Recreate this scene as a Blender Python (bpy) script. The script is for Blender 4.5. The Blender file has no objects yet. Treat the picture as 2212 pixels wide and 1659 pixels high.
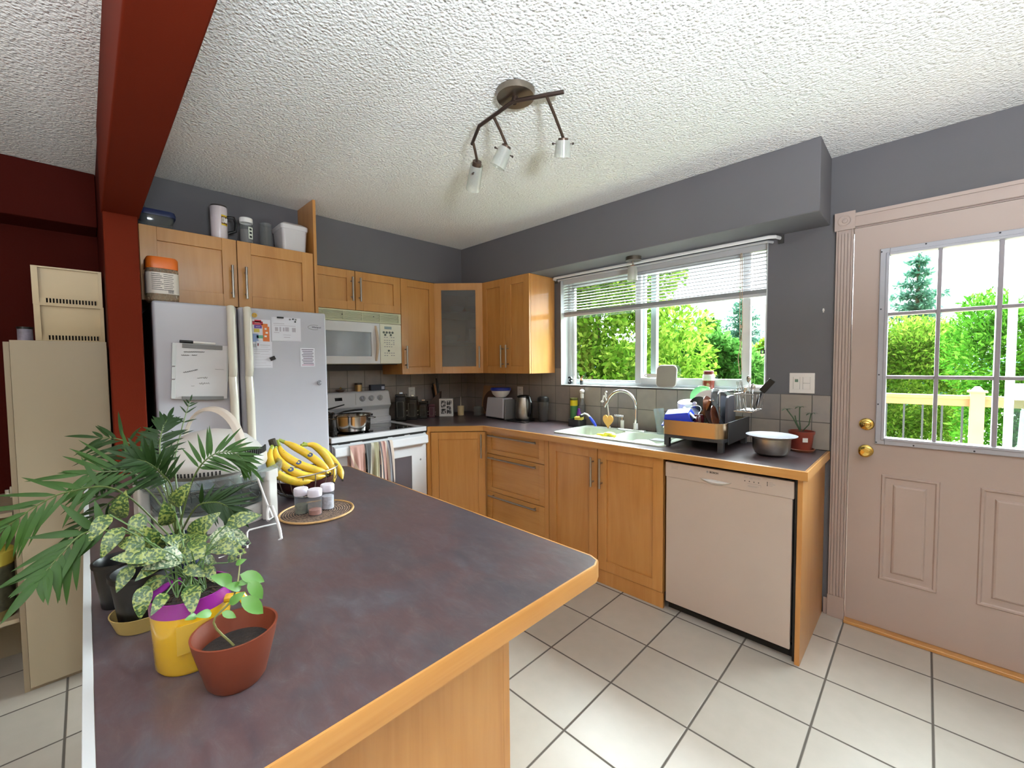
import bpy, math, random
import numpy as np
from mathutils import Vector, Matrix
from mathutils.geometry import tessellate_polygon
random.seed(7)
rng = np.random.default_rng(7)
SC = bpy.context.scene
COL = SC.collection
PI = math.pi

# ---------------- camera, world, lights, exposure ----------------
CAMLOC = Vector((3.4724, -2.8468, 1.3987))
YAW, PITCH, ROLL, FPX = .7778, -.0446, -.0096, 907.25
fw = Vector((-math.sin(YAW)*math.cos(PITCH), math.cos(YAW)*math.cos(PITCH), math.sin(PITCH)))
r0 = Vector((math.cos(YAW), math.sin(YAW), 0)); u0 = r0.cross(fw)
rr = math.cos(ROLL)*r0 + math.sin(ROLL)*u0
uu = -math.sin(ROLL)*r0 + math.cos(ROLL)*u0
cd = bpy.data.cameras.new('camera'); cam = bpy.data.objects.new('camera', cd); COL.objects.link(cam)
cam.matrix_world = Matrix(((rr.x, uu.x, -fw.x, CAMLOC.x), (rr.y, uu.y, -fw.y, CAMLOC.y), (rr.z, uu.z, -fw.z, CAMLOC.z), (0, 0, 0, 1)))
cd.sensor_fit = 'HORIZONTAL'; cd.sensor_width = 36.0; cd.lens = FPX*36.0/2212
cd.shift_x = (1106-1105.74)/2212; cd.shift_y = (828.27-829.5)/2212
cd.clip_start = .02; cd.clip_end = 400
SC.camera = cam
SC.view_settings.view_transform = 'Standard'; SC.view_settings.look = 'None'
SC.view_settings.gamma = 1; SC.view_settings.use_curve_mapping = False
SC.view_settings.exposure = 0.08

W = bpy.data.worlds.new('overcast_sky'); SC.world = W; W.use_nodes = True
wn = W.node_tree; wn.nodes.clear()
wo = wn.nodes.new('ShaderNodeOutputWorld'); wb = wn.nodes.new('ShaderNodeBackground')
tc = wn.nodes.new('ShaderNodeTexCoord'); sx = wn.nodes.new('ShaderNodeSeparateXYZ'); rp = wn.nodes.new('ShaderNodeValToRGB')
wn.links.new(tc.outputs['Generated'], sx.inputs[0]); wn.links.new(sx.outputs['Z'], rp.inputs[0])
rp.color_ramp.elements[0].position = 0.0; rp.color_ramp.elements[0].color = (.90, .95, 1.0, 1)
rp.color_ramp.elements[1].position = .6; rp.color_ramp.elements[1].color = (.90, .95, 1.0, 1)
wn.links.new(rp.outputs[0], wb.inputs[0]); wn.links.new(wb.outputs[0], wo.inputs[0])
wb.inputs[1].default_value = 2.6

def area(name, loc, look, sx_, sy_, e, col=(1, 1, 1), portal=False):
    l = bpy.data.lights.new(name, 'AREA'); l.shape = 'RECTANGLE'; l.size = sx_; l.size_y = sy_; l.energy = e; l.color = col
    o = bpy.data.objects.new(name, l); COL.objects.link(o); o.location = loc
    o.rotation_euler = Vector(look).to_track_quat('-Z', 'Y').to_euler()
    if portal: l.cycles.is_portal = True
    return o
area('portal_window', (2.03, .16, 1.66), (0, -1, 0), 1.55, .92, 1, portal=True)
area('portal_door', (3.6, .10, 1.47), (0, -1, 0), .60, .96, 1, portal=True)
#area('portal_patio', (3.5, -6.58, 1.3), (0, 1, 0), 1.0, 1.2, 1, portal=True)
area('added_ceiling_uplight', (4.35, -2.75, 1.56), (0, 0, 1), .40, .40, 262, (.82, .92, 1.0))  # fill light added out of view to brighten the kitchen ceiling
area('added_rear_uplight', (3.4, -4.4, 1.2), (0, 0, 1), .45, .45, 60, (.92, .96, 1.0))  # second added fill, unseen in the room behind, without a fixture
sl = bpy.data.lights.new('bright_overcast_sun', 'SUN'); sl.energy = 105; sl.angle = math.radians(88); sl.color = (.93, .97, 1.0)
so = bpy.data.objects.new('bright_overcast_sun', sl); COL.objects.link(so); so.rotation_euler = Vector((.04, -.72, -.69)).to_track_quat('-Z', 'Y').to_euler()
def lamp(name, loc, e, col, rad=.12):
    l = bpy.data.lights.new(name, 'POINT'); l.energy = e; l.color = col; l.shadow_soft_size = rad
    o = bpy.data.objects.new(name, l); COL.objects.link(o); o.location = loc; return o
lamp('added_warm_fill', (1.9, -4.6, 1.9), 6, (1, .72, .45), .15)  # warm fill added out of view on the left, without a fixture
try:
    c = SC.cycles
    c.use_denoising = True; c.max_bounces = 10; c.diffuse_bounces = 7; c.glossy_bounces = 4
    c.transmission_bounces = 8; c.transparent_max_bounces = 16; c.caustics_reflective = False; c.caustics_refractive = False
    c.sample_clamp_indirect = 6; c.use_adaptive_sampling = True; c.adaptive_threshold = .01
except Exception: pass

# ---------------- helpers ----------------
def lin(c):
    if isinstance(c, str): c = tuple(int(c[i:i+2], 16) for i in (0, 2, 4))
    return tuple((v/255/12.92 if v/255 <= .04045 else ((v/255+.055)/1.055)**2.4) for v in c[:3]) + (1,)
def newmat(name):
    m = bpy.data.materials.new(name); m.use_nodes = True; nt = m.node_tree
    return m, nt, nt.nodes['Principled BSDF'], nt.nodes['Material Output']
def N(nt, t, **k):
    n = nt.nodes.new(t)
    for a, b in k.items():
        if a in n.inputs: n.inputs[a].default_value = b
        else: setattr(n, a, b)
    return n
def mixc(nt, fac, a, b, mode='MIX'):
    m = nt.nodes.new('ShaderNodeMix'); m.data_type = 'RGBA'; m.blend_type = mode
    if hasattr(fac, 'links') : nt.links.new(fac, m.inputs[0])
    else: m.inputs[0].default_value = fac
    for s, v in ((6, a), (7, b)):
        if isinstance(v, tuple): m.inputs[s].default_value = v
        else: nt.links.new(v, m.inputs[s])
    return m.outputs[2]
def ramp(nt, fac, stops):
    r = nt.nodes.new('ShaderNodeValToRGB'); e = r.color_ramp.elements
    while len(e) < len(stops): e.new(.5)
    for i, (p, c) in enumerate(stops): e[i].position = p; e[i].color = c if isinstance(c, tuple) and len(c) == 4 else lin(c)
    nt.links.new(fac, r.inputs[0]); return r.outputs[0]
def objco(nt, sc=(1, 1, 1), rot=(0, 0, 0)):
    t = nt.nodes.new('ShaderNodeTexCoord'); m = nt.nodes.new('ShaderNodeMapping')
    m.inputs['Scale'].default_value = sc; m.inputs['Rotation'].default_value = rot
    nt.links.new(t.outputs['Object'], m.inputs[0]); return m.outputs[0]
def bump(nt, b, h, strength=.2, dist=.01):
    n = nt.nodes.new('ShaderNodeBump'); n.inputs['Strength'].default_value = strength; n.inputs['Distance'].default_value = dist
    nt.links.new(h, n.inputs['Height']); nt.links.new(n.outputs[0], b.inputs['Normal'])
def mat(name, col, rough=.5, metal=0., var=.06, scale=6., bmp=0., bsc=150., coat=0., spec=.5, sub=0., sheen=0.):
    m, nt, b, o = newmat(name); c = lin(col)
    co = objco(nt); n = N(nt, 'ShaderNodeTexNoise', Scale=scale, Detail=3.0); nt.links.new(co, n.inputs['Vector'])
    lo = tuple(max(0, v*(1-var)) for v in c[:3])+(1,); hi = tuple(min(1, v*(1+var)) for v in c[:3])+(1,)
    nt.links.new(ramp(nt, n.outputs[0], [(.3, lo), (.7, hi)]), b.inputs['Base Color'])
    b.inputs['Roughness'].default_value = rough; b.inputs['Metallic'].default_value = metal
    b.inputs['Coat Weight'].default_value = coat; b.inputs['Coat Roughness'].default_value = .08
    b.inputs['Specular IOR Level'].default_value = spec; b.inputs['Sheen Weight'].default_value = sheen
    if bmp:
        n2 = N(nt, 'ShaderNodeTexNoise', Scale=bsc, Detail=2.0); nt.links.new(co, n2.inputs['Vector']); bump(nt, b, n2.outputs[0], bmp, .004)
    return m
def glassmat(name, tint='F4FAF8', rough=.02, refl=.09, body=0.0, bodycol='FFFFFF'):
    """thin clear wall: see-through with a fresnel sheen"""
    m, nt, b, o = newmat(name); nt.nodes.remove(b)
    tr = N(nt, 'ShaderNodeBsdfTransparent'); tr.inputs[0].default_value = lin(tint)
    gl = N(nt, 'ShaderNodeBsdfGlossy', Roughness=rough)
    fr = N(nt, 'ShaderNodeLayerWeight', Blend=.5)
    pw_ = N(nt, 'ShaderNodeMath', operation='POWER'); pw_.inputs[1].default_value = 4.; nt.links.new(fr.outputs['Facing'], pw_.inputs[0])
    mth = N(nt, 'ShaderNodeMath', operation='MULTIPLY_ADD'); mth.use_clamp = True; mth.inputs[1].default_value = .45; mth.inputs[2].default_value = min(.10, refl*.35); nt.links.new(pw_.outputs[0], mth.inputs[0])
    mx = N(nt, 'ShaderNodeMixShader'); nt.links.new(mth.outputs[0], mx.inputs[0]); nt.links.new(tr.outputs[0], mx.inputs[1]); nt.links.new(gl.outputs[0], mx.inputs[2])
    out = mx.outputs[0]
    if body:
        df = N(nt, 'ShaderNodeBsdfDiffuse'); n = N(nt, 'ShaderNodeTexNoise', Scale=20.0)
        c = lin(bodycol); nt.links.new(ramp(nt, n.outputs[0], [(.3, tuple(v*.93 for v in c[:3])+(1,)), (.7, c)]), df.inputs[0])
        m2 = N(nt, 'ShaderNodeMixShader'); m2.inputs[0].default_value = body; nt.links.new(out, m2.inputs[1]); nt.links.new(df.outputs[0], m2.inputs[2]); out = m2.outputs[0]
    nt.links.new(out, o.inputs[0]); return m

class MB:
    def __init__(s, M=None): s.v = []; s.f = []; s.i = []; s.k = 0; s.M = M or Matrix()
    def add(s, vs, fs):
        n = len(s.v); M = s.M
        s.v += [tuple(M @ Vector(p)) for p in vs]
        flip = M.determinant() < 0
        for f in fs: s.f.append(tuple(n+i for i in (reversed(f) if flip else f))); s.i.append(s.k)
        return s
    def box(s, x0, y0, z0, x1, y1, z1):
        x0, x1 = sorted((x0, x1)); y0, y1 = sorted((y0, y1)); z0, z1 = sorted((z0, z1))
        return s.add([(x0, y0, z0), (x1, y0, z0), (x1, y1, z0), (x0, y1, z0), (x0, y0, z1), (x1, y0, z1), (x1, y1, z1), (x0, y1, z1)],
                     [(0, 3, 2, 1), (4, 5, 6, 7), (0, 1, 5, 4), (1, 2, 6, 5), (2, 3, 7, 6), (3, 0, 4, 7)])
    def taper(s, x0, y0, x1, y1, z0, z1, dx0=0, dx1=0, dy0=0, dy1=0):
        """box whose top is inset by the given amounts"""
        return s.add([(x0, y0, z0), (x1, y0, z0), (x1, y1, z0), (x0, y1, z0), (x0+dx0, y0+dy0, z1), (x1-dx1, y0+dy0, z1), (x1-dx1, y1-dy1, z1), (x0+dx0, y1-dy1, z1)],
                     [(0, 3, 2, 1), (4, 5, 6, 7), (0, 1, 5, 4), (1, 2, 6, 5), (2, 3, 7, 6), (3, 0, 4, 7)])
    def loft(s, rings, closed=True, cap0=True, cap1=True):
        n = len(rings[0]); vs = [p for r in rings for p in r]; fs = []
        for j in range(len(rings)-1):
            for i in range(n if closed else n-1):
                a = j*n+i; b = j*n+(i+1) % n; fs.append((a, b, b+n, a+n))
        if cap0: fs.append(tuple(range(n-1, -1, -1)))
        if cap1: fs.append(tuple((len(rings)-1)*n+i for i in range(n)))
        return s.add(vs, fs)
    def lathe(s, prof, c=(0, 0, 0), seg=28, axis=None, sx=1, sy=1, cap0=False, cap1=False):
        Q = Matrix()
        if axis is not None: Q = Vector(axis).to_track_quat('Z', 'Y').to_matrix().to_4x4()
        rings = []
        for (r, z) in prof:
            r = max(r, 1e-5)
            rings.append([tuple(Vector(c)+(Q @ Vector((r*sx*math.cos(2*PI*i/seg), r*sy*math.sin(2*PI*i/seg), z)))) for i in range(seg)])
        return s.loft(rings, True, cap0, cap1)
    def cyl(s, p0, p1, r, r1=None, seg=20):
        p0 = Vector(p0); p1 = Vector(p1); L = (p1-p0).length
        return s.lathe([(r, 0), (r if r1 is None else r1, L)], tuple(p0), seg, tuple(p1-p0), cap0=True, cap1=True)
    def sphere(s, c, r, seg=16, rings=10, sx=1, sy=1, sz=1):
        return s.lathe([(r*math.sin(PI*j/rings), -r*sz*math.cos(PI*j/rings)) for j in range(rings+1)], c, seg, None, sx, sy)
    def tube(s, pts, r, seg=8, closed=False, flat=1.0):
        pts = [Vector(p) for p in pts]; n = len(pts); up = Vector((0, 0, 1)); rings = []; prev = None
        for i, p in enumerate(pts):
            if closed: t = (pts[(i+1) % n]-pts[i-1])
            else: t = pts[min(i+1, n-1)]-pts[max(i-1, 0)]
            t.normalize()
            if prev is None:
                a = up if abs(t.z) < .95 else Vector((1, 0, 0)); nrm = (a - a.dot(t)*t).normalized()
            else:
                nrm = prev - prev.dot(t)*t
                nrm = nrm.normalized() if nrm.length > 1e-6 else Vector((1, 0, 0))
            prev = nrm; bn = t.cross(nrm); rad = r[i] if isinstance(r, (list, tuple)) else r
            rings.append([tuple(p+rad*(math.cos(2*PI*k/seg)*nrm*flat+math.sin(2*PI*k/seg)*bn)) for k in range(seg)])
        if closed: rings.append(rings[0])
        return s.loft(rings, True, not closed, not closed)
    def prism(s, poly, z0, z1, holes=(), plane='xy'):
        """polygon (with holes) extruded; plane 'xy' along z, 'xz' along y, 'yz' along x"""
        loops = [list(poly)]+[list(h) for h in holes]; allp = [p for l in loops for p in l]
        tris = tessellate_polygon([[Vector((p[0], p[1], 0)) for p in l] for l in loops])
        def P(p, h): return (p[0], p[1], h) if plane == 'xy' else ((p[0], h, p[1]) if plane == 'xz' else (h, p[0], p[1]))
        n = len(allp); vs = [P(p, z0) for p in allp]+[P(p, z1) for p in allp]; fs = []
        for t in tris:
            a, b, c = [allp[i] for i in t]
            ccw = (b[0]-a[0])*(c[1]-a[1])-(b[1]-a[1])*(c[0]-a[0]) > 0
            if not ccw: t = tuple(reversed(t))
            fs.append(tuple(i+n for i in t)); fs.append(tuple(reversed(t)))
        o = 0
        for l in loops:
            m = len(l); A = sum(l[i][0]*l[(i+1) % m][1]-l[(i+1) % m][0]*l[i][1] for i in range(m)); hole = l is not loops[0]
            fwd = (A > 0) != hole
            for i in range(m):
                a = o+i; b = o+(i+1) % m
                fs.append((a, b, b+n, a+n) if fwd else (b, a, a+n, b+n))
            o += m
        if plane == 'xz': fs = [tuple(reversed(f)) for f in fs]
        return s.add(vs, fs)
    def build(s, name, mats, parent=None, bevel=0, smooth=35, seg=2, solid=0, sub=0):
        if not isinstance(mats, (list, tuple)): mats = [mats]
        v = s.v
        if parent is None:
            a = np.array(v); o = Vector(((a[:, 0].min()+a[:, 0].max())/2, (a[:, 1].min()+a[:, 1].max())/2, a[:, 2].min()))
        else: o = ORG[parent.name]
        me = bpy.data.meshes.new(name)
        me.from_pydata([(p[0]-o.x, p[1]-o.y, p[2]-o.z) for p in v], [], s.f)
        me.polygons.foreach_set('material_index', s.i)
        for m in mats: me.materials.append(m)
        if smooth:
            me.polygons.foreach_set('use_smooth', [True]*len(s.f)); me.set_sharp_from_angle(angle=math.radians(smooth))
        me.update(); ob = bpy.data.objects.new(name, me); COL.objects.link(ob)
        if parent is None: ob.location = o
        else: ob.parent = parent
        ORG[ob.name] = o
        if solid: md = ob.modifiers.new('s', 'SOLIDIFY'); md.thickness = solid; md.offset = 0
        if bevel:
            md = ob.modifiers.new('b', 'BEVEL'); md.width = bevel; md.segments = seg; md.limit_method = 'ANGLE'; md.angle_limit = .6; md.harden_normals = True
        if sub: md = ob.modifiers.new('u', 'SUBSURF'); md.levels = sub; md.render_levels = sub
        return ob
ORG = {}
def tag(o, label, cat=None, group=None, kind=None):
    if label: o['label'] = label
    if cat: o['category'] = cat
    if group: o['group'] = group
    if kind: o['kind'] = kind
    return o
def thing(name, loc, label, cat, group=None):
    o = bpy.data.objects.new(name, None); COL.objects.link(o); o.location = loc; o.empty_display_size = .05
    ORG[o.name] = Vector(loc); return tag(o, label, cat, group)
def struct(o, label=None): o['kind'] = 'structure'; return tag(o, label)
def frame(L, R, z=0.):
    """local frame on a vertical face seen from the front: x to the viewer's right, y into the face, z up"""
    L = Vector((L[0], L[1])); R = Vector((R[0], R[1])); r = (R-L); w = r.length; r = r/w; out = Vector((r.y, -r.x))
    return Matrix(((r.x, -out.x, 0, L.x), (r.y, -out.y, 0, L.y), (0, 0, 1, z), (0, 0, 0, 1))), w
def T(x, y, z, rz=0, rx=0, ry=0):
    return Matrix.Translation((x, y, z)) @ Matrix.Rotation(rz, 4, 'Z') @ Matrix.Rotation(ry, 4, 'Y') @ Matrix.Rotation(rx, 4, 'X')
def text(parent, name, s, M, size, m, depth=.0006, shear=0, bold=0):
    """lettering as a thin mesh; local x along the line, y up, z out"""
    cu = bpy.data.curves.new('t', 'FONT'); cu.body = s; cu.size = size; cu.extrude = depth; cu.align_x = 'CENTER'; cu.align_y = 'CENTER'; cu.shear = shear; cu.offset = bold
    cu.resolution_u = 3
    to = bpy.data.objects.new('t', cu); me = bpy.data.meshes.new_from_object(to)
    b = MB(M); b.add([tuple(v.co) for v in me.vertices], [tuple(p.vertices) for p in me.polygons])
    bpy.data.objects.remove(to); bpy.data.meshes.remove(me)
    return b.build(name, m, parent, smooth=0)
def textM(M, x, z, y=-.001):
    """from a face frame to a lettering frame standing on it"""
    return M @ Matrix(((1, 0, 0, x), (0, 0, -1, y), (0, 1, 0, z), (0, 0, 0, 1)))

# ---------------- materials ----------------
def wood(name, c1, c2, c3, vertical=True, rough=.34, coat=.35):
    m, nt, b, o = newmat(name)
    co = objco(nt, (9, 9, .9) if vertical else (.9, .9, 14))
    n1 = N(nt, 'ShaderNodeTexNoise', Scale=1.3, Detail=5.0, Distortion=1.6); nt.links.new(co, n1.inputs['Vector'])
    co2 = objco(nt, (60, 60, 2.2) if vertical else (2, 2, 70)); n2 = N(nt, 'ShaderNodeTexNoise', Scale=2.0, Detail=4.0); nt.links.new(co2, n2.inputs['Vector'])
    co3 = objco(nt, (3, 3, 2)); n3 = N(nt, 'ShaderNodeTexNoise', Scale=1.1, Detail=2.0); nt.links.new(co3, n3.inputs['Vector'])
    c = ramp(nt, n1.outputs[0], [(.3, c1), (.5, c2), (.72, c3)])
    c = mixc(nt, .22, c, ramp(nt, n2.outputs[0], [(.35, c1), (.65, c3)]))
    c = mixc(nt, .3, c, ramp(nt, n3.outputs[0], [(.35, c1), (.65, c3)]))
    nt.links.new(c, b.inputs['Base Color']); b.inputs['Roughness'].default_value = rough
    b.inputs['Coat Weight'].default_value = coat; b.inputs['Coat Roughness'].default_value = .12
    bump(nt, b, n2.outputs[0], .05, .002); return m
M_ = {}
M_['wood'] = wood('maple_veneer', 'A87036', 'B27C40', 'BE8A4E')
M_['woodh'] = wood('maple_edge', 'A87238', 'B48044', 'C08E50', False)
M_['woodin'] = wood('pale_board', 'B48C58', 'C09A66', 'CCA876', True, .6, 0)
def laminate():
    m, nt, b, o = newmat('slate_laminate')
    co = objco(nt, (1, 1, 1)); 
    n1 = N(nt, 'ShaderNodeTexNoise', Scale=3.4, Detail=8.0, Distortion=.3, Roughness=.65); nt.links.new(co, n1.inputs['Vector'])
    co2 = objco(nt, (5, 14, 5)); n2 = N(nt, 'ShaderNodeTexNoise', Scale=2.2, Detail=9.0, Distortion=.5, Roughness=.7); nt.links.new(co2, n2.inputs['Vector'])
    co3 = objco(nt, (1.6, 3.4, 1), (0, 0, .5)); n3 = N(nt, 'ShaderNodeTexNoise', Scale=12., Detail=10.0, Distortion=.7, Roughness=.72); nt.links.new(co3, n3.inputs['Vector'])
    c = ramp(nt, n1.outputs[0], [(.30, '383A42'), (.44, '4C454A'), (.54, '5C403F'), (.64, '534A50'), (.74, '65656D')])
    c = mixc(nt, .45, c, ramp(nt, n2.outputs[0], [(.32, '32343D'), (.5, '533F40'), (.68, '595A63')]))
    c = mixc(nt, .42, c, ramp(nt, n3.outputs[0], [(.32, '1A1B21'), (.48, '2F2C30'), (.60, '403D3F'), (.72, '585D5F')]))
    nt.links.new(c, b.inputs['Base Color']); b.inputs['Roughness'].default_value = .34; b.inputs['Specular IOR Level'].default_value = .5
    bump(nt, b, n3.outputs[0], .05, .001); return m
M_['lam'] = laminate()
M_['gray'] = mat('grey_wall_paint', '636164', .7, spec=.15, var=.04, scale=2, bmp=.08, bsc=220)
M_['red'] = mat('dark_red_wall_paint', '42100A', .75, spec=.08, var=.05, scale=2, bmp=.08, bsc=220)
M_['rust'] = mat('rust_red_paint', '5E1D0C', .75, spec=.08, var=.05, scale=2, bmp=.08, bsc=220)
M_['cream'] = mat('cream_wall_paint', 'CDBB9C', .6, var=.03, scale=2)
def popcorn():
    m, nt, b, o = newmat('popcorn_ceiling'); co = objco(nt)
    n = N(nt, 'ShaderNodeTexNoise', Scale=75.0, Detail=3.0, Roughness=.6); nt.links.new(co, n.inputs['Vector'])
    v = N(nt, 'ShaderNodeTexVoronoi', Scale=95.0); nt.links.new(co, v.inputs['Vector'])
    a = N(nt, 'ShaderNodeMath', operation='SUBTRACT'); nt.links.new(n.outputs[0], a.inputs[0]); 
    s = N(nt, 'ShaderNodeMath', operation='MULTIPLY'); s.inputs[1].default_value = .6; nt.links.new(v.outputs['Distance'], s.inputs[0]); nt.links.new(s.outputs[0], a.inputs[1])
    nt.links.new(ramp(nt, n.outputs[0], [(.3, 'E4E2DE'), (.6, 'F0EFEC')]), b.inputs['Base Color'])
    b.inputs['Roughness'].default_value = .9; bump(nt, b, a.outputs[0], 1.0, .007); return m
M_['ceil'] = popcorn()
def tiles(name, size, off, cols, grout, gw, plane, rough=.45, bmpd=.004):
    """square tiles; plane 'xz', 'yz' or 'xy' in world space"""
    m, nt, b, o = newmat(name)
    g = N(nt, 'ShaderNodeNewGeometry'); sp = N(nt, 'ShaderNodeSeparateXYZ'); nt.links.new(g.outputs['Position'], sp.inputs[0])
    ax = {'xz': ('X', 'Z'), 'yz': ('Y', 'Z'), 'xy': ('X', 'Y')}[plane]; cell = []; edge = []
    for k in (0, 1):
        a = N(nt, 'ShaderNodeMath', operation='SUBTRACT'); a.inputs[1].default_value = off[k]; nt.links.new(sp.outputs[ax[k]], a.inputs[0])
        d = N(nt, 'ShaderNodeMath', operation='DIVIDE'); d.inputs[1].default_value = size; nt.links.new(a.outputs[0], d.inputs[0])
        f = N(nt, 'ShaderNodeMath', operation='FLOOR'); nt.links.new(d.outputs[0], f.inputs[0]); cell.append(f.outputs[0])
        fr = N(nt, 'ShaderNodeMath', operation='FRACT'); nt.links.new(d.outputs[0], fr.inputs[0])
        h = N(nt, 'ShaderNodeMath', operation='PINGPONG'); h.inputs[1].default_value = .5; nt.links.new(fr.outputs[0], h.inputs[0]); edge.append(h.outputs[0])
    mn = N(nt, 'ShaderNodeMath', operation='MINIMUM'); nt.links.new(edge[0], mn.inputs[0]); nt.links.new(edge[1], mn.inputs[1])
    mr = N(nt, 'ShaderNodeMapRange'); mr.inputs['From Min'].default_value = gw/size/2*.7; mr.inputs['From Max'].default_value = gw/size/2*1.5; nt.links.new(mn.outputs[0], mr.inputs[0])
    cb = N(nt, 'ShaderNodeCombineXYZ'); nt.links.new(cell[0], cb.inputs[0]); nt.links.new(cell[1], cb.inputs[1])
    wn_ = N(nt, 'ShaderNodeTexWhiteNoise'); nt.links.new(cb.outputs[0], wn_.inputs[0])
    n = N(nt, 'ShaderNodeTexNoise', Scale=14.0, Detail=6.0); nt.links.new(g.outputs['Position'], n.inputs['Vector'])
    base = ramp(nt, wn_.outputs['Value'], [(i/max(1, len(cols)-1), c) for i, c in enumerate(cols)])
    base = mixc(nt, .35, base, ramp(nt, n.outputs[0], [(.3, cols[0]), (.7, cols[-1])]))
    c = mixc(nt, mr.outputs[0], lin(grout), base); nt.links.new(c, b.inputs['Base Color'])
    ro = N(nt, 'ShaderNodeMapRange'); ro.inputs['To Min'].default_value = .9; ro.inputs['To Max'].default_value = rough; nt.links.new(mr.outputs[0], ro.inputs[0]); nt.links.new(ro.outputs[0], b.inputs['Roughness'])
    add = N(nt, 'ShaderNodeMath', operation='ADD'); sc = N(nt, 'ShaderNodeMath', operation='MULTIPLY'); sc.inputs[1].default_value = .25; nt.links.new(n.outputs[0], sc.inputs[0])
    nt.links.new(sc.outputs[0], add.inputs[0]); nt.links.new(mr.outputs[0], add.inputs[1]); bump(nt, b, add.outputs[0], .5, bmpd); return m
SL = ['746E6C', '8A8280', '92887E', '7C7678', '988A7E']
M_['tile_w'] = tiles('slate_tile_window', .152, (1.05, .91), SL, '5A5652', .004, 'xz')
M_['tile_s'] = tiles('slate_tile_stove', .152, (-1.301, .91), SL, '5A5652', .004, 'yz')
M_['floor'] = tiles('beige_floor_tile', .335, (2.186, -.945), ['A39C92', 'ACA59B', 'B2AAA0'], '4E4842', .007, 'xy', .35)
M_['white'] = mat('white_enamel', 'B4B4BE', .22, var=.015, coat=.3)
M_['white3'] = mat('bright_enamel', 'DADCE2', .2, var=.012, coat=.3)
M_['white2'] = mat('cream_white_plastic', 'DEDDCC', .3, var=.02)
M_['dw'] = mat('off_white_panel', 'B6A89E', .35, var=.02)
M_['paint'] = mat('white_door_paint', 'A8968E', .4, var=.02, scale=3, bmp=.03, bsc=60)
M_['vinyl'] = mat('white_vinyl', 'C6CACC', .35, var=.02)
M_['black'] = mat('black_plastic', '0B0B0D', .35, var=.1)
M_['blackg'] = mat('black_glass', '050506', .06, var=.1, coat=.5)
M_['dark'] = mat('dark_void', '0E0C0B', .8)
M_['gasket'] = mat('dark_gasket', '26221F', .7)
M_['steel'] = mat('brushed_steel', 'A8A49E', .3, 1, var=.06, scale=40)
M_['chrome'] = mat('chrome', 'DCDEE0', .08, 1, var=.02)
M_['nickel'] = mat('satin_nickel', '8E8478', .35, 1, var=.05)
M_['brass'] = mat('polished_brass', 'E8C46E', .16, 1, var=.05)
M_['grayp'] = mat('grey_plastic', '6B6A6A', .5)
M_['grayg'] = mat('grey_oven_glass', '57535A', .12, var=.05, coat=.5)
M_['plastic'] = mat('white_plastic', 'E6E4E2', .4, var=.02)
M_['beigep'] = mat('beige_plastic', 'C4B290', .45, var=.03)
M_['mela'] = mat('cream_melamine', '948670', .45, var=.03, scale=2)
M_['clear'] = glassmat('clear_glass')
M_['pane'] = glassmat('window_pane', 'F6FCFB', .01, .05)
M_['cplast'] = glassmat('clear_plastic', 'E8EAEA', .08, .12, .10, 'D8DCDC')
M_['blue'] = mat('royal_blue_plastic', '1E3FC8', .35)
M_['navy'] = mat('navy_lid_plastic', '1A2650', .4)
M_['ink'] = mat('black_ink', '1B1B20', .6)
M_['inkg'] = mat('grey_ink', '8E8E90', .6)
M_['soil'] = mat('potting_soil', '1E1610', .95, var=.5, scale=60, bmp=1, bsc=90)
# ---------------- the room ----------------
ZC = 2.486
def rect(x0, z0, x1, z1): return [(x0, z0), (x1, z0), (x1, z1), (x0, z1)]
struct(MB().box(-.3, -6.6, -.06, 6.6, .14, 0).build('floor', M_['floor'], smooth=0))
struct(MB().box(-.3, -6.6, ZC, 6.6, .14, ZC+.08).build('ceiling', M_['ceil'], smooth=0))
WX0, WX1, WZ0, WZ1 = 1.264, 2.797, 1.222, 2.112
DX0, DX1, DZ1 = 3.180, 4.032, 2.098
b = MB(); b.prism(rect(-.15, -.06, 6.6, ZC), 0, .14, [rect(WX0, WZ0, WX1, WZ1), rect(DX0, -.05, DX1, DZ1)], 'xz')
struct(b.build('wall_window', M_['gray'], smooth=0))
struct(MB().box(-.15, -2.65, -.06, 0, 0, ZC).build('wall_stove', M_['gray'], smooth=0))
b = MB().box(0, -.3187, 2.1311, 3.0889, 0, ZC); struct(b.build('trim_1', M_['gray'], bevel=.006), 'grey painted bulkhead over the window')
b = MB().box(0, -2.65, 2.1311, .329, -.3187, ZC); struct(b.build('trim_2', M_['gray'], bevel=.004), 'grey painted bulkhead over the stove side')
b = MB().box(-.15, -2.765, -.06, .80, -2.65, ZC); struct(b.build('wall_partition', M_['red'], smooth=0))
b = MB().box(.80, -2.766, 0, .85, -2.648, 2.102); struct(b.build('pillar', M_['rust'], bevel=.006), 'rust red pillar at the end of the partition')
b = MB().box(.80, -2.770, 2.10, 6.5, -2.640, ZC); struct(b.build('beam', M_['rust'], bevel=.006), 'rust red ceiling beam running from the pillar')
b = MB().box(-.3, -6.6, -.06, -.12, -2.765, ZC); struct(b.build('wall_left', M_['red'], smooth=0))
b = MB().box(-.12, -6.6, 2.19, .13, -2.766, ZC); struct(b.build('trim_3', M_['red'], bevel=.006), 'dark red bulkhead along the left wall')
b = MB(); b.prism(rect(-.3, -.06, 6.6, ZC), -6.6, -6.5, [], 'xz'); struct(b.build('wall_rear', M_['cream'], smooth=0))
b = MB(); b.prism([(-6.6, -.06), (.14, -.06), (.14, ZC), (-6.6, ZC)], 6.5, 6.6, [], 'yz'); struct(b.build('wall_right', M_['cream'], smooth=0))

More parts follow.
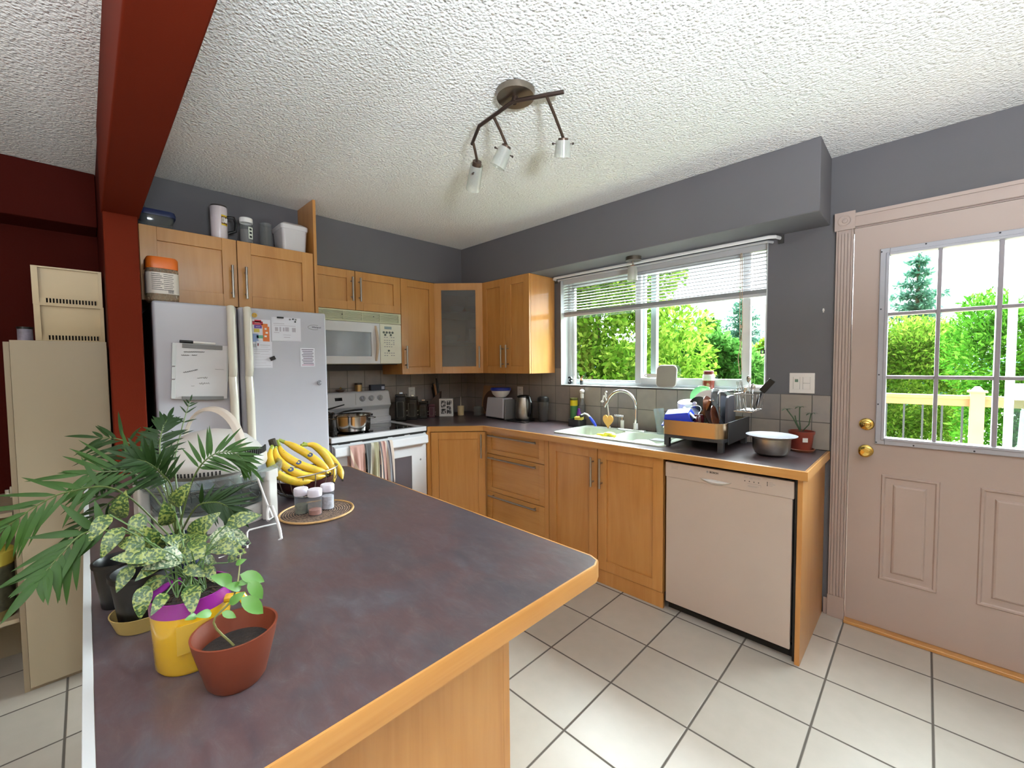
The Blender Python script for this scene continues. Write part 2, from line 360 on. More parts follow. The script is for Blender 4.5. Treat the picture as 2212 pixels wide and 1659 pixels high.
# tiled splashbacks: thin tile skins on the walls
b = MB().box(0, -1.74, .9115, .008, 0, 1.36); struct(b.build('trim_4', M_['tile_s'], smooth=0), 'slate tile splashback behind the stove')
b = MB().prism([(.008, .9115), (3.108, .9115), (3.108, 1.2140), (1.262, 1.2140), (1.262, 1.3660), (.008, 1.3660)], -.008, 0, (), 'xz'); struct(b.build('trim_5', M_['tile_w'], smooth=0), 'slate tile splashback under the window')

# window
win = bpy.data.objects.new('window_1', None); COL.objects.link(win); win.location = ((WX0+WX1)/2, .07, WZ0); ORG['window_1'] = win.location.copy(); struct(win, 'white sliding kitchen window')
def ring(b, x0, z0, x1, z1, w, y0, y1, wb=None, wt=None):
    wb = w if wb is None else wb; wt = w if wt is None else wt
    b.box(x0, y0, z0, x0+w, y1, z1); b.box(x1-w, y0, z0, x1, y1, z1); b.box(x0+w, y0, z0, x1-w, y1, z0+wb); b.box(x0+w, y0, z1-wt, x1-w, y1, z1)
b = MB(); ring(b, WX0, WZ0, WX1, WZ1, .004, -.010, .10, .004); b.build('window_liner', M_['vinyl'], win, smooth=0)
b = MB(); ring(b, WX0+.004, WZ0+.004, WX1-.004, WZ1-.004, .03, .088, .139, .03); b.box(1.93, .10, WZ0+.03, 1.968, .138, WZ1-.03); b.box(2.02, .095, WZ0+.03, 2.062, .137, WZ1-.03); b.build('window_frame', M_['vinyl'], win, bevel=.003)
b = MB(); ring(b, WX0+.034, WZ0+.034, 1.93, WZ1-.034, .03, .10, .13, .012); b.build('fixed_sash', M_['vinyl'], win, bevel=.003)
b = MB(); ring(b, 1.918, WZ0+.024, 2.694, WZ1-.02, .046, .050, .084, .046); b.build('sliding_sash', M_['vinyl'], win, bevel=.003)
MB().box(1.30, .114, WZ0+.04, 1.93, .117, WZ1-.06).build('pane', M_['pane'], win, smooth=0)
MB().box(1.962, .066, WZ0+.068, 2.65, .069, WZ1-.06).build('pane', M_['pane'], win, smooth=0)
b = MB(); ring(b, 2.752, 1.45, 2.772, 1.475, .004, .05, .07); b.build('sash_latch', M_['black'], win, smooth=0)

# door with its casing
dr = bpy.data.objects.new('door_1', None); COL.objects.link(dr); dr.location = (3.606, -.0, .02); ORG['door_1'] = dr.location.copy(); struct(dr, 'white back door with a nine pane window')
Y0, Y1 = -.012, .030   # door faces
GX = [3.331, 3.502, 3.517, 3.689, 3.706, 3.880]; GZ = [1.010, 1.310, 1.326, 1.625, 1.641, 1.926]
b = MB(); b.prism(rect(3.193, .02, 4.019, 2.086), Y0, Y1, [rect(GX[0]-.012, GZ[0]-.012, GX[5]+.012, GZ[5]+.012)], 'xz')
b.build('door_slab', M_['paint'], dr, smooth=0)
def raised(x0, z0, x1, z1):
    q = MB()
    def rg(d, y): return [(x0+d, y, z0+d), (x1-d, y, z0+d), (x1-d, y, z1-d), (x0+d, y, z1-d)]
    R = [rg(0, Y0), rg(.004, Y0-.006), rg(.012, Y0-.006), rg(.018, Y0+.0005), rg(.045, Y0-.001), rg(.05, Y0-.007), rg(.056, Y0-.009)]
    q.loft(R, True, False, True); return q
for x0, x1 in ((3.325, 3.537), (3.664, 3.876)):
    raised(x0, .278, x1, .822).build('door_panel', M_['paint'], dr, smooth=0)
b = MB(); ring(b, GX[0]-.034, GZ[0]-.034, GX[5]+.034, GZ[5]+.034, .036, Y0-.012, Y0+.002)
ring(b, GX[0]-.012, GZ[0]-.012, GX[5]+.012, GZ[5]+.012, .013, Y0-.016, Y1)
b.build('glazing_frame', mat('grey_white_vinyl', 'A4A4AC', .45), dr, bevel=.003)
b = MB()
for i in (1, 3): b.box(GX[i], Y0-.010, GZ[0], GX[i+1], Y1, GZ[5])
for i in (1, 3):
    for x0, x1 in ((GX[0], GX[1]), (GX[2], GX[3]), (GX[4], GX[5])): b.box(x0, Y0-.010, GZ[i], x1, Y1, GZ[i+1])
b.build('glazing_grid', mat('backlit_muntin', '8E888E', .5), dr, bevel=.003)  # backlit shade of the muntins put into their base colour
MB().box(GX[0], .006, GZ[0], GX[5], .010, GZ[5]).build('pane', M_['pane'], dr, smooth=0)
b = MB()
for x, z in ((3.302, 1.945), (3.46, 1.953), (3.69, 1.953), (3.86, 1.953), (3.305, 1.66), (3.305, 1.33), (3.305, 1.18), (3.302, .985), (3.44, .985), (3.64, .985), (3.84, .985)):
    b.cyl((x, Y0-.0105, z), (x, Y0-.0145, z), .0035, seg=8)
b.build('frame_screws', M_['ink'], dr)
for z, nm in ((1.073, 'deadbolt'), (.935, 'door_knob')):
    b = MB(); c = (3.262, Y0, z)
    b.lathe([(.030, 0), (.031, .004), (.026, .010), (.019, .013)], c, 28, (0, -1, 0), cap0=True)
    if nm == 'deadbolt':
        b.lathe([(.019, .013), (.017, .022), (.012, .026), (.0, .027)], c, 24, (0, -1, 0)); b.box(c[0]-.003, Y0-.030, z-.009, c[0]+.003, Y0-.024, z+.009)
    else: b.lathe([(.010, .012), (.009, .028), (.020, .036), (.026, .046), (.026, .056), (.018, .064), (.0, .066)], c, 28, (0, -1, 0))
    b.build(nm, M_['brass'], dr)
# frame / casing
cs = MB(); cs.box(DX0-.001, -.004, 0, 3.190, .13, DZ1-.008); cs.box(4.022, -.004, 0, DX1+.001, .13, DZ1-.008); cs.box(DX0-.001, -.004, DZ1-.008, DX1+.001, .13, DZ1+.002)
def flute(x0, x1):
    n = 4; w = x1-x0; cs.box(x0, -.012, 0, x1, 0, 2.088)
    for i in range(n): a = x0+.008+i*(w-.016)/n; cs.box(a+.002, -.018, .12, a+(w-.016)/n-.002, -.012, 2.07)
    cs.box(x0, -.018, 0, x0+.006, -.012, 2.088); cs.box(x1-.006, -.018, 0, x1, -.012, 2.088); cs.box(x0-.002, -.022, 0, x1+.002, -.012, .12)
flute(3.118, 3.187); flute(4.026, 4.095)
cs.box(3.193, -.014, 2.096, 4.02, 0, 2.168); cs.box(3.193, -.020, 2.150, 4.02, -.014, 2.166); cs.box(3.193, -.018, 2.098, 4.02, -.014, 2.108)
for x in (3.110, 4.018):
    cs.box(x, -.024, 2.088, x+.085, 0, 2.180)
    cs.lathe([(.030, 0), (.030, .003), (.026, .004), (.022, .001), (.012, .001), (.010, .005), (0, .006)], (x+.0425, -.024, 2.134), 24, (0, -1, 0))
struct(cs.build('trim_6', M_['paint'], smooth=30), 'fluted white door casing with corner blocks')
struct(MB().box(3.19, -.05, 0.0, 4.022, .13, .018).build('trim_7', M_['woodh'], bevel=.004), 'wooden door sill')
struct(MB().box(3.097, -.012, 0, 3.116, 0, .09).build('baseboard_1', M_['paint'], bevel=.002))

# ---------------- outdoors ----------------
def leafmat(name, dark, mid, light, tr=.35):
    m, nt, b, o = newmat(name); g = N(nt, 'ShaderNodeNewGeometry')
    n = N(nt, 'ShaderNodeTexNoise', Scale=1.6, Detail=4.0); nt.links.new(g.outputs['Position'], n.inputs['Vector'])
    a = N(nt, 'ShaderNodeMath', operation='MULTIPLY_ADD'); a.inputs[1].default_value = .55; nt.links.new(g.outputs['Random Per Island'], a.inputs[0])
    s = N(nt, 'ShaderNodeMath', operation='MULTIPLY'); s.inputs[1].default_value = .55; nt.links.new(n.outputs[0], s.inputs[0]); nt.links.new(s.outputs[0], a.inputs[2])
    c = ramp(nt, a.outputs[0], [(.2, dark), (.5, mid), (.85, light)])
    nt.nodes.remove(b); d = N(nt, 'ShaderNodeBsdfDiffuse'); t = N(nt, 'ShaderNodeBsdfTranslucent'); mx = N(nt, 'ShaderNodeMixShader'); mx.inputs[0].default_value = tr
    nt.links.new(c, d.inputs[0]); nt.links.new(c, t.inputs[0]); nt.links.new(d.outputs[0], mx.inputs[1]); nt.links.new(t.outputs[0], mx.inputs[2]); nt.links.new(mx.outputs[0], o.inputs[0]); return m
def leaves(parent, name, clumps, n, size, m, droop=0., asp=.5, shell=.75):
    """n leaf blades scattered through the outer shell of the clumps"""
    cl = np.array(clumps, float); C_ = cl[:, :3]; R_ = cl[:, 3]; S_ = cl[:, 4] if cl.shape[1] > 4 else np.ones(len(cl))
    p = R_**2; idx = rng.choice(len(cl), n, p=p/p.sum())
    d = rng.normal(size=(n, 3)); d /= np.linalg.norm(d, axis=1)[:, None]
    rad = R_[idx]*(shell+(1-shell)*rng.random(n)**.5*1.15)
    off = d*rad[:, None]; off[:, 2] *= S_[idx]; P = C_[idx]+off
    a = rng.normal(size=(n, 3))*.8+d; a[:, 2] -= droop; a /= np.linalg.norm(a, axis=1)[:, None]
    q = np.cross(a, rng.normal(size=(n, 3))); q /= np.linalg.norm(q, axis=1)[:, None]
    s = size*(.6+.8*rng.random(n))[:, None]; w = s*asp
    V = np.stack([P, P+a*s*.5+q*w*.5, P+a*s, P+a*s*.5-q*w*.5], 1).reshape(-1, 3)
    o = ORG[parent.name] if parent else Vector((C_[:, 0].mean(), C_[:, 1].mean(), C_[:, 2].min()))
    V -= np.array(o); me = bpy.data.meshes.new(name); me.vertices.add(4*n); me.vertices.foreach_set('co', V.ravel())
    me.loops.add(4*n); me.loops.foreach_set('vertex_index', np.arange(4*n)); me.polygons.add(n); me.polygons.foreach_set('loop_start', np.arange(0, 4*n, 4)); me.polygons.foreach_set('loop_total', np.full(n, 4))
    me.materials.append(m); me.update(calc_edges=True); ob = bpy.data.objects.new(name, me); COL.objects.link(ob)
    if parent: ob.parent = parent
    else: ob.location = o
    ORG[ob.name] = o; return ob
bark = mat('bark', '5A4A3A', .9, var=.3, scale=20)
gm = mat('lawn_green', 'A4B088', .95, var=.3, scale=3)
struct(MB().box(-60, .9, -1.3, 60, 120, -1.2).build('ground', gm, smooth=0))
lf_y = leafmat('maple_leaves', '2E4C12', '557A22', '84983E'); lf_g = leafmat('garden_leaves', '224A1C', '3E6C2C', '628C48')
lf_c = leafmat('cedar_leaves', '1E460C', '376C1A', '5E9030'); lf_f = leafmat('fir_leaves', '24443A', '3A5E50', '5A7C6C'); lf_b = leafmat('far_leaves', '5A8C60', '7AA87C', '9CC29C')
def tree(x, y, zb, zt, rad, n, size, m, label, trunk=.12, blobs=30, name='leafy_tree', seed=1, flat=.85):
    g = np.random.default_rng(seed); t = thing(name, (x, y, -1.2), label, 'tree')
    cl = []
    for i in range(blobs):
        h = g.random(); z = zb+(zt-zb)*h; rr_ = rad*math.sqrt(max(.05, 1-(2*h-.9)**2))*(.5+.5*g.random()); a = g.random()*2*PI
        cl.append((x+rr_*math.cos(a), y+rr_*math.sin(a)*.7, z, rad*(.22+.2*g.random()), flat))
    leaves(t, 'crown', cl, n, size, m, shell=.45)
    b = MB(); b.tube([(x, y, -1.2), (x+.05, y, zb), (x-.03, y, zb+(zt-zb)*.7)], [trunk, trunk*.8, trunk*.3], 10); b.build('trunk', bark, t); return t
tree(-1.35, 4.6, -.6, 4.1, 1.75, 60000, .12, lf_y, 'bushy yellow-green tree filling the left window pane', blobs=90, seed=3, name='garden_tree', flat=.7)
tree(-2.22, 10.4, -.6, 2.44, 1.5, 20000, .12, lf_g, 'loose green tree left of the gap seen through the middle pane', blobs=40, seed=5)
tree(-2.27, 13.2, .5, 3.08, .50, 2500, .15, lf_g, 'thin leafy treetop sticking up through the middle pane', blobs=14, seed=12, trunk=.05)
tree(.35, 6.9, -.8, 1.70, 1.05, 18000, .12, lf_g, 'rounded green shrub low in the middle pane', blobs=36, seed=7, name='garden_shrub')
tree(.70, 9.7, -.8, 1.95, 1.0, 14000, .11, lf_y, 'green bush seen through the narrow right pane', blobs=30, seed=8, name='garden_shrub')
def conifer(x, y, z0, zt, rad, n, m, label, seed=1, name='conifer'):
    g = np.random.default_rng(seed); t = thing(name, (x, y, -1.2), label, 'tree'); cl = []
    H = zt-z0; L = 16
    for i in range(L):
        h = i/L; rr_ = rad*(1-h)**.8; k = max(3, int(9*(1-h))+2)
        for j in range(k):
            a = 2*PI*(j+g.random()*.6)/k; ext = .65+.5*g.random()
            for q in (.25, .5, .75, 1.): cl.append((x+rr_*q*ext*math.cos(a), y+rr_*q*ext*math.sin(a), z0+H*h-.10*q*rr_*(1-h)+.1*g.random(), .08+.15*rr_*(1.15-q), .45))
    cl.append((x, y, zt-.1, .12, 2.0)); leaves(t, 'crown', cl, n, .15, m, .2, .35, .3)
    MB().tube([(x, y, -1.2), (x, y, zt)], [.16, .02], 8).build('trunk', bark, t); return t
conifer(-2.15, 17, -.5, 4.5, 1.7, 26000, lf_f, 'blue-green fir behind the shrubs in the middle pane', 4)
conifer(3.25, 15, -.5, 4.65, 1.7, 26000, lf_f, 'tall blue-green fir seen through the top left door panes', 9)
def hedge(name, x0, x1, y, zt, n, m, label, seed):
    g = np.random.default_rng(seed); cl = []
    for i in range(int((x1-x0)*26)):
        x = x0+(x1-x0)*g.random(); z = -1.1+(zt+1.1)*g.random()**.8; cl.append((x, y+g.normal()*.22, z, .24+.16*g.random(), 1.5))
    for i in range(int((x1-x0)*5)): x = x0+(x1-x0)*i/int((x1-x0)*5); cl.append((x, y, zt-.1+.15*g.random(), .16, 1.9))
    return tag(leaves(None, name, cl, n, .085, m, -.5, .35, .5), label, 'hedge')
hedge('cedar_hedge', 2.35, 3.95, 8.6, 1.80, 34000, lf_y, 'yellow-green cedar hedge behind the deck rail, left door panes', 1)
hedge('cedar_hedge', 3.95, 7.2, 6.6, 2.02, 60000, lf_c, 'bright green cedar hedge behind the deck post, right door panes', 2)
hedge('cedar_hedge', -10, -4.9, 8.2, 2.6, 20000, lf_g, 'pale green hedge at the far left of the window', 3)
hill = mat('hazy_blue_hill', '7FA8C4', .95, var=.12, scale=.1)
g_ = np.random.default_rng(3); top = [(-95+i*4.2, 3.6+2.3*math.sin(i*.42+1.0)+.8*g_.random()) for i in range(46)]
b = MB(); b.loft([[(x, 80, -8) for x, z in top], [(x, 84, z*.7) for x, z in top], [(x, 90, z) for x, z in top]], False, False, False)
struct(b.build('distant_hills', hill), 'hazy blue hills on the horizon')
# deck
deckw = mat('deck_boards', 'D2BEA2', .7, var=.15, scale=9); railw = mat('cedar_rail', 'A07C54', .6, var=.08, scale=6); postw = mat('pale_post', 'A48A68', .6, var=.06)
b = MB()
for i in range(28): b.box(2.7, .16+i*.145, -.09, 7.2, .16+i*.145+.139, -.06)
struct(b.build('deck', deckw, smooth=0), 'wooden deck outside the back door')
rl = thing('deck_railing', (5.0, 4.05, -.06), 'pale cedar deck railing with dark balusters beyond the back door', 'railing')
MB().box(2.75, 4.0, .965, 7.1, 4.12, 1.004).build('top_rail', railw, rl, bevel=.004)
MB().box(2.75, 4.04, .885, 7.1, 4.08, .965).build('rail_board', railw, rl, bevel=.004)
MB().box(2.75, 4.04, .02, 7.1, 4.08, .10).build('bottom_rail', railw, rl, bevel=.004)
bal = mat('dark_baluster', '2C3238', .5)
for i in range(26):
    x = 2.98+i*.16
    if abs(x-3.885) > .07: MB().box(x-.009, 4.05, .10, x+.009, 4.07, .885).build('baluster', bal, rl, smooth=0)
for x in (2.80, 3.885, 5.6):
    MB().box(x-.055, 3.955, -.06, x+.055, 4.065, 1.045).build('post', postw, rl, bevel=.005)
    b = MB(); b.box(x-.075, 3.935, 1.045, x+.075, 4.085, 1.065); b.taper(x-.05, 3.96, x+.05, 4.06, 1.065, 1.11, .03, .03, .03, .03); b.build('post_cap', postw, rl, bevel=.003)
# screened gazebo panel and plastic chair
sc_ = thing('patio_screen', (4.55, 1.6, -.06), 'white framed glass patio screen outside the right side of the door', 'screen')
b = MB(); b.box(3.86, 1.5, -.06, 3.90, 1.54, 2.15); b.box(5.6, 1.5, -.06, 5.64, 1.54, 2.5); b.add([(3.86, 1.5, 2.15), (5.64, 1.5, 2.5), (5.64, 1.54, 2.5), (3.86, 1.54, 2.15), (3.86, 1.5, 2.22), (5.64, 1.5, 2.57), (5.64, 1.54, 2.57), (3.86, 1.54, 2.22)], [(0, 1, 5, 4), (1, 2, 6, 5), (2, 3, 7, 6), (3, 0, 4, 7), (4, 5, 6, 7), (3, 2, 1, 0)])
b.box(3.90, 1.5, 1.13, 5.6, 1.54, 1.24); b.box(3.90, 1.5, -.06, 5.6, 1.54, .05); b.build('frame', M_['vinyl'], sc_, bevel=.004)
MB().box(3.90, 1.518, .05, 5.6, 1.523, 1.13).build('pane', glassmat('green_glass', 'C6DCD8', .03, .1), sc_, smooth=0)
ch = thing('patio_chair', (4.25, 2.35, -.06), 'white plastic patio chair behind the glass screen', 'chair')
pc = M_['plastic']
MB().box(4.02, 2.12, .36, 4.48, 2.56, .39).build('seat', pc, ch, bevel=.01)
b = MB(); b.prism([(4.02, .39), (4.48, .39), (4.46, .98), (4.04, .98)], 2.53, 2.56, [[(4.08, .55), (4.15, .55), (4.15, .9), (4.09, .9)], [(4.22, .55), (4.28, .55), (4.28, .9), (4.22, .9)], [(4.35, .55), (4.42, .55), (4.41, .9), (4.35, .9)]], 'xz'); b.build('backrest', pc, ch)
for x in (4.0, 4.47): MB().box(x, 2.10, .60, x+.05, 2.55, .63).build('armrest', pc, ch, bevel=.008)
for x in (4.04, 4.44):
    for y in (2.13, 2.53): MB().taper(x-.02, y-.02, x+.02, y+.02, -.06, .60 if y < 2.3 else .39).build('leg', pc, ch)
# ---------------- cabinets ----------------
def shaker(M, x0, x1, z0, z1, t=.020, fwid=.062, panel=True):
    b = MB(M); f = fwid
    b.box(x0, -t, z0, x0+f, 0, z1); b.box(x1-f, -t, z0, x1, 0, z1); b.box(x0+f, -t, z0, x1-f, 0, z0+f); b.box(x0+f, -t, z1-f, x1-f, 0, z1)
    if panel: b.box(x0+f, -t*.45, z0+f, x1-f, -t*.1, z1-f)
    return b
def pull(M, x, z0, z1, parent, y=-.020, horiz=False):
    b = MB(M); r = .0068
    if horiz:
        b.cyl((x, y-.032, z0), (x+z1, y-.032, z0), r, seg=12)
        for q in (x+.03, x+z1-.03): b.cyl((q, y, z0), (q, y-.032, z0), .005, seg=10)
    else:
        b.cyl((x, y-.032, z0), (x, y-.032, z1), r, seg=12)
        for q in (z0+.03, z1-.03): b.cyl((x, y, q), (x, y-.032, q), .005, seg=10)
    return tag(b.build('handle', M_['steel'], parent), 'brushed steel bar handle')
def base_pt(L, R, z): return ((L[0]+R[0])/2, (L[1]+R[1])/2, z)
W_, WH = M_['wood'], M_['woodh']
Z0, Z1 = 1.325, 2.129
# over-stove wall cabinet
t = thing('wall_cabinet', (.17, -1.354, 1.83), 'short maple wall cabinet with two doors above the microwave', 'cabinet', 'maple wall cabinets')
MB().box(.002, -1.743, 1.828, .314, -.977, Z1).build('body', W_, t, smooth=0)
M, w = frame((.316, -1.743), (.316, -.977))
for a, c, hx in ((0, .374, .345), (.377, w, .407)):
    d = shaker(M, a+.001, c-.001, 1.830, Z1-.001).build('door', W_, t, bevel=.0015); pull(M, hx, 1.895, 2.075, d)
# narrow tall
t = thing('wall_cabinet', (.17, -.80, Z0), 'tall narrow maple wall cabinet between the microwave and the glass-door cabinet', 'cabinet', 'maple wall cabinets')
MB().box(.002, -.975, Z0, .314, -.6285, Z1).build('body', W_, t, smooth=0)
M, w = frame((.316, -.9755), (.316, -.629))
d = shaker(M, .002, w-.001, Z0, Z1-.001).build('door', W_, t, bevel=.0015); pull(M, .033, 1.375, 1.565, d)
# glass corner
t = thing('glass_door_cabinet', (.3, -.3, Z0), 'maple corner wall cabinet with a frosted glass door and dishes inside', 'cabinet')
P5 = [(.002, -.010), (.002, -.6275), (.3215, -.6275), (.6275, -.3215), (.6275, -.010)]
inn = mat('cabinet_interior', 'A89C88', .6)
b = MB(); b.prism(P5, Z0, Z0+.018); b.prism(P5, Z1-.018, Z1)
b.box(.002, -.6275, Z0+.018, .3215, -.6125, Z1-.018); b.box(.6125, -.3215, Z0+.018, .6275, -.010, Z1-.018); b.box(.002, -.6125, Z0+.018, .012, -.010, Z1-.018); b.box(.012, -.02, Z0+.018, .6125, -.010, Z1-.018)
b.build('body', W_, t, smooth=0)
Pi = [(.014, -.022), (.014, -.61), (.30, -.61), (.60, -.30), (.60, -.022)]
shz = (1.615, 1.885)
for z in shz: MB().prism(Pi, z-.016, z).build('shelf', M_['plastic'], t, smooth=0)
M, w = frame((.3215, -.6275), (.6275, -.3215))
d = shaker(M, .002, w-.002, Z0, Z1-.001, panel=False).build('door', W_, t, bevel=.0015); pull(M, w-.033, 1.375, 1.565, d)
m, nt, bs, o = newmat('frosted_glass'); nt.nodes.remove(bs)
rf = N(nt, 'ShaderNodeBsdfRefraction', Roughness=.22, IOR=1.02); rf.inputs[0].default_value = lin('E2E2E0'); df = N(nt, 'ShaderNodeBsdfDiffuse'); df.inputs[0].default_value = lin('9A9A98'); gl = N(nt, 'ShaderNodeBsdfGlossy', Roughness=.2)
a = N(nt, 'ShaderNodeMixShader'); a.inputs[0].default_value = .30; nt.links.new(rf.outputs[0], a.inputs[1]); nt.links.new(df.outputs[0], a.inputs[2]); c2 = N(nt, 'ShaderNodeMixShader'); c2.inputs[0].default_value = .04; nt.links.new(a.outputs[0], c2.inputs[1]); nt.links.new(gl.outputs[0], c2.inputs[2]); nt.links.new(c2.outputs[0], o.inputs[0])
tag(MB(M).box(.06, -.011, Z0+.06, w-.06, -.007, Z1-.06).build('glass_panel', m, d, smooth=0), 'frosted glass panel')
bowlp = [(.0, 0), (.03, 0), (.032, .006), (.055, .03), (.066, .055), (.063, .055), (.05, .03), (.0, .012)]
cupp = [(.0, 0), (.03, 0), (.038, .02), (.040, .09), (.037, .09), (.035, .02), (.0, .01)]
for i, (x, y, z, s, nm) in enumerate([(.30, -.36, shz[1], 1.1, 'bowl'), (.40, -.26, shz[1], 1.0, 'bowl'), (.29, -.41, shz[0], 1.15, 'bowl'), (.45, -.27, shz[0], 1.35, 'cup')]):
    b = MB(T(x, y, z+.0005) @ Matrix.Scale(s, 4)); b.lathe(bowlp if nm == 'bowl' else cupp, seg=24)
    tag(b.build(nm, M_['plastic']), ['white bowl on the upper shelf, left, behind the frosted glass', 'white bowl on the upper shelf, right, behind the frosted glass', 'white bowl on the lower shelf behind the frosted glass', 'white cup on the lower shelf behind the frosted glass'][i], nm, 'dishes in the corner cabinet')
# end cabinet
t = thing('wall_cabinet', (.915, -.17, Z0), 'tall maple wall cabinet with two doors next to the window', 'cabinet', 'maple wall cabinets')
tag(MB().box(.6285, -.314, Z0, 1.200, -.010, Z1).build('body', wood('glossy_maple_side', 'A8703A', 'B67C42', 'C28A4E', True, .16, 1.0), t, bevel=.001), 'glossy maple cabinet box')
M, w = frame((.6285, -.316), (1.2005, -.316))
for a, c, hx in ((0, .298, .271), (.300, w, .332)):
    d = shaker(M, a+.001, c-.001, Z0, Z1-.001).build('door', W_, t, bevel=.0015); pull(M, hx, 1.375, 1.565, d)
# over fridge
t = thing('wall_cabinet', (.3, -2.19, 1.752), 'deep maple cabinet with two doors above the refrigerator', 'cabinet', 'maple wall cabinets')
MB().box(.002, -2.628, 1.752, .569, -1.768, 2.1300).build('body', W_, t, smooth=0)
M, w = frame((.571, -2.628), (.571, -1.768))
for a, c, hx in ((0, .4275, .398), (.4305, w, .467)):
    d = shaker(M, a+.001, c-.001, 1.752, 2.138, fwid=.070).build('door', W_, t, bevel=.0015); pull(M, hx, 1.80, 1.985, d)
tag(MB().box(.002, -1.766, 0, .600, -1.747, ZC).build('end_panel', W_, bevel=.001), 'tall maple panel between the refrigerator and the microwave', 'panel')

# worktop on the window side
FASC = .040
WT = [(.009, -.009), (.009, -.951), (.655, -.951), (.655, -.927), (.948, -.618), (3.112, -.618), (3.112, -.009)]
SK = (1.585, -.520, 2.395, -.075)   # sink cut-out
t = thing('worktop', (1.6, -.4, .872), 'slate-look laminate worktop with maple edge running under the window', 'worktop')
sk_hole = [(SK[0]+.02, SK[1]+.02), (SK[2]-.02, SK[1]+.02), (SK[2]-.02, SK[3]-.02), (SK[0]+.02, SK[3]-.02)]
Wi = [(.009, -.009), (.009, -.951), (.650, -.951), (.650, -.925), (.945, -.612), (3.106, -.612), (3.106, -.009)]
MB().prism(Wi, .872, .910, [sk_hole]).build('top', M_['lam'], t, smooth=0)
b = MB(); e = [(.656, -.951), (.656, -.9275), (.9475, -.6185), (3.1125, -.6185), (3.1125, -.009)]
inner = [(.638, -.951), (.638, -.935), (.938, -.600), (3.094, -.600), (3.094, -.009)]
b.loft([[(p[0], p[1], .868), (p[0], p[1], .9085), (q[0]+(p[0]-q[0])*.33, q[1]+(p[1]-q[1])*.33, .9105), (q[0], q[1], .868)] for p, q in zip(e, inner)], True, True, True)
tag(b.build('edge_trim', WH, t, smooth=0), 'maple edge strip')
# base units
def carcass(b, x0, x1, z0=.09, z1=.866): b.box(x0, -.571, z0, x1, -.012, z1)
t = thing('base_cabinet', (.5, -.5, 0), 'maple corner base cabinet with one angled door beside the stove', 'cabinet', 'maple base cabinets')
cp = [(.012, -.012), (.012, -.948), (.62, -.948), (.632, -.905), (.940, -.585), (.952, -.571), (.952, -.012)]
b = MB(); b.prism(cp, .09, .866); b.prism([(x*.97, y*.97) for x, y in cp], 0, .09); b.build('body', W_, t, smooth=0)
M, w = frame((.637, -.912), (.952, -.590))
MB().box(.60, -.952, .0, .648, -.915, .868).build('filler_strip', W_, t, bevel=.001)
d = shaker(M, .008, w-.008, .095, .862, fwid=.058).build('door', W_, t, bevel=.0015); pull(M, w-.040, .655, .845, d)
t = thing('drawer_cabinet', (1.28, -.3, 0), 'maple base cabinet with three drawers left of the sink', 'cabinet', 'maple base cabinets')
b = MB(); carcass(b, .954, 1.604); b.box(.954, -.54, 0, 1.604, -.012, .09); b.box(1.568, -.592, 0, 1.604, -.571, .866); b.build('body', W_, t, smooth=0)
M, w = frame((.960, -.572), (1.566, -.572))
for z0, z1 in ((.690, .863), (.385, .686), (.095, .381)):
    b = MB(M); f = .05; b.box(0, -.020, z0, f, 0, z1); b.box(w-f, -.02, z0, w, 0, z1); b.box(f, -.02, z0, w-f, 0, z0+.035); b.box(f, -.02, z1-.045, w-f, 0, z1); b.box(f, -.009, z0+.035, w-f, -.002, z1-.045)
    d = b.build('drawer', WH, t, bevel=.0015); pull(M, .045, z1-.025, .505, d, horiz=True)
t = thing('sink_cabinet', (2.02, -.3, 0), 'maple base cabinet with two tall doors under the sink', 'cabinet', 'maple base cabinets')
b = MB()
b.box(1.606, -.571, .09, 1.622, -.012, .866); b.box(2.420, -.571, .09, 2.438, -.012, .866); b.box(1.622, -.571, .09, 2.42, -.012, .108); b.box(1.622, -.571, .852, 2.42, -.553, .866); b.box(1.606, -.586, 0, 2.438, -.568, .088)
b.build('body', W_, t, smooth=0)
M, w = frame((1.607, -.572), (2.438, -.572))
for a, c, hx in ((0, .397, .368), (.400, w, .432)):
    d = shaker(M, a+.001, c-.001, .092, .863).build('door', W_, t, bevel=.0015); pull(M, hx, .620, .808, d)
# dishwasher
t = thing('dishwasher', (2.755, -.3, 0), 'white built-in dishwasher with a recessed handle under the worktop end', 'dishwasher')
MB().box(2.456, -.55, .10, 3.052, -.02, .848).build('body', M_['gasket'], t, smooth=0)
M, w = frame((2.452, -.574), (3.058, -.574))
zz = [(.0, .058), (w, .058), (w, .851), (0, .851)]
b = MB(M); b.box(.004, -.019, .058, w-.006, 0, .770); b.box(0, -.022, .770, w, 0, .851); b.build('door', M_['dw'], t, bevel=.002)
# scooped handle
b = MB(M); hx, hz = .262, .788
n = 24; top = []; bot = []; lip = []
for i in range(n+1):
    u = -1+2*i/n; x = hx+u*.078; top.append((x, -.0225, hz+.008-.003*abs(u))); bot.append((x, -.0225, hz+.006-.024*(1-u*u))); lip.append((x, -.0225-.012*(1-u*u), hz+.008-.012*(1-u*u)))
b.loft([top, lip, bot], False, False, False); tag(b.build('handle', M_['plastic'], t, solid=.0012), 'curved grip')
b = MB(M); b.lathe([(.0, .0), (.0055, 0), (.0055, .0006), (.0045, .0006), (.0045, .0012), (0, .0012)], (.225, -.022, .832), 20, (0, -1, 0)); b.build('logo_ring', M_['inkg'], t)
text(t, 'lettering', 'BOSCH', textM(M, .257, .832, -.0222), .013, M_['ink'], bold=.0004)
b = MB(M)
for i in range(4): b.cyl((.402+i*.020, -.0222, .819), (.402+i*.020, -.0235, .819), .0024, seg=10)
for i in range(3): b.cyl((.499, -.0222, .829-i*.0075), (.499, -.0235, .829-i*.0075), .0022, seg=10)
b.build('button_dots', M_['ink'], t)
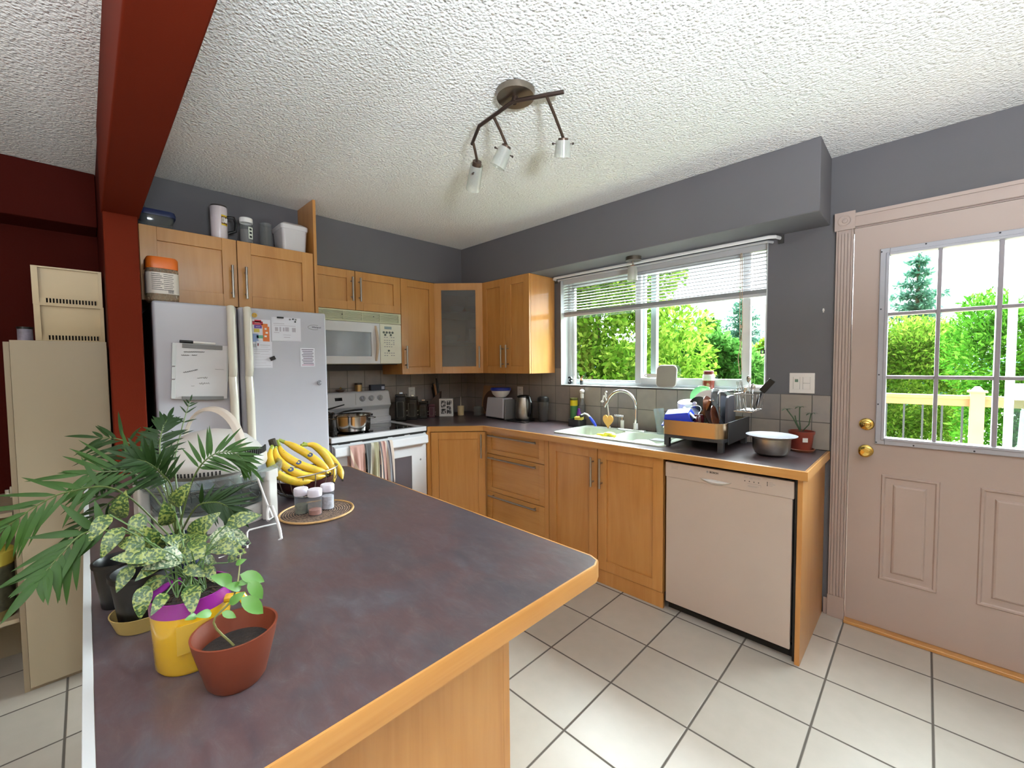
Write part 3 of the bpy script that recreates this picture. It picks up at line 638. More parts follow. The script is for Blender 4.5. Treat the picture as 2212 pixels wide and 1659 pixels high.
b = MB(M)
for i, (x0, x1, z) in enumerate([(.398, .470, .842), (.398, .415, .836), (.422, .436, .836), (.440, .455, .836), (.458, .470, .836), (.422, .436, .832), (.413, .472, .808), (.415, .462, .799), (.415, .455, .794), (.505, .522, .829), (.505, .532, .8215), (.505, .520, .814)]): b.box(x0, -.0226, z-.0006, x1, -.0215, z+.0006)
b.box(.472, -.0226, .796, .4726, -.0215, .808)
for z in (.832, .826, .820): b.box(.040, -.0226, z, .062, -.0215, z+.0006)
b.box(.036, -.0226, .815, .0366, -.0215, .838); b.box(.066, -.0226, .815, .0666, -.0215, .838)
b.build('printed_marks', M_['inkg'], t, smooth=0)
tag(MB(M).box(0, .03, .0, w, .05, .057).build('toe_kick', M_['dark'], t, smooth=0), 'black toe kick')
tag(MB(M).box(w+.001, -.004, .0, w+.012, .01, .866).build('gap_shade_strip', M_['gasket'], t, smooth=0), 'dark strip standing in for the shade in the gap')  # dark strip put where the open gap beside the dishwasher is only shaded
tag(MB().box(3.072, -.598, 0, 3.092, -.010, .868).build('end_panel', W_, bevel=.001), 'maple end panel to the right of the dishwasher', 'panel')

# peninsula
t = thing('peninsula_worktop', (2.2, -2.4, .87), 'slate-look laminate peninsula worktop with maple edge in the foreground', 'worktop')
def rrect(x0, y0, x1, y1, rs, n=6):
    """rounded rectangle, radii for corners (x0y0, x1y0, x1y1, x0y1)"""
    out = []
    for (cx, cy, sx_, sy_, a0), r in zip([(x0, y0, 1, 1, PI), (x1, y0, -1, 1, 1.5*PI), (x1, y1, -1, -1, 0), (x0, y1, 1, -1, .5*PI)], rs):
        if r <= 0: out.append((cx, cy)); continue
        for i in range(n+1): a = a0+.5*PI*i/n; out.append((cx+sx_*r+r*math.cos(a), cy+sy_*r+r*math.sin(a)))
    return out
PX0, PX1, PY0, PY1 = .90, 2.915, -2.862, -1.955
P_out = [(1.47, PY1), (1.43, -1.99), (1.43, -2.636), (.852, -2.636), (.852, PY0), (PX1-.04, PY0), (PX1-.012, PY0+.012), (PX1, PY0+.04), (PX1, PY1-.04), (PX1-.012, PY1-.012), (PX1-.04, PY1)]
P_out = P_out[::-1]
def inset(poly, d):
    c = []
    n = len(poly)
    for i in range(n):
        p = Vector(poly[i]); a = (p-Vector(poly[i-1])).normalized(); b2 = (Vector(poly[(i+1) % n])-p).normalized()
        n1 = Vector((-a.y, a.x)); n2 = Vector((-b2.y, b2.x)); m2 = (n1+n2); m2 = m2/m2.length_squared*2*d if m2.length > 1e-6 else n1*d
        c.append((p.x+m2.x, p.y+m2.y))
    return c
area_ = sum(P_out[i][0]*P_out[(i+1) % len(P_out)][1]-P_out[(i+1) % len(P_out)][0]*P_out[i][1] for i in range(len(P_out)))
if area_ < 0: P_out = P_out[::-1]
P_in = inset(P_out, .006); P_in2 = inset(P_out, .020)
MB().prism(P_in, .872, .910).build('top', M_['lam'], t, smooth=0)
b = MB(); R = [[(p[0], p[1], .868), (p[0], p[1], .906), (p[0]+(q[0]-p[0])*.3, p[1]+(q[1]-p[1])*.3, .9104), (q[0], q[1], .9104), (q2[0], q2[1], .868)] for p, q, q2 in zip(P_out, P_in, P_in2)]
R.append(R[0]); b.loft(R, True, False, False); tag(b.build('edge_trim', WH, t, bevel=0, smooth=30), 'maple edge strip')
tag(MB().box(.86, -2.8685, .869, 2.862, -2.8560, .9125).build('white_edge_strip', M_['vinyl'], t, bevel=.001), 'white edge strip')
t = thing('peninsula_cabinet', (2.2, -2.5, 0), 'maple base cabinet under the peninsula worktop', 'cabinet')
MB().box(1.50, -2.82, .0, 2.72, -2.14, .866).build('body', W_, t, smooth=0)
MB().box(2.72, -2.82, 0, 2.738, -2.142, .866).build('side_panel', W_, t, bevel=.001)
MB().box(2.68, -2.142, 0, 2.738, -2.120, .866).build('corner_post', W_, t, bevel=.001)

# ---------------- refrigerator ----------------
FY0, FY1, FS = -2.6075, -1.7724, -2.2488
t = thing('refrigerator', (.4, -2.19, 0), 'white side-by-side refrigerator with long curved handles', 'refrigerator')
tag(MB().box(.04, FY0+.004, .02, .695, FY1-.004, 1.715).build('body', mat('black_fridge_side', '111012', .5), t, bevel=.004), 'black cabinet sides')
for y0, y1 in ((FY0, FS-.003), (FS+.003, FY1)):
    MB().box(.700, y0, .06, .782, y1, 1.731).build('door', M_['white'], t, bevel=.014, seg=4)
for s, yc in ((-1, -2.287), (1, -2.210)):
    b = MB()
    for z0, z1 in ((1.355, 1.722), (.40, 1.350)):
        pts = []; n = 14
        for i in range(n+1):
            u = i/n; z = z0+(z1-z0)*u; k = min(1, min(u, 1-u)*9) if z0 < 1 else min(1, .35+min(u*9, (1-u)*9))
            pts.append((.800+.018*k, yc, z))
        b.tube(pts, .020, 14, flat=1.0)
    q = [(.782, yc-.018, .40), (.805, yc+.018, 1.722)]; b.box(.781, yc-.014, .40, .800, yc+.014, 1.722)
    tag(b.build('handle', mat('handle_offwhite', 'D2CEC2', .25, var=.02, coat=.3), t), 'off-white curved handle')
MB().box(.70, FY0+.02, .0, .74, FY1-.02, .058).build('grille', M_['gasket'], t, smooth=0)
for y in (FY0+.05, FY1-.05): MB().cyl((.10, y, 0), (.10, y, .021), .02).build('foot', M_['gasket'], t)
M, w = frame((.782, FY0), (.782, FY1))
b = MB(M); pts = [(.765+.040*math.cos(a), -.001, 1.640+.014*math.sin(a)) for a in np.linspace(PI*.35, PI*1.65, 16)]
b.tube(pts, .0016, 6); b.build('logo_arc', M_['inkg'], t)
text(t, 'lettering', 'Whirlpool', textM(M, .775, 1.640, -.0005), .013, M_['ink'])

# ---------------- microwave ----------------
t = thing('microwave', (.17, -1.36, 1.414), 'white over-the-range microwave with a vent grille', 'microwave')
MB().box(.010, -1.738, 1.414, .318, -.981, 1.8255).build('body', M_['white2'], t, bevel=.002)
M, w = frame((.318, -1.738), (.318, -.981))
b = MB(M)
b.box(0, -.022, 1.742, w, 0, 1.752); b.box(0, -.022, 1.815, w, 0, 1.8255); b.box(0, -.022, 1.752, .012, 0, 1.815); b.box(w-.02, -.022, 1.752, w, 0, 1.815)
for i in range(7): b.box(.012, -.020, 1.7545+i*.0088, w-.02, -.004, 1.7545+i*.0088+.0052)
for i in range(4): b.box(.12+i*.15, -.0203, 1.752, .124+i*.15, -.003, 1.815)
tag(b.build('vent_grille', mat('grille_cream', 'C9CBAE', .45), t, smooth=0), 'cream slatted grille')
b = MB(M)
for x in (.262, .515): b.cyl((x, -.0205, 1.790), (x, -.0235, 1.790), .004, seg=10)
b.build('grille_screws', M_['ink'], t)
b = MB(M); b.prism(rect(.002, 1.418, .562, 1.739), -.026, 0, [rect(.075, 1.476, .490, 1.664)], 'xz'); d = b.build('door', M_['white3'], t, bevel=.003)
b = MB(M); b.box(.075, -.016, 1.476, .490, -.010, 1.664); tag(b.build('door_window', mat('microwave_window', '8E949C', .14, coat=.6), d, smooth=0), 'grey tinted door window')
b = MB(M); pts = [(.527, -.026-.030*math.sin(PI*i/12), 1.440+.276*i/12) for i in range(13)]; b.tube(pts, [.008+.004*math.sin(PI*i/12) for i in range(13)], 12, flat=1.0); tag(b.build('handle', mat('cream_handle', 'C4B29C', .3), d), 'bowed cream handle')
p = MB(M).box(.565, -.024, 1.418, w, 0, 1.739).build('control_panel', M_['white2'], t, bevel=.003)
tag(MB(M).box(.605, -.0255, 1.696, .668, -.0235, 1.718).build('display', mat('lcd_grey', '7C8C90', .2), p, smooth=0), 'grey display')
b = MB(M)
for x in (.598, .624, .650, .676): b.cyl((x, -.0235, 1.670), (x, -.0265, 1.670), .0095, seg=14)
for x in (.610, .660): b.cyl((x, -.0235, 1.650), (x, -.0265, 1.650), .0090, seg=14)
b.cyl((.640, -.0235, 1.522), (.640, -.0265, 1.522), .0085, seg=12)
tag(b.build('dark_buttons', mat('button_grey', '4E5650', .5), p), 'dark round buttons')
b = MB(M)
for zi, z in enumerate((1.628, 1.603, 1.585, 1.570, 1.552, 1.520, 1.500, 1.480)):
    for xi in range(5 if zi != 5 else 0):
        if (zi*3+xi) % 7 != 2: b.box(.600+xi*.020, -.0246, z, .612+xi*.020, -.0235, z+.006)
b.build('printed_marks', M_['inkg'], p, smooth=0)
tag(MB().box(.04, -1.72, 1.408, .30, -1.0, 1.414).build('base_plate', M_['gasket'], t, smooth=0), 'dark underside')

# ---------------- stove ----------------
SY0, SY1 = -1.712, -.957
t = thing('stove', (.33, -1.335, 0), 'white electric stove with a black glass cooktop', 'stove')
MB().box(.012, SY0, .02, .615, SY1, .880).build('body', M_['white3'], t, bevel=.002)
b = MB(); b.prism([(.10, SY0), (.655, SY0), (.655, SY1), (.10, SY1)], .880, .9165, [[(.13, SY0+.03), (.605, SY0+.03), (.605, SY1-.03), (.13, SY1-.03)]]); b.build('cooktop_rim', M_['white3'], t, bevel=.006, seg=3)
ct = MB().box(.130, SY0+.03, .884, .605, SY1-.03, .9085).build('cooktop', M_['blackg'], t, smooth=0)
b = MB()
for x, y, r in ((.25, -1.52, .075), (.47, -1.50, .10), (.25, -1.14, .09), (.47, -1.14, .075)): b.lathe([(r, 0), (r+.002, 0), (r+.002, .0004), (r, .0004), (r, 0)], (x, y, .9085), 40)
b.build('burner_ring', mat('burner_mark', '5A5A5C', .4), ct)
bg = MB(); Lp = [(.012, .88), (.105, .88), (.105, .955), (.075, .965), (.078, 1.02), (.112, 1.06), (.075, 1.175), (.060, 1.185), (.012, 1.185)]
bg.loft([[(x, SY0+.0, z) for x, z in Lp], [(x, SY1-.0, z) for x, z in Lp]], True, True, True); bgo = bg.build('backguard', M_['white3'], t, bevel=.006, seg=3)
# sloped panel frame
nrm = Vector((.115, 0, .037)).normalized(); 
def onpanel(y, s, off=0): return (.112-(.037)*s+nrm.x*off, y, 1.06+.115*s+nrm.z*off)
b = MB()
for y in (-1.215, -1.135, -1.055):
    c = onpanel(y, .55); b.lathe([(.024, 0), (.023, .012), (.015, .014), (.0145, .026), (0, .027)], c, 24, tuple(nrm))
tag(b.build('control_knob', mat('knob_grey', 'A8AAB0', .4), bgo), 'grey burner knobs') if False else None
for y in (-1.215, -1.135, -1.055):
    q = MB(); c = onpanel(y, .55); q.lathe([(.0245, 0), (.024, .010), (.019, .012), (.018, .024), (0, .025)], c, 24, tuple(nrm), cap0=True)
    q.box(c[0]+.02, y-.004, c[2]-.012, c[0]+.028, y+.004, c[2]+.024); tag(q.build('control_knob', mat('knob_grey', 'A4A6AC', .4), bgo), 'grey burner knob')
b = MB(); a = onpanel(-1.445, .72, .0005); c = onpanel(-1.385, .50, .0005); b.add([a, (a[0], -1.385, a[2]), c, (c[0], -1.445, c[2])], [(0, 1, 2, 3), (3, 2, 1, 0)]); tag(b.build('clock_display', M_['blackg'], bgo, smooth=0), 'black clock display')
b = MB(); pts = [onpanel(-1.272+.006*math.cos(u*PI), .95-.8*u, .0006) for u in np.linspace(0, 1, 12)]; b.tube(pts, .0012, 6); 
for i in range(4):
    for j in range(3): q = onpanel(-1.60+i*.035, .35+.2*j, .0006); b.cyl(q, tuple(Vector(q)+nrm*.0008), .0015, seg=6)
b.build('printed_marks', M_['inkg'], bgo)
b = MB(); b.box(.0765, SY0+.04, .972, .0785, SY1-.16, .990); tag(b.build('vent_slot', M_['dark'], bgo, smooth=0), 'dark vent slot')
od = MB(); od.prism([(SY0+.006, .205), (SY1-.006, .205), (SY1-.006, .868), (SY0+.006, .868)], .617, .652, [[(SY0+.14, .37), (SY1-.14, .37), (SY1-.14, .700), (SY0+.14, .700)]], 'yz')
od = od.build('oven_door', M_['white3'], t, bevel=.005)
tag(MB().box(.630, SY0+.14, .37, .648, SY1-.14, .700).build('oven_window', M_['grayg'], od, smooth=0), 'grey tinted oven window')
b = MB(); b.loft([[(.652, y, .862), (.690, y, .850), (.694, y, .795), (.682, y, .783), (.652, y, .800)] for y in (SY0+.01, SY1-.01)], True, True, True); tag(b.build('door_handle', M_['white3'], od, bevel=.005), 'full width white handle ledge')
b = MB()
for y0, y1 in ((SY0+.05, SY0+.13), (SY0+.22, SY1-.34), (SY1-.30, SY1-.20), (SY1-.15, SY1-.03)): b.box(.6525, y0, .8655, .6532, y1, .868); b.box(.640, y0, .8682, .6535, y1, .8700)
tag(b.build('door_vent', M_['dark'], od, smooth=0), 'dark vent slits')
tag(MB().box(.615, SY0, .870, .650, SY1, .880).build('top_gap', M_['dark'], t, smooth=0), 'dark seam')
MB().box(.617, SY0+.006, .025, .650, SY1-.006, .198).build('storage_drawer', M_['white3'], t, bevel=.006)
MB().lathe([(0, .0), (.008, 0), (.007, .002), (0, .0025)], (.652, SY1-.06, .66), 14, (1, 0, 0)).build('badge', M_['inkg'], od)
for y in (SY0+.05, SY1-.05): MB().cyl((.1, y, 0), (.1, y, .021), .018).build('foot', M_['gasket'], t)
for y in (SY0+.05, SY1-.05): MB().cyl((.55, y, 0), (.55, y, .021), .018).build('foot', M_['gasket'], t)
# ---------------- sink and taps ----------------
M_['sink'] = mat('pale_celadon_enamel', 'C8D0C2', .2, var=.02, coat=.3)
t = thing('kitchen_sink', (1.99, -.30, .735), 'pale green-white double bowl sink set in the worktop under the window', 'sink')
bl = rrect(1.635, -.475, 1.985, -.165, (.05,)*4); br = rrect(2.025, -.475, 2.350, -.165, (.05,)*4)
MB().prism(rrect(*SK, (.03,)*4), .9102, .9190, [bl, br]).build('rim', M_['sink'], t, bevel=.003)
for p in (bl, br):
    b = MB(); cx = sum(q[0] for q in p)/len(p); cy = sum(q[1] for q in p)/len(p)
    def sc(f, z): return [(cx+(q[0]-cx)*f, cy+(q[1]-cy)*f, z) for q in p]
    R = [sc(1, .9188), sc(.985, .905), sc(.96, .78), sc(.90, .755), sc(.2, .750), sc(.19, .746)]
    b.loft(R[::-1], True, True, False)
    b.build('basin', M_['sink'], t); MB().lathe([(.036, .0), (.036, .003), (.026, .003), (.024, .0005), (0, .0005)], (cx, cy, .7505), 20).build('drain', M_['steel'], t)
t = thing('faucet', (1.98, -.12, .919), 'chrome gooseneck faucet with a side lever on the sink ledge', 'faucet')
MB().prism(rrect(1.872, -.142, 2.098, -.092, (.02,)*4), .919, .932).build('base_plate', M_['chrome'], t, bevel=.003)
MB().cyl((2.015, -.117, .932), (2.015, -.117, .975), .017, .015).build('collar', M_['plastic'], t, bevel=.002)
b = MB(); pts = [(2.015, -.117, .97), (2.018, -.118, 1.04), (2.020, -.120, 1.09)]+[(1.918+.102*math.cos(a), -.122-.05*(a/PI), 1.098+.104*math.sin(a)) for a in np.linspace(0, PI*.93, 18)]+[(1.803, -.176, 1.098)]
b.tube(pts, .0105, 12); b.cyl((1.806, -.174, 1.108), (1.797, -.178, 1.082), .0135); b.build('spout', M_['chrome'], t)
b = MB(); b.cyl((1.908, -.117, .932), (1.908, -.117, .985), .0125); b.build('lever_post', M_['plastic'], t)
b = MB(); b.cyl((1.908, -.117, .985), (1.908, -.117, 1.012), .007); b.box(1.848, -.126, 1.010, 1.925, -.108, 1.024); b.build('lever', M_['chrome'], t, bevel=.003)
t = thing('filter_tap', (1.795, -.112, .919), 'slim white water filter tap left of the faucet', 'faucet')
b = MB(); b.cyl((1.795, -.112, .919), (1.795, -.112, .93), .012); b.tube([(1.795, -.112, .925), (1.792, -.112, 1.02), (1.782, -.114, 1.10), (1.770, -.118, 1.145), (1.757, -.124, 1.160)], .0045, 8); b.build('stem', M_['plastic'], t)
b = MB(); b.tube([(1.757, -.124, 1.160), (1.752, -.127, 1.135), (1.749, -.13, 1.118)], .005, 8); b.sphere((1.747, -.13, 1.115), .0085, sx=1.4); b.build('nozzle', M_['plastic'], t)
b = MB(); b.tube([(1.772, -.118, 1.150), (1.768, -.120, 1.180), (1.780, -.122, 1.192)], .006, 8); b.build('lever', M_['plastic'], t)
# heart shaped scrubber hung on the tap
b = MB(); H = [(16*math.sin(a)**3, 13*math.cos(a)-5*math.cos(2*a)-2*math.cos(3*a)-math.cos(4*a)) for a in np.linspace(0, 2*PI, 40, endpoint=False)]
b.prism([(1.806+x*.0026, .978+z*.0034) for x, z in H], -.150, -.136, (), 'xz'); tag(b.build('heart_sponge', mat('ochre_sponge', 'D2A058', .8, bmp=.4, bsc=200), bevel=.003), 'ochre heart-shaped scrubber leaning on the filter tap', 'sponge')
# soap tray and bottles
t = thing('soap_tray', (1.56, -.125, .91), 'dark rectangular soap tray left of the sink', 'tray')
b = MB(); b.prism(rrect(1.462, -.178, 1.572, -.078, (.01,)*4), .9105, .964, [rrect(1.467, -.173, 1.567, -.083, (.01,)*4)]); b.prism(rrect(1.467, -.173, 1.567, -.083, (.01,)*4), .9105, .916); b.build('tray', mat('smoky_tray', '2A2A2C', .3), t, bevel=.001)
tag(MB().lathe([(.0, 0), (.012, 0), (.012, .022), (.016, .03), (.02, .05), (.018, .095), (.011, .112), (.011, .13), (0, .13)], (1.522, -.115, .9165), 20, sx=1.0, sy=.7).build('soap_bottle', [mat('violet_plastic', '6A2E9A', .3)]), 'small violet dish soap bottle in the tray', 'bottle')
tag(MB().box(1.51, -.1335, .975, 1.534, -.1295, 1.01).build('bottle_label', M_['plastic']), 'white label on the violet bottle', 'label') if False else None
b = MB(T(1.548, -.150, .964, .2, .1)); b.box(-.03, -.02, 0, .035, .02, .024); tag(b.build('scouring_sponge', mat('yellow_sponge', 'CDB84A', .9, bmp=.6, bsc=160), bevel=.004), 'yellow sponge lying on the soap tray', 'sponge')
t = thing('dish_brush', (1.66, -.16, .92), 'dish brush with a blue and white handle leaning off the tray', 'brush')
MB().tube([(1.585, -.165, 1.004), (1.61, -.16, 1.018), (1.635, -.16, 1.012), (1.655, -.158, .995)], .007, 8).build('neck', M_['plastic'], t)
MB().tube([(1.655, -.158, .995), (1.685, -.158, .962), (1.712, -.158, .930)], [.009, .012, .008], 10).build('handle', M_['blue'], t)
MB().lathe([(0, 0), (.014, 0), (.018, .016), (.006, .024), (0, .024)], (1.584, -.165, .990), 14).build('bristle_head', M_['black'], t)
t = thing('scouring_powder_tub', (1.432, -.050, .91), 'green and yellow cleaning tub left of the soap tray', 'tub')
MB().lathe([(0, 0), (.030, 0), (.0305, .004), (.0305, .150), (0, .150)], (1.432, -.055, .9105), 28).build('tub', mat('green_label', '3E7A48', .35), t)
tag(MB().lathe([(.0309, .150), (.0309, .195), (0, .195)], (1.432, -.055, .9105), 28).build('band', mat('yellow_label', 'D6C022', .35), t), 'yellow band')
tag(MB().lathe([(.032, .195), (.032, .212), (0, .213)], (1.432, -.055, .9105), 28).build('lid', mat('olive_lid', '5A5A22', .4), t), 'dark lid')
t = thing('pump_bottle', (1.505, -.045, .91), 'clear pump bottle behind the soap tray', 'bottle')
MB().lathe([(0, 0), (.027, 0), (.029, .01), (.029, .16), (.014, .20), (.013, .215)], (1.505, -.045, .9105), 24).build('bottle', M_['cplast'], t)
b = MB(); b.cyl((1.505, -.045, 1.125), (1.505, -.045, 1.16), .014); b.sphere((1.505, -.045, 1.178), .020, sz=.9); b.build('pump_head', M_['plastic'], t)
# tumbler by the rack
b = MB(T(2.205, -.118, .9205, 0, 0, math.radians(-7))); b.lathe([(0, 0), (.028, 0), (.034, .172), (.032, .172), (.0265, .010), (0, .008)], seg=28); tag(b.build('drinking_glass', glassmat('tumbler_glass', 'E4ECEC', .03, .14, .12)), 'tall clear drinking glass leaning beside the dish rack', 'glass')
# things in the basins
b = MB(); g = np.random.default_rng(4)
for i, (x, y, z, dx, dy) in enumerate([(1.90, -.43, .905, .05, .022), (1.93, -.41, .918, .05, .018), (1.965, -.395, .925, .045, .03), (1.985, -.41, .932, .04, .028), (2.01, -.42, .925, .028, .02)]): b.sphere((x, y, z), 1, 14, 8, dx, dy, .013)
for a in (-.5, -.15, .2, .5): b.tube([(1.90, -.43, .908), (1.87, -.43+.04*a, .905), (1.835, -.43+.07*a, .895)], [.010, .009, .007], 8)
tag(b.build('rubber_glove', mat('yellow_rubber', 'D8CC3A', .5), smooth=80), 'yellow rubber glove draped over the sink divider', 'glove')
tag(MB().lathe([(.0, .07), (.05, .068), (.095, .045), (.105, .0), (.102, .0), (.092, .042), (.05, .063), (0, .065)], (2.19, -.355, .835), 32).build('upturned_bowl', M_['plastic']), 'upturned white bowl in the right sink basin', 'bowl')
# ---------------- dish rack ----------------
t = thing('dish_rack', (2.545, -.24, .91), 'steel and dark grey dish rack piled with dishes right of the sink', 'dish rack')
RX0, RX1, RY0, RY1 = 2.378, 2.712, -.470, -.030
dg = mat('dark_grey_plastic', '34363A', .4)
b = MB(); b.prism(rrect(RX0, RY0+.004, RX1, RY1, (.015,)*4), .965, .985); b.build('tray', dg, t, bevel=.002)
for x in (RX0+.018, RX1-.018):
    for y in (RY0+.022, RY1-.02): MB().taper(x-.014, y-.014, x+.014, y+.014, .9102, .966).build('leg', dg, t)
b = MB(); P_ = rrect(RX0, RY0, RX1, RY1, (.012, .05, .012, .012)); P2_ = rrect(RX0+.003, RY0+.003, RX1-.003, RY1-.003, (.010, .047, .010, .010))
b.prism(P_, .984, 1.068, [P2_]); tag(b.build('side_band', mat('warm_steel', 'C0A888', .26, 1, var=.06), t), 'brushed steel front band')
tag(MB().box(RX1+.0005, -.40, .950, RX1+.006, RY1, 1.072).build('side_panel', dg, t, bevel=.002), 'dark grey right side panel')
b = MB()
for i in range(9): x = RX0+.03+i*.034; b.tube([(x, RY0+.02, .99), (x, RY0+.02, 1.03), (x, RY0+.05, 1.04), (x, RY1-.05, 1.04), (x, RY1-.02, 1.03)], .0018, 6)
b.build('wire_grid', M_['chrome'], t)
b = MB(); b.tube([(2.655, -.36, 1.07), (2.655, -.36, 1.235), (2.655, -.10, 1.235), (2.655, -.10, 1.07)], .0025, 6); b.build('plate_divider', M_['chrome'], t)
b = MB(T(2.30, -.36, .921)); b.taper(-.04, -.04, .065, .04, 0, .004); tag(b.build('drain_spout', M_['grayp'], t), 'grey drip spout')
t = thing('utensil_basket', (2.77, -.23, 1.13), 'wire utensil basket with cutlery hung on the right of the dish rack', 'basket')
b = MB()
for z, e in ((1.225, 0), (1.130, .010)): b.tube([(2.722+e*.2, -.34, z), (2.722+e*.2, -.12, z), (2.822-e, -.12, z), (2.822-e, -.34, z)], .0022, 6, True)
for i in range(5):
    y = -.33+.05*i
    for x in (2.723, 2.821): b.tube([(x, y, 1.225), (x if x < 2.75 else x-.012, y, 1.130)], .0011, 6)
    b.tube([(2.724, y, 1.130), (2.81, y, 1.130)], .0011, 6)
b.tube([(2.724, -.16, 1.225), (2.720, -.16, 1.228), (2.716, -.16, 1.074)], .002, 6)
b.build('wire_cage', M_['chrome'], t)
for i, (x, y, dx, dy, L_, nm) in enumerate([(2.75, -.30, -.02, .0, .12, 'fork'), (2.765, -.27, -.012, .01, .115, 'spoon'), (2.75, -.23, -.024, .0, .12, 'fork'), (2.775, -.20, .0, .02, .125, 'spoon'), (2.76, -.16, -.02, .02, .17, 'spoon')]):
    b = MB(); p0 = Vector((x, y, 1.133)); p1 = p0+Vector((dx, dy, L_)); b.tube([tuple(p0), tuple(p1)], .0025, 6)
    if nm == 'spoon': b.sphere(tuple(p1), .016, 12, 8, .8, .25, 1.3)
    else:
        for k in (-1, 0, 1): b.tube([tuple(p1+Vector((0, 0, -.01))), tuple(p1+Vector((.006*k, 0, .006))), tuple(p1+Vector((.006*k, 0, .04)))], .0016, 6)
    tag(b.build(nm, M_['chrome']), f"steel {nm} in the utensil basket, {['nearest the front', 'second from the front', 'in the middle', 'fourth from the front', 'at the back by the wall'][i]}", nm, 'cutlery in the utensil basket')
t = thing('spatula', (2.80, -.22, 1.1), 'black spatula sticking up out of the utensil basket', 'utensil')
MB().tube([(2.785, -.19, 1.134), (2.80, -.20, 1.17), (2.826, -.21, 1.235)], .006, 8).build('handle', M_['black'], t)
b = MB(Matrix.Translation((2.826, -.21, 1.235)) @ Matrix.Rotation(math.radians(38), 4, 'Y')); b.box(-.017, -.004, 0, .017, .004, .085); b.build('blade', M_['black'], t, bevel=.003)
# the dishes
def disc(name, c, r, ax, m, label, cat, group=None, thick=.004, dome=.012, rim=None):
    b = MB(); b.lathe([(0, 0), (r*.6, 0), (r*.92, dome), (r, dome+.002), (r, dome+.002+thick*.6), (r*.9, dome+thick), (r*.58, thick), (0, thick)], c, 40, ax); return tag(b.build(name, m), label, cat, group)
lidm = mat('lid_steel', 'A8AAB0', .15, 1); brn = mat('brown_stoneware', '6E3A24', .3, coat=.4); wcut = wood('cutting_board_wood', '8A5830', '9C6638', 'B07C4C', True, .6, 0)
disc('pan_lid', (2.600, -.245, 1.140), .112, (1, .0, .22), lidm, 'steel pan lid standing in the rack, left of the two', 'lid', None)
disc('pan_lid', (2.632, -.250, 1.132), .104, (1, .0, .22), lidm, 'steel pan lid standing in the rack, right of the two', 'lid', None)
disc('dinner_plate', (2.570, -.30, 1.112), .092, (1, .0, .28), brn, 'reddish-brown plate standing left of the pan lids', 'plate')
disc('side_plate', (2.625, -.385, 1.088), .070, (1, .1, .20), brn, 'small reddish-brown plate at the front of the rack', 'plate')
b = MB(T(2.668, -.215, 1.042, .05)); b.prism(rrect(-.085, 0, .085, .165, (.01, .01, .04, .04)), -.006, .006, (), 'yz'); tag(b.build('chopping_board', mat('slate_grey_board', '4A4A52', .4), bevel=.002), 'dark grey chopping board standing at the right end of the rack', 'cutting board')
for i, (x, y, tilt, h, w_) in enumerate([(2.505, -.25, .55, .155, .10), (2.53, -.30, .42, .15, .05)]):
    b = MB(T(x, y, 1.045, 0, 0, tilt)); b.box(-.008, -w_/2, 0, .008, w_/2, h); tag(b.build('wooden_board', wcut, bevel=.003), ['wide wooden board leaning in the middle of the rack', 'narrow wooden board leaning against the brown plate'][i], 'cutting board')
b = MB(T(2.445, -.395, 1.060, .15, math.radians(16), math.radians(-8))); b.taper(-.085, -.055, .085, .055, 0, .060, .02, .02, .014, .014); b.box(-.092, -.062, -.003, .092, .062, .006); tag(b.build('food_box', M_['blue'], bevel=.006), 'royal blue upturned plastic box at the front left of the rack', 'box')
b = MB(T(2.395, -.30, 1.075, 0, .5, -.35)); b.box(-.075, -.10, 0, .06, .08, .004); tag(b.build('plastic_lid', mat('aqua_white', 'CFE4DE', .4), bevel=.002), 'pale square lid behind the blue box', 'lid')
b = MB(T(2.46, -.455, 1.0)); b.lathe([(.0, .0), (.03, .002), (.055, .03), (.062, .072), (.060, .072), (.05, .03), (0, .006)], (0, .04, .02), 28); tag(b.build('dark_bowl', mat('dark_bowl_glaze', '1C1A20', .2, coat=.5)), 'dark bowl under the blue box', 'bowl') if False else None
b = MB(T(2.465, -.285, 1.06, 0, .55, .2)); b.lathe([(0, .07), (.05, .07), (.068, .0), (.066, 0), (.048, .066), (0, .066)], seg=32); tag(b.build('glass_bowl', glassmat('rack_glass', 'D4E2E4', .03, .16, .18)), 'clear glass bowl upturned in the rack', 'bowl')
b = MB(T(2.415, -.20, 1.075, 0, .25)); b.lathe([(.0, .085), (.052, .085), (.056, .070), (.056, .0), (.054, 0), (.05, .07), (0, .08)], seg=32); tag(b.build('white_tub', M_['plastic']), 'round white tub at the back left of the rack', 'tub')
disc('green_plate', (2.465, -.10, 1.180), .070, (.25, -1, .18), mat('mint_plastic', '7ACB86', .4), 'mint green plastic plate standing at the back of the rack', 'plate')
b = MB(T(2.452, -.064, 1.155, 0, .1, .15)); b.lathe([(0, 0), (.028, 0), (.036, .09), (.034, .09), (.026, .004), (0, .004)], seg=24); tag(b.build('green_cup', mat('pale_green_plastic', 'A8E0A0', .4)), 'pale green cup behind the green plate', 'cup')
disc('white_plate', (2.535, -.165, 1.135), .100, (.35, -1, .55), M_['plastic'], 'large white plate leaning in the middle of the rack', 'plate')
b = MB(); c = (2.585, -.085, 1.155); 
for r, dz in ((.062, 0), (.058, .003)): b.lathe([(r, 0), (r+.003, .001), (r, .003), (r, 0)], c, 36, (.1, -1, .1))
b.lathe([(0, .012), (.03, .008), (.058, 0)], c, 36, (.1, -1, .1)); tag(b.build('pan_lid', glassmat('lid_glass', 'DCE6E8', .03, .2, .15)), 'round glass lid standing behind the white plate', 'lid')
t = thing('frying_pan', (2.52, -.37, 1.09), 'small black frying pan tipped up in the rack', 'pan')
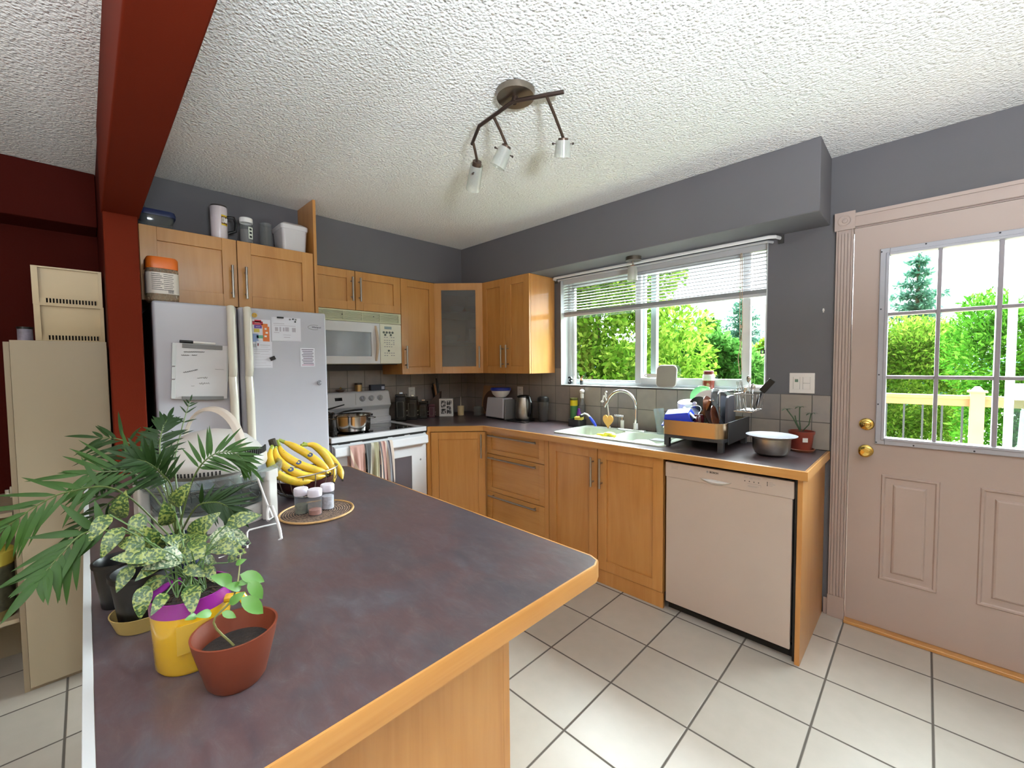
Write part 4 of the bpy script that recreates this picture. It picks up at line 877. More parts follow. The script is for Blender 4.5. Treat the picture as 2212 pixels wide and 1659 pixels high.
b = MB(T(2.500, -.335, 1.080, 0, math.radians(35), math.radians(-25))); b.lathe([(0, 0), (.052, 0), (.068, .028), (.066, .028), (.05, .003), (0, .003)], seg=36); b.build('pan', mat('black_nonstick', '0E0E10', .25, coat=.5), t)
MB().tube([(2.452, -.350, 1.132), (2.50, -.40, 1.112), (2.555, -.445, 1.082)], [.010, .011, .013], 10, flat=.6).build('handle', M_['black'], t)
t = thing('pan_lid', (2.47, -.33, 1.14), 'black rimmed lid with a round white knob in the rack', 'lid')
b = MB(); c = (2.488, -.240, 1.138); b.lathe([(0, .014), (.03, .010), (.060, .002), (.060, -.002), (0, -.002)], c, 36, (-.2, -1, .45)); b.build('lid', mat('black_lid', '151517', .2, coat=.5), t)
MB().lathe([(.006, 0), (.006, .012), (.014, .016), (.013, .024), (0, .026)], (2.4855, -.253, 1.144), 20, (-.2, -1, .45)).build('knob', M_['plastic'], t)
t = thing('mug', (2.573, -.41, 1.045), 'dark red mug at the front of the rack', 'mug')
b = MB(T(2.555, -.400, 1.043)); b.lathe([(0, .062), (.024, .062), (.030, .05), (.031, .0), (.028, 0), (.027, .05), (0, .058)], seg=28); b.build('body', mat('maroon_glaze', '4A1620', .2, coat=.5), t)
b = MB(); b.tube([(2.555+.029*math.cos(-1.2)+.0, -.400-.029, 1.06), (2.560, -.447, 1.065), (2.562, -.450, 1.082), (2.557, -.43, 1.094)], .005, 8); b.build('handle', mat('maroon_glaze2', '4A1620', .2, coat=.5), t)
# ---------------- on the right end of the counter ----------------
t = thing('mixing_bowl', (2.905, -.33, .91), 'stainless mixing bowl covered with a large pale plate', 'bowl')
b = MB(); b.lathe([(0, 0), (.055, 0), (.076, .014), (.086, .040), (.088, .092), (.094, .096), (.094, .098), (.086, .095), (.083, .04), (.07, .016), (0, .004)], (2.905, -.335, .9105), 48); b.build('bowl', M_['steel'], t)
b = MB(); b.box(2.868, -.4485, .972, 2.887, -.4445, .996); 
tag(MB().lathe([(0, .0), (.06, .0), (.092, .006), (.116, .012), (.118, .015), (.10, .012), (.06, .006), (0, .006)], (2.905, -.335, 1.0035), 56).build('covering_plate', mat('pale_blue_white', 'D4D8E4', .25, coat=.4)), 'large pale plate covering the mixing bowl', 'plate')
t = thing('potted_plant', (3.0, -.095, .91), 'thin-stemmed plant in a red-brown pot at the end of the counter', 'plant')
tr_ = mat('terracotta_red', '7A2E22', .4); MB().lathe([(0, 0), (.056, 0), (.064, .012), (.061, .014), (.053, .004), (0, .003)], (2.995, -.095, .9105), 36).build('saucer', mat('brown_saucer', '7E4A34', .5), t)
MB().lathe([(0, .004), (.046, .004), (.057, .095), (.061, .095), (.062, .110), (.057, .110), (.054, .09), (0, .088)], (2.995, -.095, .9105), 36).build('pot', tr_, t)
MB().lathe([(0, .100), (.055, .098)], (2.995, -.095, .9105), 24).build('soil', M_['soil'], t)
b = MB(T(2.995, -.095, .9105)); b.M = b.M @ Matrix.Rotation(math.radians(-62), 4, 'Z'); b.box(.054, -.012, .055, .0562, .012, .078); tag(b.build('price_sticker', M_['plastic'], t, smooth=0), 'white sticker')
pl = mat('dark_green_leaf', '2C4A2C', .4); b = MB()
ST = [[(2.985, -.09, 1.02), (2.955, -.10, 1.09), (2.925, -.105, 1.135)], [(2.99, -.095, 1.02), (2.985, -.10, 1.08), (2.985, -.10, 1.15)], [(3.0, -.10, 1.02), (3.03, -.11, 1.06), (3.04, -.12, 1.12)], [(2.99, -.09, 1.02), (2.97, -.09, 1.06), (2.96, -.08, 1.10)]]
for s_ in ST: b.tube(s_, .0028, 6)
b.build('stems', pl, t)
def leaf(b, p0, p1, w, nrm=(0, 0, 1), curl=.15, n=6, tip=.75):
    """an ovate blade with a folded midrib from p0 to p1"""
    p0 = Vector(p0); p1 = Vector(p1); d = p1-p0; L = d.length; d.normalize(); nn = Vector(nrm); nn = (nn-nn.dot(d)*d)
    nn = nn.normalized() if nn.length > 1e-4 else Vector((0, 0, 1)); s_ = d.cross(nn); vs = []; fs = []
    for i in range(n+1):
        u = i/n; ww = w*.5*(math.sin(PI*min(1, u**tip))**.8 if 0 < u < 1 else .02); c = p0+d*L*u+nn*(curl*L*(math.sin(PI*u)*.5-u*u*.5))
        vs += [tuple(c+s_*ww-nn*ww*.25*-1), tuple(c), tuple(c-s_*ww+nn*ww*.25)]
    for i in range(n):
        a = 3*i; fs += [(a, a+1, a+4, a+3), (a+1, a+2, a+5, a+4)]
    b.add(vs, fs)
b = MB()
for s_ in ST[:3]:
    c = Vector(s_[-1])
    for k in range(5): a = 2*PI*k/5+.4; leaf(b, c, c+Vector((.034*math.cos(a), .034*math.sin(a), .004-.01*(k % 2))), .014)
b.build('foliage', pl, t)
# switch plate and outlets
def plate(name, L, R, z0, z1, label, kind):
    M, w = frame(L, R); t = thing(name, ((L[0]+R[0])/2, (L[1]+R[1])/2, z0), label, 'switch' if kind == 'sw' else 'outlet')
    MB(M).box(0, -.006, z0, w, 0, z1).build('cover_plate', M_['plastic'], t, bevel=.002)
    zc = (z0+z1)/2
    if kind == 'sw':
        tag(MB(M).box(.020, -.0085, zc-.034, .050, -.006, zc+.034).build('timer_switch', M_['plastic'], t, bevel=.001), 'rocker with a small green display')
        tag(MB(M).box(.027, -.0095, zc+.006, .043, -.0085, zc+.022).build('display', mat('green_lcd', '5E7A6A', .3), t, smooth=0), 'green display')
        MB(M).box(.066, -.0085, zc-.034, .098, -.006, zc+.034).build('rocker_switch', M_['plastic'], t, bevel=.001)
        b = MB(M); b.box(.066, -.0088, zc-.001, .098, -.0082, zc+.001)
        for x in (.019, .0505, .065, .0985): b.box(x-.0006, -.0065, zc-.035, x+.0006, -.0058, zc+.035)
        b.build('seams', M_['inkg'], t, smooth=0)
    else:
        for dz in (.020, -.020):
            o = MB(M).prism(rrect(w/2-.016, zc+dz-.014, w/2+.016, zc+dz+.014, (.010,)*4), -.008, -.006, (), 'xz').build('socket', M_['plastic'], t)
            b = MB(M); b.box(w/2-.007, -.0084, zc+dz-.004, w/2-.005, -.0078, zc+dz+.006); b.box(w/2+.005, -.0084, zc+dz-.004, w/2+.007, -.0078, zc+dz+.006); b.build('slots', M_['ink'], o, smooth=0)
    return t
plate('switch_plate', (2.916, 0), (3.036, 0), 1.221, 1.336, 'white double switch plate on the grey wall beside the door', 'sw')
plate('wall_outlet', (.008, -.720), (.008, -.650), 1.085, 1.195, 'white outlet on the tiles behind the black canisters', 'o')
plate('wall_outlet', (.752, -.008), (.822, -.008), 1.100, 1.195, 'white outlet on the tiles above the toaster', 'o')
b = MB(); b.lathe([(0, .012), (.004, .010), (.006, 0)], (3.067, 0, 1.68), 10, (0, -1, 0)); b.box(3.064, -.004, 1.668, 3.070, 0, 1.69); tag(b.build('wall_hook', M_['plastic']), 'tiny white hook on the grey wall left of the door', 'hook')
# ---------------- counter corner ----------------
def canister(x, y, w_, h, m, label, knob=True):
    t = thing('canister', (x, y, .91), label, 'canister', 'black kitchen canisters')
    MB(T(x, y, .9105, math.radians(46))).box(-w_/2, -w_/2, 0, w_/2, w_/2, h-.03).build('body', m, t, bevel=.006, seg=3)
    M = T(x, y, .9105, math.radians(46)); MB(M).box(-w_/2+.003, -w_/2+.003, h-.0295, w_/2-.003, w_/2-.003, h-.008).build('lid', m, t, bevel=.004)
    if knob: MB(M).box(-.016, -.008, h-.008, .016, .008, h+.010).build('knob', M_['chrome'], t, bevel=.003)
    b = MB(M); b.tube([(w_*.30, -w_/2-.0008, h*.15), (w_*.30, -w_/2-.0008, h*.70), (-w_*.30, -w_/2-.0008, h*.70), (-w_*.30, -w_/2-.0008, h*.15)], .0012, 6, True); b.build('window_rim', M_['steel'], t)
    b = MB(M); b.box(w_/2, -.014, h*.34, w_/2+.003, .014, h*.38); b.box(w_/2, -.014, h*.18, w_/2+.003, .014, h*.21); b.build('clasp', M_['steel'], t, smooth=0)
cb = mat('gloss_black', '060607', .22, coat=.25); cm = mat('maroon_tin', '4E2030', .25, coat=.3)
canister(.16, -.885, .094, .245, cb, 'tallest black canister with a chrome knob beside the stove')
canister(.15, -.765, .090, .215, cb, 'second tallest black canister, second from the stove')
canister(.15, -.650, .082, .165, cb, 'short black canister with a chrome knob, third from the stove')
canister(.165, -.565, .062, .135, cm, 'smallest canister, dark maroon, no knob, right end of the row', False)
t = thing('photo_cube', (.20, -.43, .91), 'white block printed with black and white pictures in the counter corner', 'photo block')
M = T(.20, -.425, .9105, math.radians(46)); MB(M).box(-.066, -.02, 0, .066, .05, .170).build('block', M_['plastic'], t, bevel=.003)
M = M @ Matrix(((1, 0, 0, 0), (0, 1, 0, -.0205), (0, 0, 1, 0), (0, 0, 0, 1)))
def picmat():
    m, nt, b, o = newmat('grey_photo_print'); co = objco(nt, (60, 60, 30)); n = N(nt, 'ShaderNodeTexNoise', Scale=1.2, Detail=5.0); nt.links.new(co, n.inputs['Vector'])
    nt.links.new(ramp(nt, n.outputs[0], [(.42, '1C1A1C'), (.52, '6E6A6C'), (.62, 'D8D4D4')]), b.inputs['Base Color']); return m
pm_ = picmat()
for x0, z0, x1, z1 in ((-.048, .025, -.002, .075), (-.048, .085, -.002, .152), (.006, .025, .052, .10), (.006, .108, .052, .152)): MB(M).box(x0, -.001, z0, x1, .0005, z1).build('picture', pm_, t, smooth=0)
t = thing('knife_block', (.10, -.42, .91), 'dark wooden knife block with black-handled knives in the corner', 'knife block')
b = MB(T(.090, -.480, .9105, math.radians(-45))); b.add([(-.05, -.045, 0), (.05, -.045, 0), (.05, .05, 0), (-.05, .05, 0), (-.05, -.035, .15), (.05, -.035, .15), (.05, .06, .24), (-.05, .06, .24)], [(0, 3, 2, 1), (4, 5, 6, 7), (0, 1, 5, 4), (1, 2, 6, 5), (2, 3, 7, 6), (3, 0, 4, 7)]); b.build('block', mat('dark_block_wood', '3A2418', .5, var=.2), t, bevel=.003)
for i, (x, y, l) in enumerate([(-.032, -.01, .10), (-.010, .0, .12), (.014, .01, .13), (.034, .02, .11), (-.02, .035, .14), (.02, .04, .15)]):
    M = T(.090, -.480, .9105, math.radians(-45)); z = .17+(y+.035)*.9
    b = MB(M); b.tube([(x, y, z-.02), (x, y-.01, z+l*.5), (x, y-.018, z+l*.85)], [.009, .010, .008], 8, flat=1.2); b.build('knife_handle', M_['black'] if i != 3 else mat('brown_handle', '8A5A30', .5), t)
t = thing('candle_jar', (.24, -.285, .91), 'small cream candle pot with a pale brush in it', 'jar')
MB().lathe([(0, 0), (.030, 0), (.033, .08), (.034, .092), (.031, .092), (.030, .08), (0, .078)], (.245, -.285, .9105), 28).build('pot', mat('cream_wax', 'C8B48C', .5), t)
MB().tube([(.243, -.283, .985), (.240, -.280, 1.05), (.235, -.275, 1.09)], [.006, .005, .004], 8).build('brush', mat('bone_white', 'B8B0A4', .5), t)
b = MB(T(.40, -.055, .9105, 0, math.radians(-9))); b.box(-.125, 0, 0, .125, .016, .285); tag(b.build('square_cutting_board', wood('board_brown', '927054', 'A07C60', 'AE8A6C', True, .6, 0), bevel=.004), 'large square cutting board leaning on the tiles in the corner', 'cutting board')
b = MB(T(.445, -.078, .9115, 0, math.radians(-9))); b.lathe([(.112, -.004), (.120, -.004), (.120, .004), (.112, .004), (.112, -.004)], (0, 0, .122), 48, (0, -1, 0)); b.lathe([(0, .002), (.113, .002)], (0, 0, .122), 48, (0, -1, 0)); tag(b.build('round_trivet', mat('dark_trivet', '5A4238', .6)), 'round dark-rimmed board standing in front of the square board', 'cutting board')
b = MB(T(.385, -.175, .9105, .3)); b.prism(rrect(-.04, -.03, .04, .03, (.004,)*4), 0, .085, [rrect(-.036, -.026, .036, .026, (.004,)*4)]); b.prism(rrect(-.036, -.026, .036, .026, (.004,)*4), 0, .006); tag(b.build('glass_cube', M_['cplast']), 'small clear glass cube in front of the cutting boards', 'jar')
t = thing('toaster', (.72, -.20, .91), 'white toaster with sloping sides on the counter', 'toaster')
b = MB(T(.705, -.19, .9125, math.radians(-6))); b.taper(-.138, -.075, .128, .075, .008, .190, .012, .012, .018, .018); b.build('body', M_['white'], t, bevel=.012, seg=3)
b = MB(T(.705, -.19, .9105, math.radians(-6))); b.taper(.130, -.070, .158, .070, .004, .182, 0, .014, .014, .014); tag(b.build('end_cap', M_['grayp'], t, bevel=.006), 'grey end cap')
b = MB(T(.705, -.19, .9105, math.radians(-6))); b.box(-.125, -.065, 0, .115, .065, .010); b.build('base', M_['black'], t)
b = MB(T(.705, -.19, .9105, math.radians(-6))); b.box(-.10, -.03, .190, .09, -.012, .1935); b.box(-.10, .012, .190, .09, .03, .1935); b.build('bread_slots', M_['dark'], t)
t = thing('storage_bowl', (.70, -.19, 1.10), 'white bowl with a blue lid sitting on the toaster', 'bowl')
MB().lathe([(0, 0), (.045, 0), (.075, .028), (.090, .066), (.088, .066), (.07, .028), (0, .004)], (.712, -.19, 1.1045), 40).build('bowl', M_['plastic'], t)
MB().lathe([(.092, .060), (.094, .066), (.094, .082), (.086, .088), (0, .086)], (.712, -.19, 1.1045), 40).build('lid', M_['navy'] if False else mat('blue_lid', '1E2C80', .35), t)
t = thing('kettle', (.985, -.17, .91), 'steel electric kettle with a black handle next to the toaster', 'kettle')
MB().lathe([(0, 0), (.085, 0), (.085, .014), (.078, .018), (0, .018)], (.985, -.16, .9105), 36).build('power_base', M_['black'], t)
MB().lathe([(0, 0), (.074, 0), (.078, .02), (.072, .12), (.060, .185), (.0, .187)], (.972, -.16, .929), 40).build('body', M_['steel'], t)
b = MB(); b.lathe([(.062, 0), (.060, .012), (.04, .020), (0, .022)], (.972, -.16, 1.113), 32); b.build('lid', M_['black'], t)
b = MB(); b.tube([(1.015, -.175, 1.118), (1.060, -.19, 1.112), (1.085, -.20, 1.075), (1.082, -.20, 1.0), (1.055, -.187, .955)], [.014, .016, .015, .014, .013], 10, flat=.8); b.build('handle', M_['black'], t)
b = MB(); b.tube([(.912, -.145, 1.06), (.893, -.14, 1.088), (.882, -.138, 1.098)], [.018, .014, .010], 10); b.build('spout', M_['steel'], t)
b = MB(); b.box(.90, -.30, .9105, 1.11, -.245, .916); b = tag(b.build('kettle_mat', M_['black'], bevel=.001), 'flat black mat in front of the kettle', 'mat')
t = thing('blender_cup', (1.155, -.12, .91), 'tall smoky blender cup with a black lid on the counter', 'cup')
MB().lathe([(0, 0), (.036, 0), (.040, .01), (.048, .175), (.046, .175), (.038, .012), (0, .006)], (1.155, -.115, .9105), 32).build('cup', glassmat('smoky_plastic', '9A9698', .06, .1, .22, '8A8480'), t)
MB().lathe([(.050, .172), (.051, .185), (.048, .205), (.035, .215), (0, .216)], (1.155, -.115, .9105), 32).build('lid', M_['black'], t)
# ---------------- window sill, blind, rod, lights ----------------
SZ = WZ0+.0042
text(None, 'number_ornament', '3', Matrix(((1, 0, 0, 1.318), (0, 0, -1, .05), (0, 1, 0, SZ+.031), (0, 0, 0, 1))), .085, M_['black'], depth=.008, bold=.003)
tag(bpy.data.objects['number_ornament'], 'black number 3 ornament at the left end of the window sill', 'ornament')
for i, (x, y, h, r, m, lb) in enumerate([(1.362, .05, .075, .014, M_['plastic'], 'tall slim white bottle beside the number on the sill'), (1.392, .06, .10, .017, M_['cplast'], 'pale clear bottle, second bottle on the sill'), (1.436, .045, .035, .014, M_['black'], 'tiny dark pot on the window sill')]):
    tag(MB().lathe([(0, 0), (r, 0), (r, h*.62), (r*.45, h*.75), (r*.45, h), (0, h)] if i < 2 else [(0, 0), (r*.8, 0), (r, h), (r*.8, h), (r*.6, .01), (0, .008)], (x, y, SZ+.0005), 20).build('small_bottle' if i < 2 else 'tiny_pot', m), lb, 'bottle' if i < 2 else 'pot')
b = MB(); b.sphere((1.436, .045, SZ+.044), .012, 12, 8); leaf(b, (1.436, .045, SZ+.04), (1.45, .04, SZ+.078), .012, (0, -1, 0)); tag(b.build('tiny_succulent', mat('orange_succulent', 'C89060', .6)), 'small orange succulent in the tiny dark pot', 'plant')
t = thing('paddle_board', (2.16, .03, SZ), 'beige handled cutting board with a white rim standing on the sill', 'cutting board')
M = T(2.17, .018, SZ+.0015, 0, math.radians(-7)); P_ = rrect(-.074, 0, .074, .158, (.03, .03, .035, .035), 6)
pbm = mat('greige_board', '8E867E', .6)
MB(M).prism(inset(P_, .005), -.002, .010, (), 'xz').build('board', pbm, t, bevel=.001)
b = MB(M); b.tube([(p[0], .004, p[1]+.001) for p in inset(P_, .003)], .0045, 8, True); b.build('rim', M_['plastic'], t)
b = MB(M); b.prism(rrect(-.165, .072, -.07, .096, (.011, .0, .0, .011), 5), -.001, .009, [rrect(-.157, .079, -.147, .089, (.004,)*4, 4)], 'xz'); b.build('handle', M_['plastic'], t)
t = thing('preserve_jar', (2.455, .035, SZ), 'jar with a red and white label and dark red contents on the sill', 'jar')
MB().lathe([(0, 0), (.033, 0), (.036, .006), (.036, .085), (.028, .102), (0, .103)], (2.455, .033, SZ+.0005), 32).build('jar', mat('red_preserve', '7E3428', .2, var=.3, scale=30, coat=.6), t)
MB().lathe([(.0366, .056), (.0366, .086), (.033, .096)], (2.455, .033, SZ+.0005), 32).build('label', mat('white_red_label', 'D8D2D0', .5, var=.1, scale=50), t)
MB().lathe([(.031, .100), (.031, .118), (0, .119)], (2.455, .033, SZ+.0005), 32).build('lid', mat('dark_red_lid', '6A2420', .35), t)
b = MB(); b.prism(rrect(2.672, .0, 2.782, .07, (.008,)*4), SZ+.0005, SZ+.022, [rrect(2.677, .005, 2.777, .065, (.006,)*4)]); b.box(2.677, .005, SZ+.0005, 2.777, .065, SZ+.004); tag(b.build('sill_tray', M_['plastic']), 'small white tray at the right end of the window sill', 'tray')
# blind
t = thing('venetian_blind', (2.03, .035, 1.79), 'white venetian blind pulled halfway down in the window', 'blind')
slm = mat('blind_slat', 'B8B8BA', .45)
MB().box(WX0+.008, .016, 2.068, WX1-.008, .046, 2.106).build('headrail', slm, t, bevel=.002)
b = MB()
for i in range(10):
    z = 2.052-i*.0225; b.add([(WX0+.012, .018, z-.0075), (WX1-.012, .018, z-.0075), (WX1-.012, .031, z), (WX0+.012, .031, z), (WX1-.012, .044, z+.005), (WX0+.012, .044, z+.005)], [(0, 1, 2, 3), (3, 2, 4, 5)])
b.build('slats', slm, t, solid=.0012)
b = MB()
for i in range(9): b.box(WX0+.012, .018, 1.815+i*.0026, WX1-.012, .044, 1.816+i*.0026)
b.box(WX0+.012, .020, 1.796, WX1-.012, .042, 1.813); b.build('bottom_rail', slm, t, smooth=0)
for x in (1.36, 2.0, 2.655): b = MB(); b.tube([(x, .014, 2.07), (x, .014, 1.80)], .0011, 5); b.tube([(x, .047, 2.07), (x, .047, 1.80)], .0011, 5); b.box(x-.001, .014, 1.799, x+.001, .047, 1.801); b.build('ladder_cord', slm, t)
b = MB(); b.tube([(2.645, .010, 2.07), (2.645, .008, 1.70), (2.650, .006, 1.50), (2.640, .006, 1.42), (2.652, .006, 1.32), (2.662, .006, 1.36), (2.655, .006, 1.50), (2.662, .008, 1.62), (2.652, .010, 2.07)], .002, 6); b.sphere((2.652, .006, 1.62), .006, sz=2); tag(b.build('pull_cord', mat('tan_cord', 'B59A80', .7), t), 'tan pull cord')
t = thing('curtain_rod', (2.05, -.07, 2.10), 'double white curtain rod under the bulkhead above the window', 'curtain rod')
MB().tube([(1.215, -.006, 2.113), (1.225, -.055, 2.113), (1.25, -.075, 2.113), (2.815, -.075, 2.113), (2.845, -.055, 2.113), (2.858, -.002, 2.113)], .0075, 8, flat=1.4).build('front_rod', M_['plastic'], t)
MB().tube([(1.245, -.004, 2.098), (1.26, -.040, 2.098), (2.80, -.040, 2.098), (2.82, -.002, 2.098)], .006, 8, flat=1.3).build('rear_rod', slm, t)
for x in (1.214, 2.862): MB().box(x-.014, -.008, 2.082, x+.014, -.0005, 2.128).build('bracket', mat('dark_bracket', '3A3836', .5), t)
t = thing('ceiling_spot', (2.02, -.165, 1.98), 'small nickel light with a glass shade on the bulkhead above the window', 'light')
MB().lathe([(0, 0), (.052, 0), (.053, -.024), (0, -.026)][::-1], (2.02, -.165, 2.131), 32).build('canopy', M_['nickel'], t)
MB().cyl((2.015, -.165, 2.106), (2.015, -.165, 2.075), .006).build('stem', M_['nickel'], t)
MB().lathe([(0, 0), (.017, .0), (.018, .045), (.014, .056), (0, .056)], (2.012, -.165, 2.020), 24).build('socket', mat('copper_socket', 'A06A50', .35, .6), t)
fg = glassmat('frosted_shade', 'EEF0EC', .2, .2, .28, 'EFEFE8')
MB().lathe([(.034, 0), (.031, .095), (.029, .095), (.032, 0)], (2.012, -.165, 1.972), 28).build('glass_shade', fg, t)
MB().sphere((2.012, -.165, 2.002), .017, sz=1.2).build('bulb', M_['plastic'], t)
# track light
t = thing('track_light', (2.2, -1.55, 2.2), 'ceiling track light with three angled spot heads', 'light')
MB().lathe([(0, 0), (.075, 0), (.078, .022), (0, .024)], (2.28, -1.60, ZC-.024), 32).build('canopy', M_['nickel'], t)
dkm = mat('dark_bronze', '3A2C26', .4, .4)
MB().tube([(1.945, -1.545, 2.425), (2.06, -1.60, 2.44), (2.28, -1.61, 2.445), (2.46, -1.52, 2.44)], .008, 8).build('arm', dkm, t)
MB().cyl((2.28, -1.61, 2.44), (2.28, -1.60, 2.465), .012).build('stem', dkm, t)
def head(top, end, k):
    top = Vector(top); end = Vector(end); d = (end-top).normalized(); L = (end-top).length
    h = MB(); h.tube([tuple(k), tuple((Vector(k)+top)/2+Vector((0, 0, .004))), tuple(top)], .0065, 8); h.lathe([(0, 0), (.021, .0), (.022, .006), (.022, L*.62), (0, L*.62)], tuple(top), 24, tuple(d)); o = h.build('spot_head', mat('bronze_nickel', '5A4A40', .35, .7), t)
    g_ = MB(); g_.lathe([(.030, L*.12), (.036, L), (.034, L), (.028, L*.12)], tuple(top), 28, tuple(d)); g_.build('glass_shade', fg, o)
    q = MB(); q.lathe([(0, L*.62), (.018, L*.63), (.020, L*.80), (.012, L*.88), (0, L*.9)], tuple(top), 20, tuple(d)); q.build('bulb', glassmat('bulb_glass', 'C8CCCC', .05, .5, .4, 'A8ACAC'), o)
    s1 = MB(); up = d.orthogonal().normalized()
    for w_ in (up, -up): s1.cyl(tuple(top+d*L*.3+w_*.022), tuple(top+d*L*.3+w_*.042), .003, seg=8); s1.sphere(tuple(top+d*L*.3+w_*.043), .005, 8, 6)
    s1.build('shade_screw', dkm, o)
head((1.915, -1.488, 2.375), (1.820, -1.436, 2.285), (1.960, -1.552, 2.428))
head((2.120, -1.492, 2.372), (2.075, -1.508, 2.290), (2.155, -1.605, 2.442))
head((2.345, -1.375, 2.365), (2.322, -1.352, 2.300), (2.400, -1.555, 2.442))
BAN_A = [[(1.78,-2.375,1.119),(1.83,-2.402,1.077),(1.87,-2.394,1.03),(1.88,-2.333,0.989),(1.87,-2.255,0.977)],[(1.77,-2.366,1.122),(1.82,-2.376,1.074),(1.86,-2.343,1.026),(1.87,-2.278,0.993),(1.86,-2.217,0.983)],[(1.76,-2.356,1.125),(1.8,-2.348,1.08),(1.83,-2.306,1.04),(1.85,-2.252,1.009),(1.85,-2.203,0.989)],[(1.74,-2.344,1.124),(1.76,-2.306,1.1),(1.79,-2.261,1.063),(1.82,-2.221,1.02),(1.84,-2.192,0.978)]]
BAN2 = [[(1.74,-2.266,1.092),(1.74,-2.218,1.085),(1.76,-2.181,1.039),(1.8,-2.171,0.987),(1.84,-2.182,0.947)],[(1.71,-2.247,1.093),(1.7,-2.185,1.063),(1.72,-2.143,1.017),(1.76,-2.127,0.972),(1.8,-2.132,0.94)]]
WIRE1 = [(2.19,-2.625,0.907),(2.18,-2.56,0.903),(2.18,-2.486,0.904),(2.18,-2.474,0.912),(2.16,-2.471,0.93),(2.13,-2.471,0.959),(2.11,-2.476,0.988),(2.1,-2.482,0.989),(2.11,-2.488,0.975),(2.13,-2.493,0.956)]
WIRE2 = [(2.18,-2.558,0.904),(2.14,-2.548,0.94),(2.13,-2.541,0.942),(2.12,-2.501,0.939),(2.11,-2.464,0.934)]
WIRE3 = [(2.13,-2.493,0.956),(2.1,-2.473,0.952),(2.08,-2.486,1.01),(2.06,-2.503,1.087),(2.05,-2.508,1.097),(2.05,-2.539,1.078)]
FR = [[(2.33,-2.718,1.074),(2.3,-2.744,1.134),(2.28,-2.782,1.176),(2.27,-2.817,1.185),(2.26,-2.854,1.185)],[(2.32,-2.72,1.077),(2.26,-2.739,1.146),(2.2,-2.768,1.21),(2.16,-2.794,1.235),(2.13,-2.829,1.241)],[(2.3,-2.72,1.077),(2.22,-2.707,1.165),(2.18,-2.687,1.246),(2.16,-2.671,1.294),(2.15,-2.664,1.313)],[(2.34,-2.729,1.089),(2.32,-2.737,1.167),(2.3,-2.74,1.224),(2.28,-2.733,1.262),(2.26,-2.721,1.284)],[(2.34,-2.715,1.081),(2.38,-2.698,1.16),(2.4,-2.667,1.212),(2.4,-2.626,1.212),(2.4,-2.6,1.18)],[(2.38,-2.716,1.086),(2.42,-2.702,1.111),(2.45,-2.679,1.127),(2.46,-2.658,1.119),(2.46,-2.642,1.098)],[(2.34,-2.731,1.075),(2.34,-2.807,1.155),(2.34,-2.876,1.17),(2.34,-2.919,1.152),(2.34,-2.954,1.124)],[(2.38,-2.739,1.063),(2.4,-2.812,1.091),(2.42,-2.857,1.109),(2.44,-2.888,1.085),(2.46,-2.911,1.061)],[(2.3,-2.725,1.073),(2.24,-2.758,1.125),(2.2,-2.798,1.12),(2.16,-2.836,1.079),(2.14,-2.877,1.038)],[(2.26,-2.714,1.066),(2.18,-2.727,1.15),(2.12,-2.763,1.181),(2.08,-2.799,1.169),(2.05,-2.833,1.114)],[(2.36,-2.722,1.087),(2.38,-2.731,1.148),(2.4,-2.751,1.193),(2.42,-2.769,1.218),(2.42,-2.788,1.23)]]
LV = [[(2.49,-2.742,1.144),(2.515,-2.72,1.188)],[(2.49,-2.816,1.141),(2.515,-2.808,1.19)],[(2.51,-2.827,1.156),(2.535,-2.853,1.126)],[(2.53,-2.814,1.136),(2.555,-2.841,1.102)],[(2.51,-2.79,1.149),(2.535,-2.799,1.106)],[(2.51,-2.724,1.085),(2.535,-2.681,1.127)],[(2.54,-2.698,1.088),(2.565,-2.637,1.065)],[(2.55,-2.794,1.118),(2.575,-2.81,1.084)],[(2.59,-2.744,1.086),(2.615,-2.795,1.089)],[(2.57,-2.751,1.077),(2.595,-2.713,1.077)],[(2.53,-2.768,1.08),(2.555,-2.786,1.134)],[(2.57,-2.806,1.081),(2.595,-2.826,1.056)],[(2.61,-2.794,1.06),(2.635,-2.803,1.02)],[(2.54,-2.729,1.08),(2.565,-2.765,1.114)],[(2.56,-2.726,1.073),(2.585,-2.697,1.086)],[(2.59,-2.775,1.08),(2.615,-2.804,1.074)],[(2.61,-2.745,1.07),(2.635,-2.721,1.056)],[(2.49,-2.75,1.111),(2.515,-2.757,1.16)],[(2.61,-2.715,1.062),(2.635,-2.708,1.04)]]
SPR = [(2.72,-2.726,1.016),(2.73,-2.705,1.044),(2.73,-2.696,1.067),(2.72,-2.69,1.089),(2.71,-2.686,1.11)]
SPL = [[(2.72,-2.701,1.067),(2.73,-2.728,1.092)],[(2.73,-2.692,1.081),(2.74,-2.661,1.062)],[(2.72,-2.695,1.094),(2.73,-2.683,1.102)],[(2.74,-2.709,1.045),(2.75,-2.691,1.061)],[(2.75,-2.696,1.054),(2.76,-2.669,1.022)],[(2.74,-2.684,1.071),(2.75,-2.667,1.04)],[(2.76,-2.722,1.047),(2.77,-2.707,1.037)],[(2.76,-2.734,1.051),(2.77,-2.754,1.06)],[(2.76,-2.751,1.055),(2.77,-2.765,1.06)],[(2.73,-2.696,1.068),(2.74,-2.68,1.069)],[(2.73,-2.691,1.059),(2.74,-2.713,1.075)]]
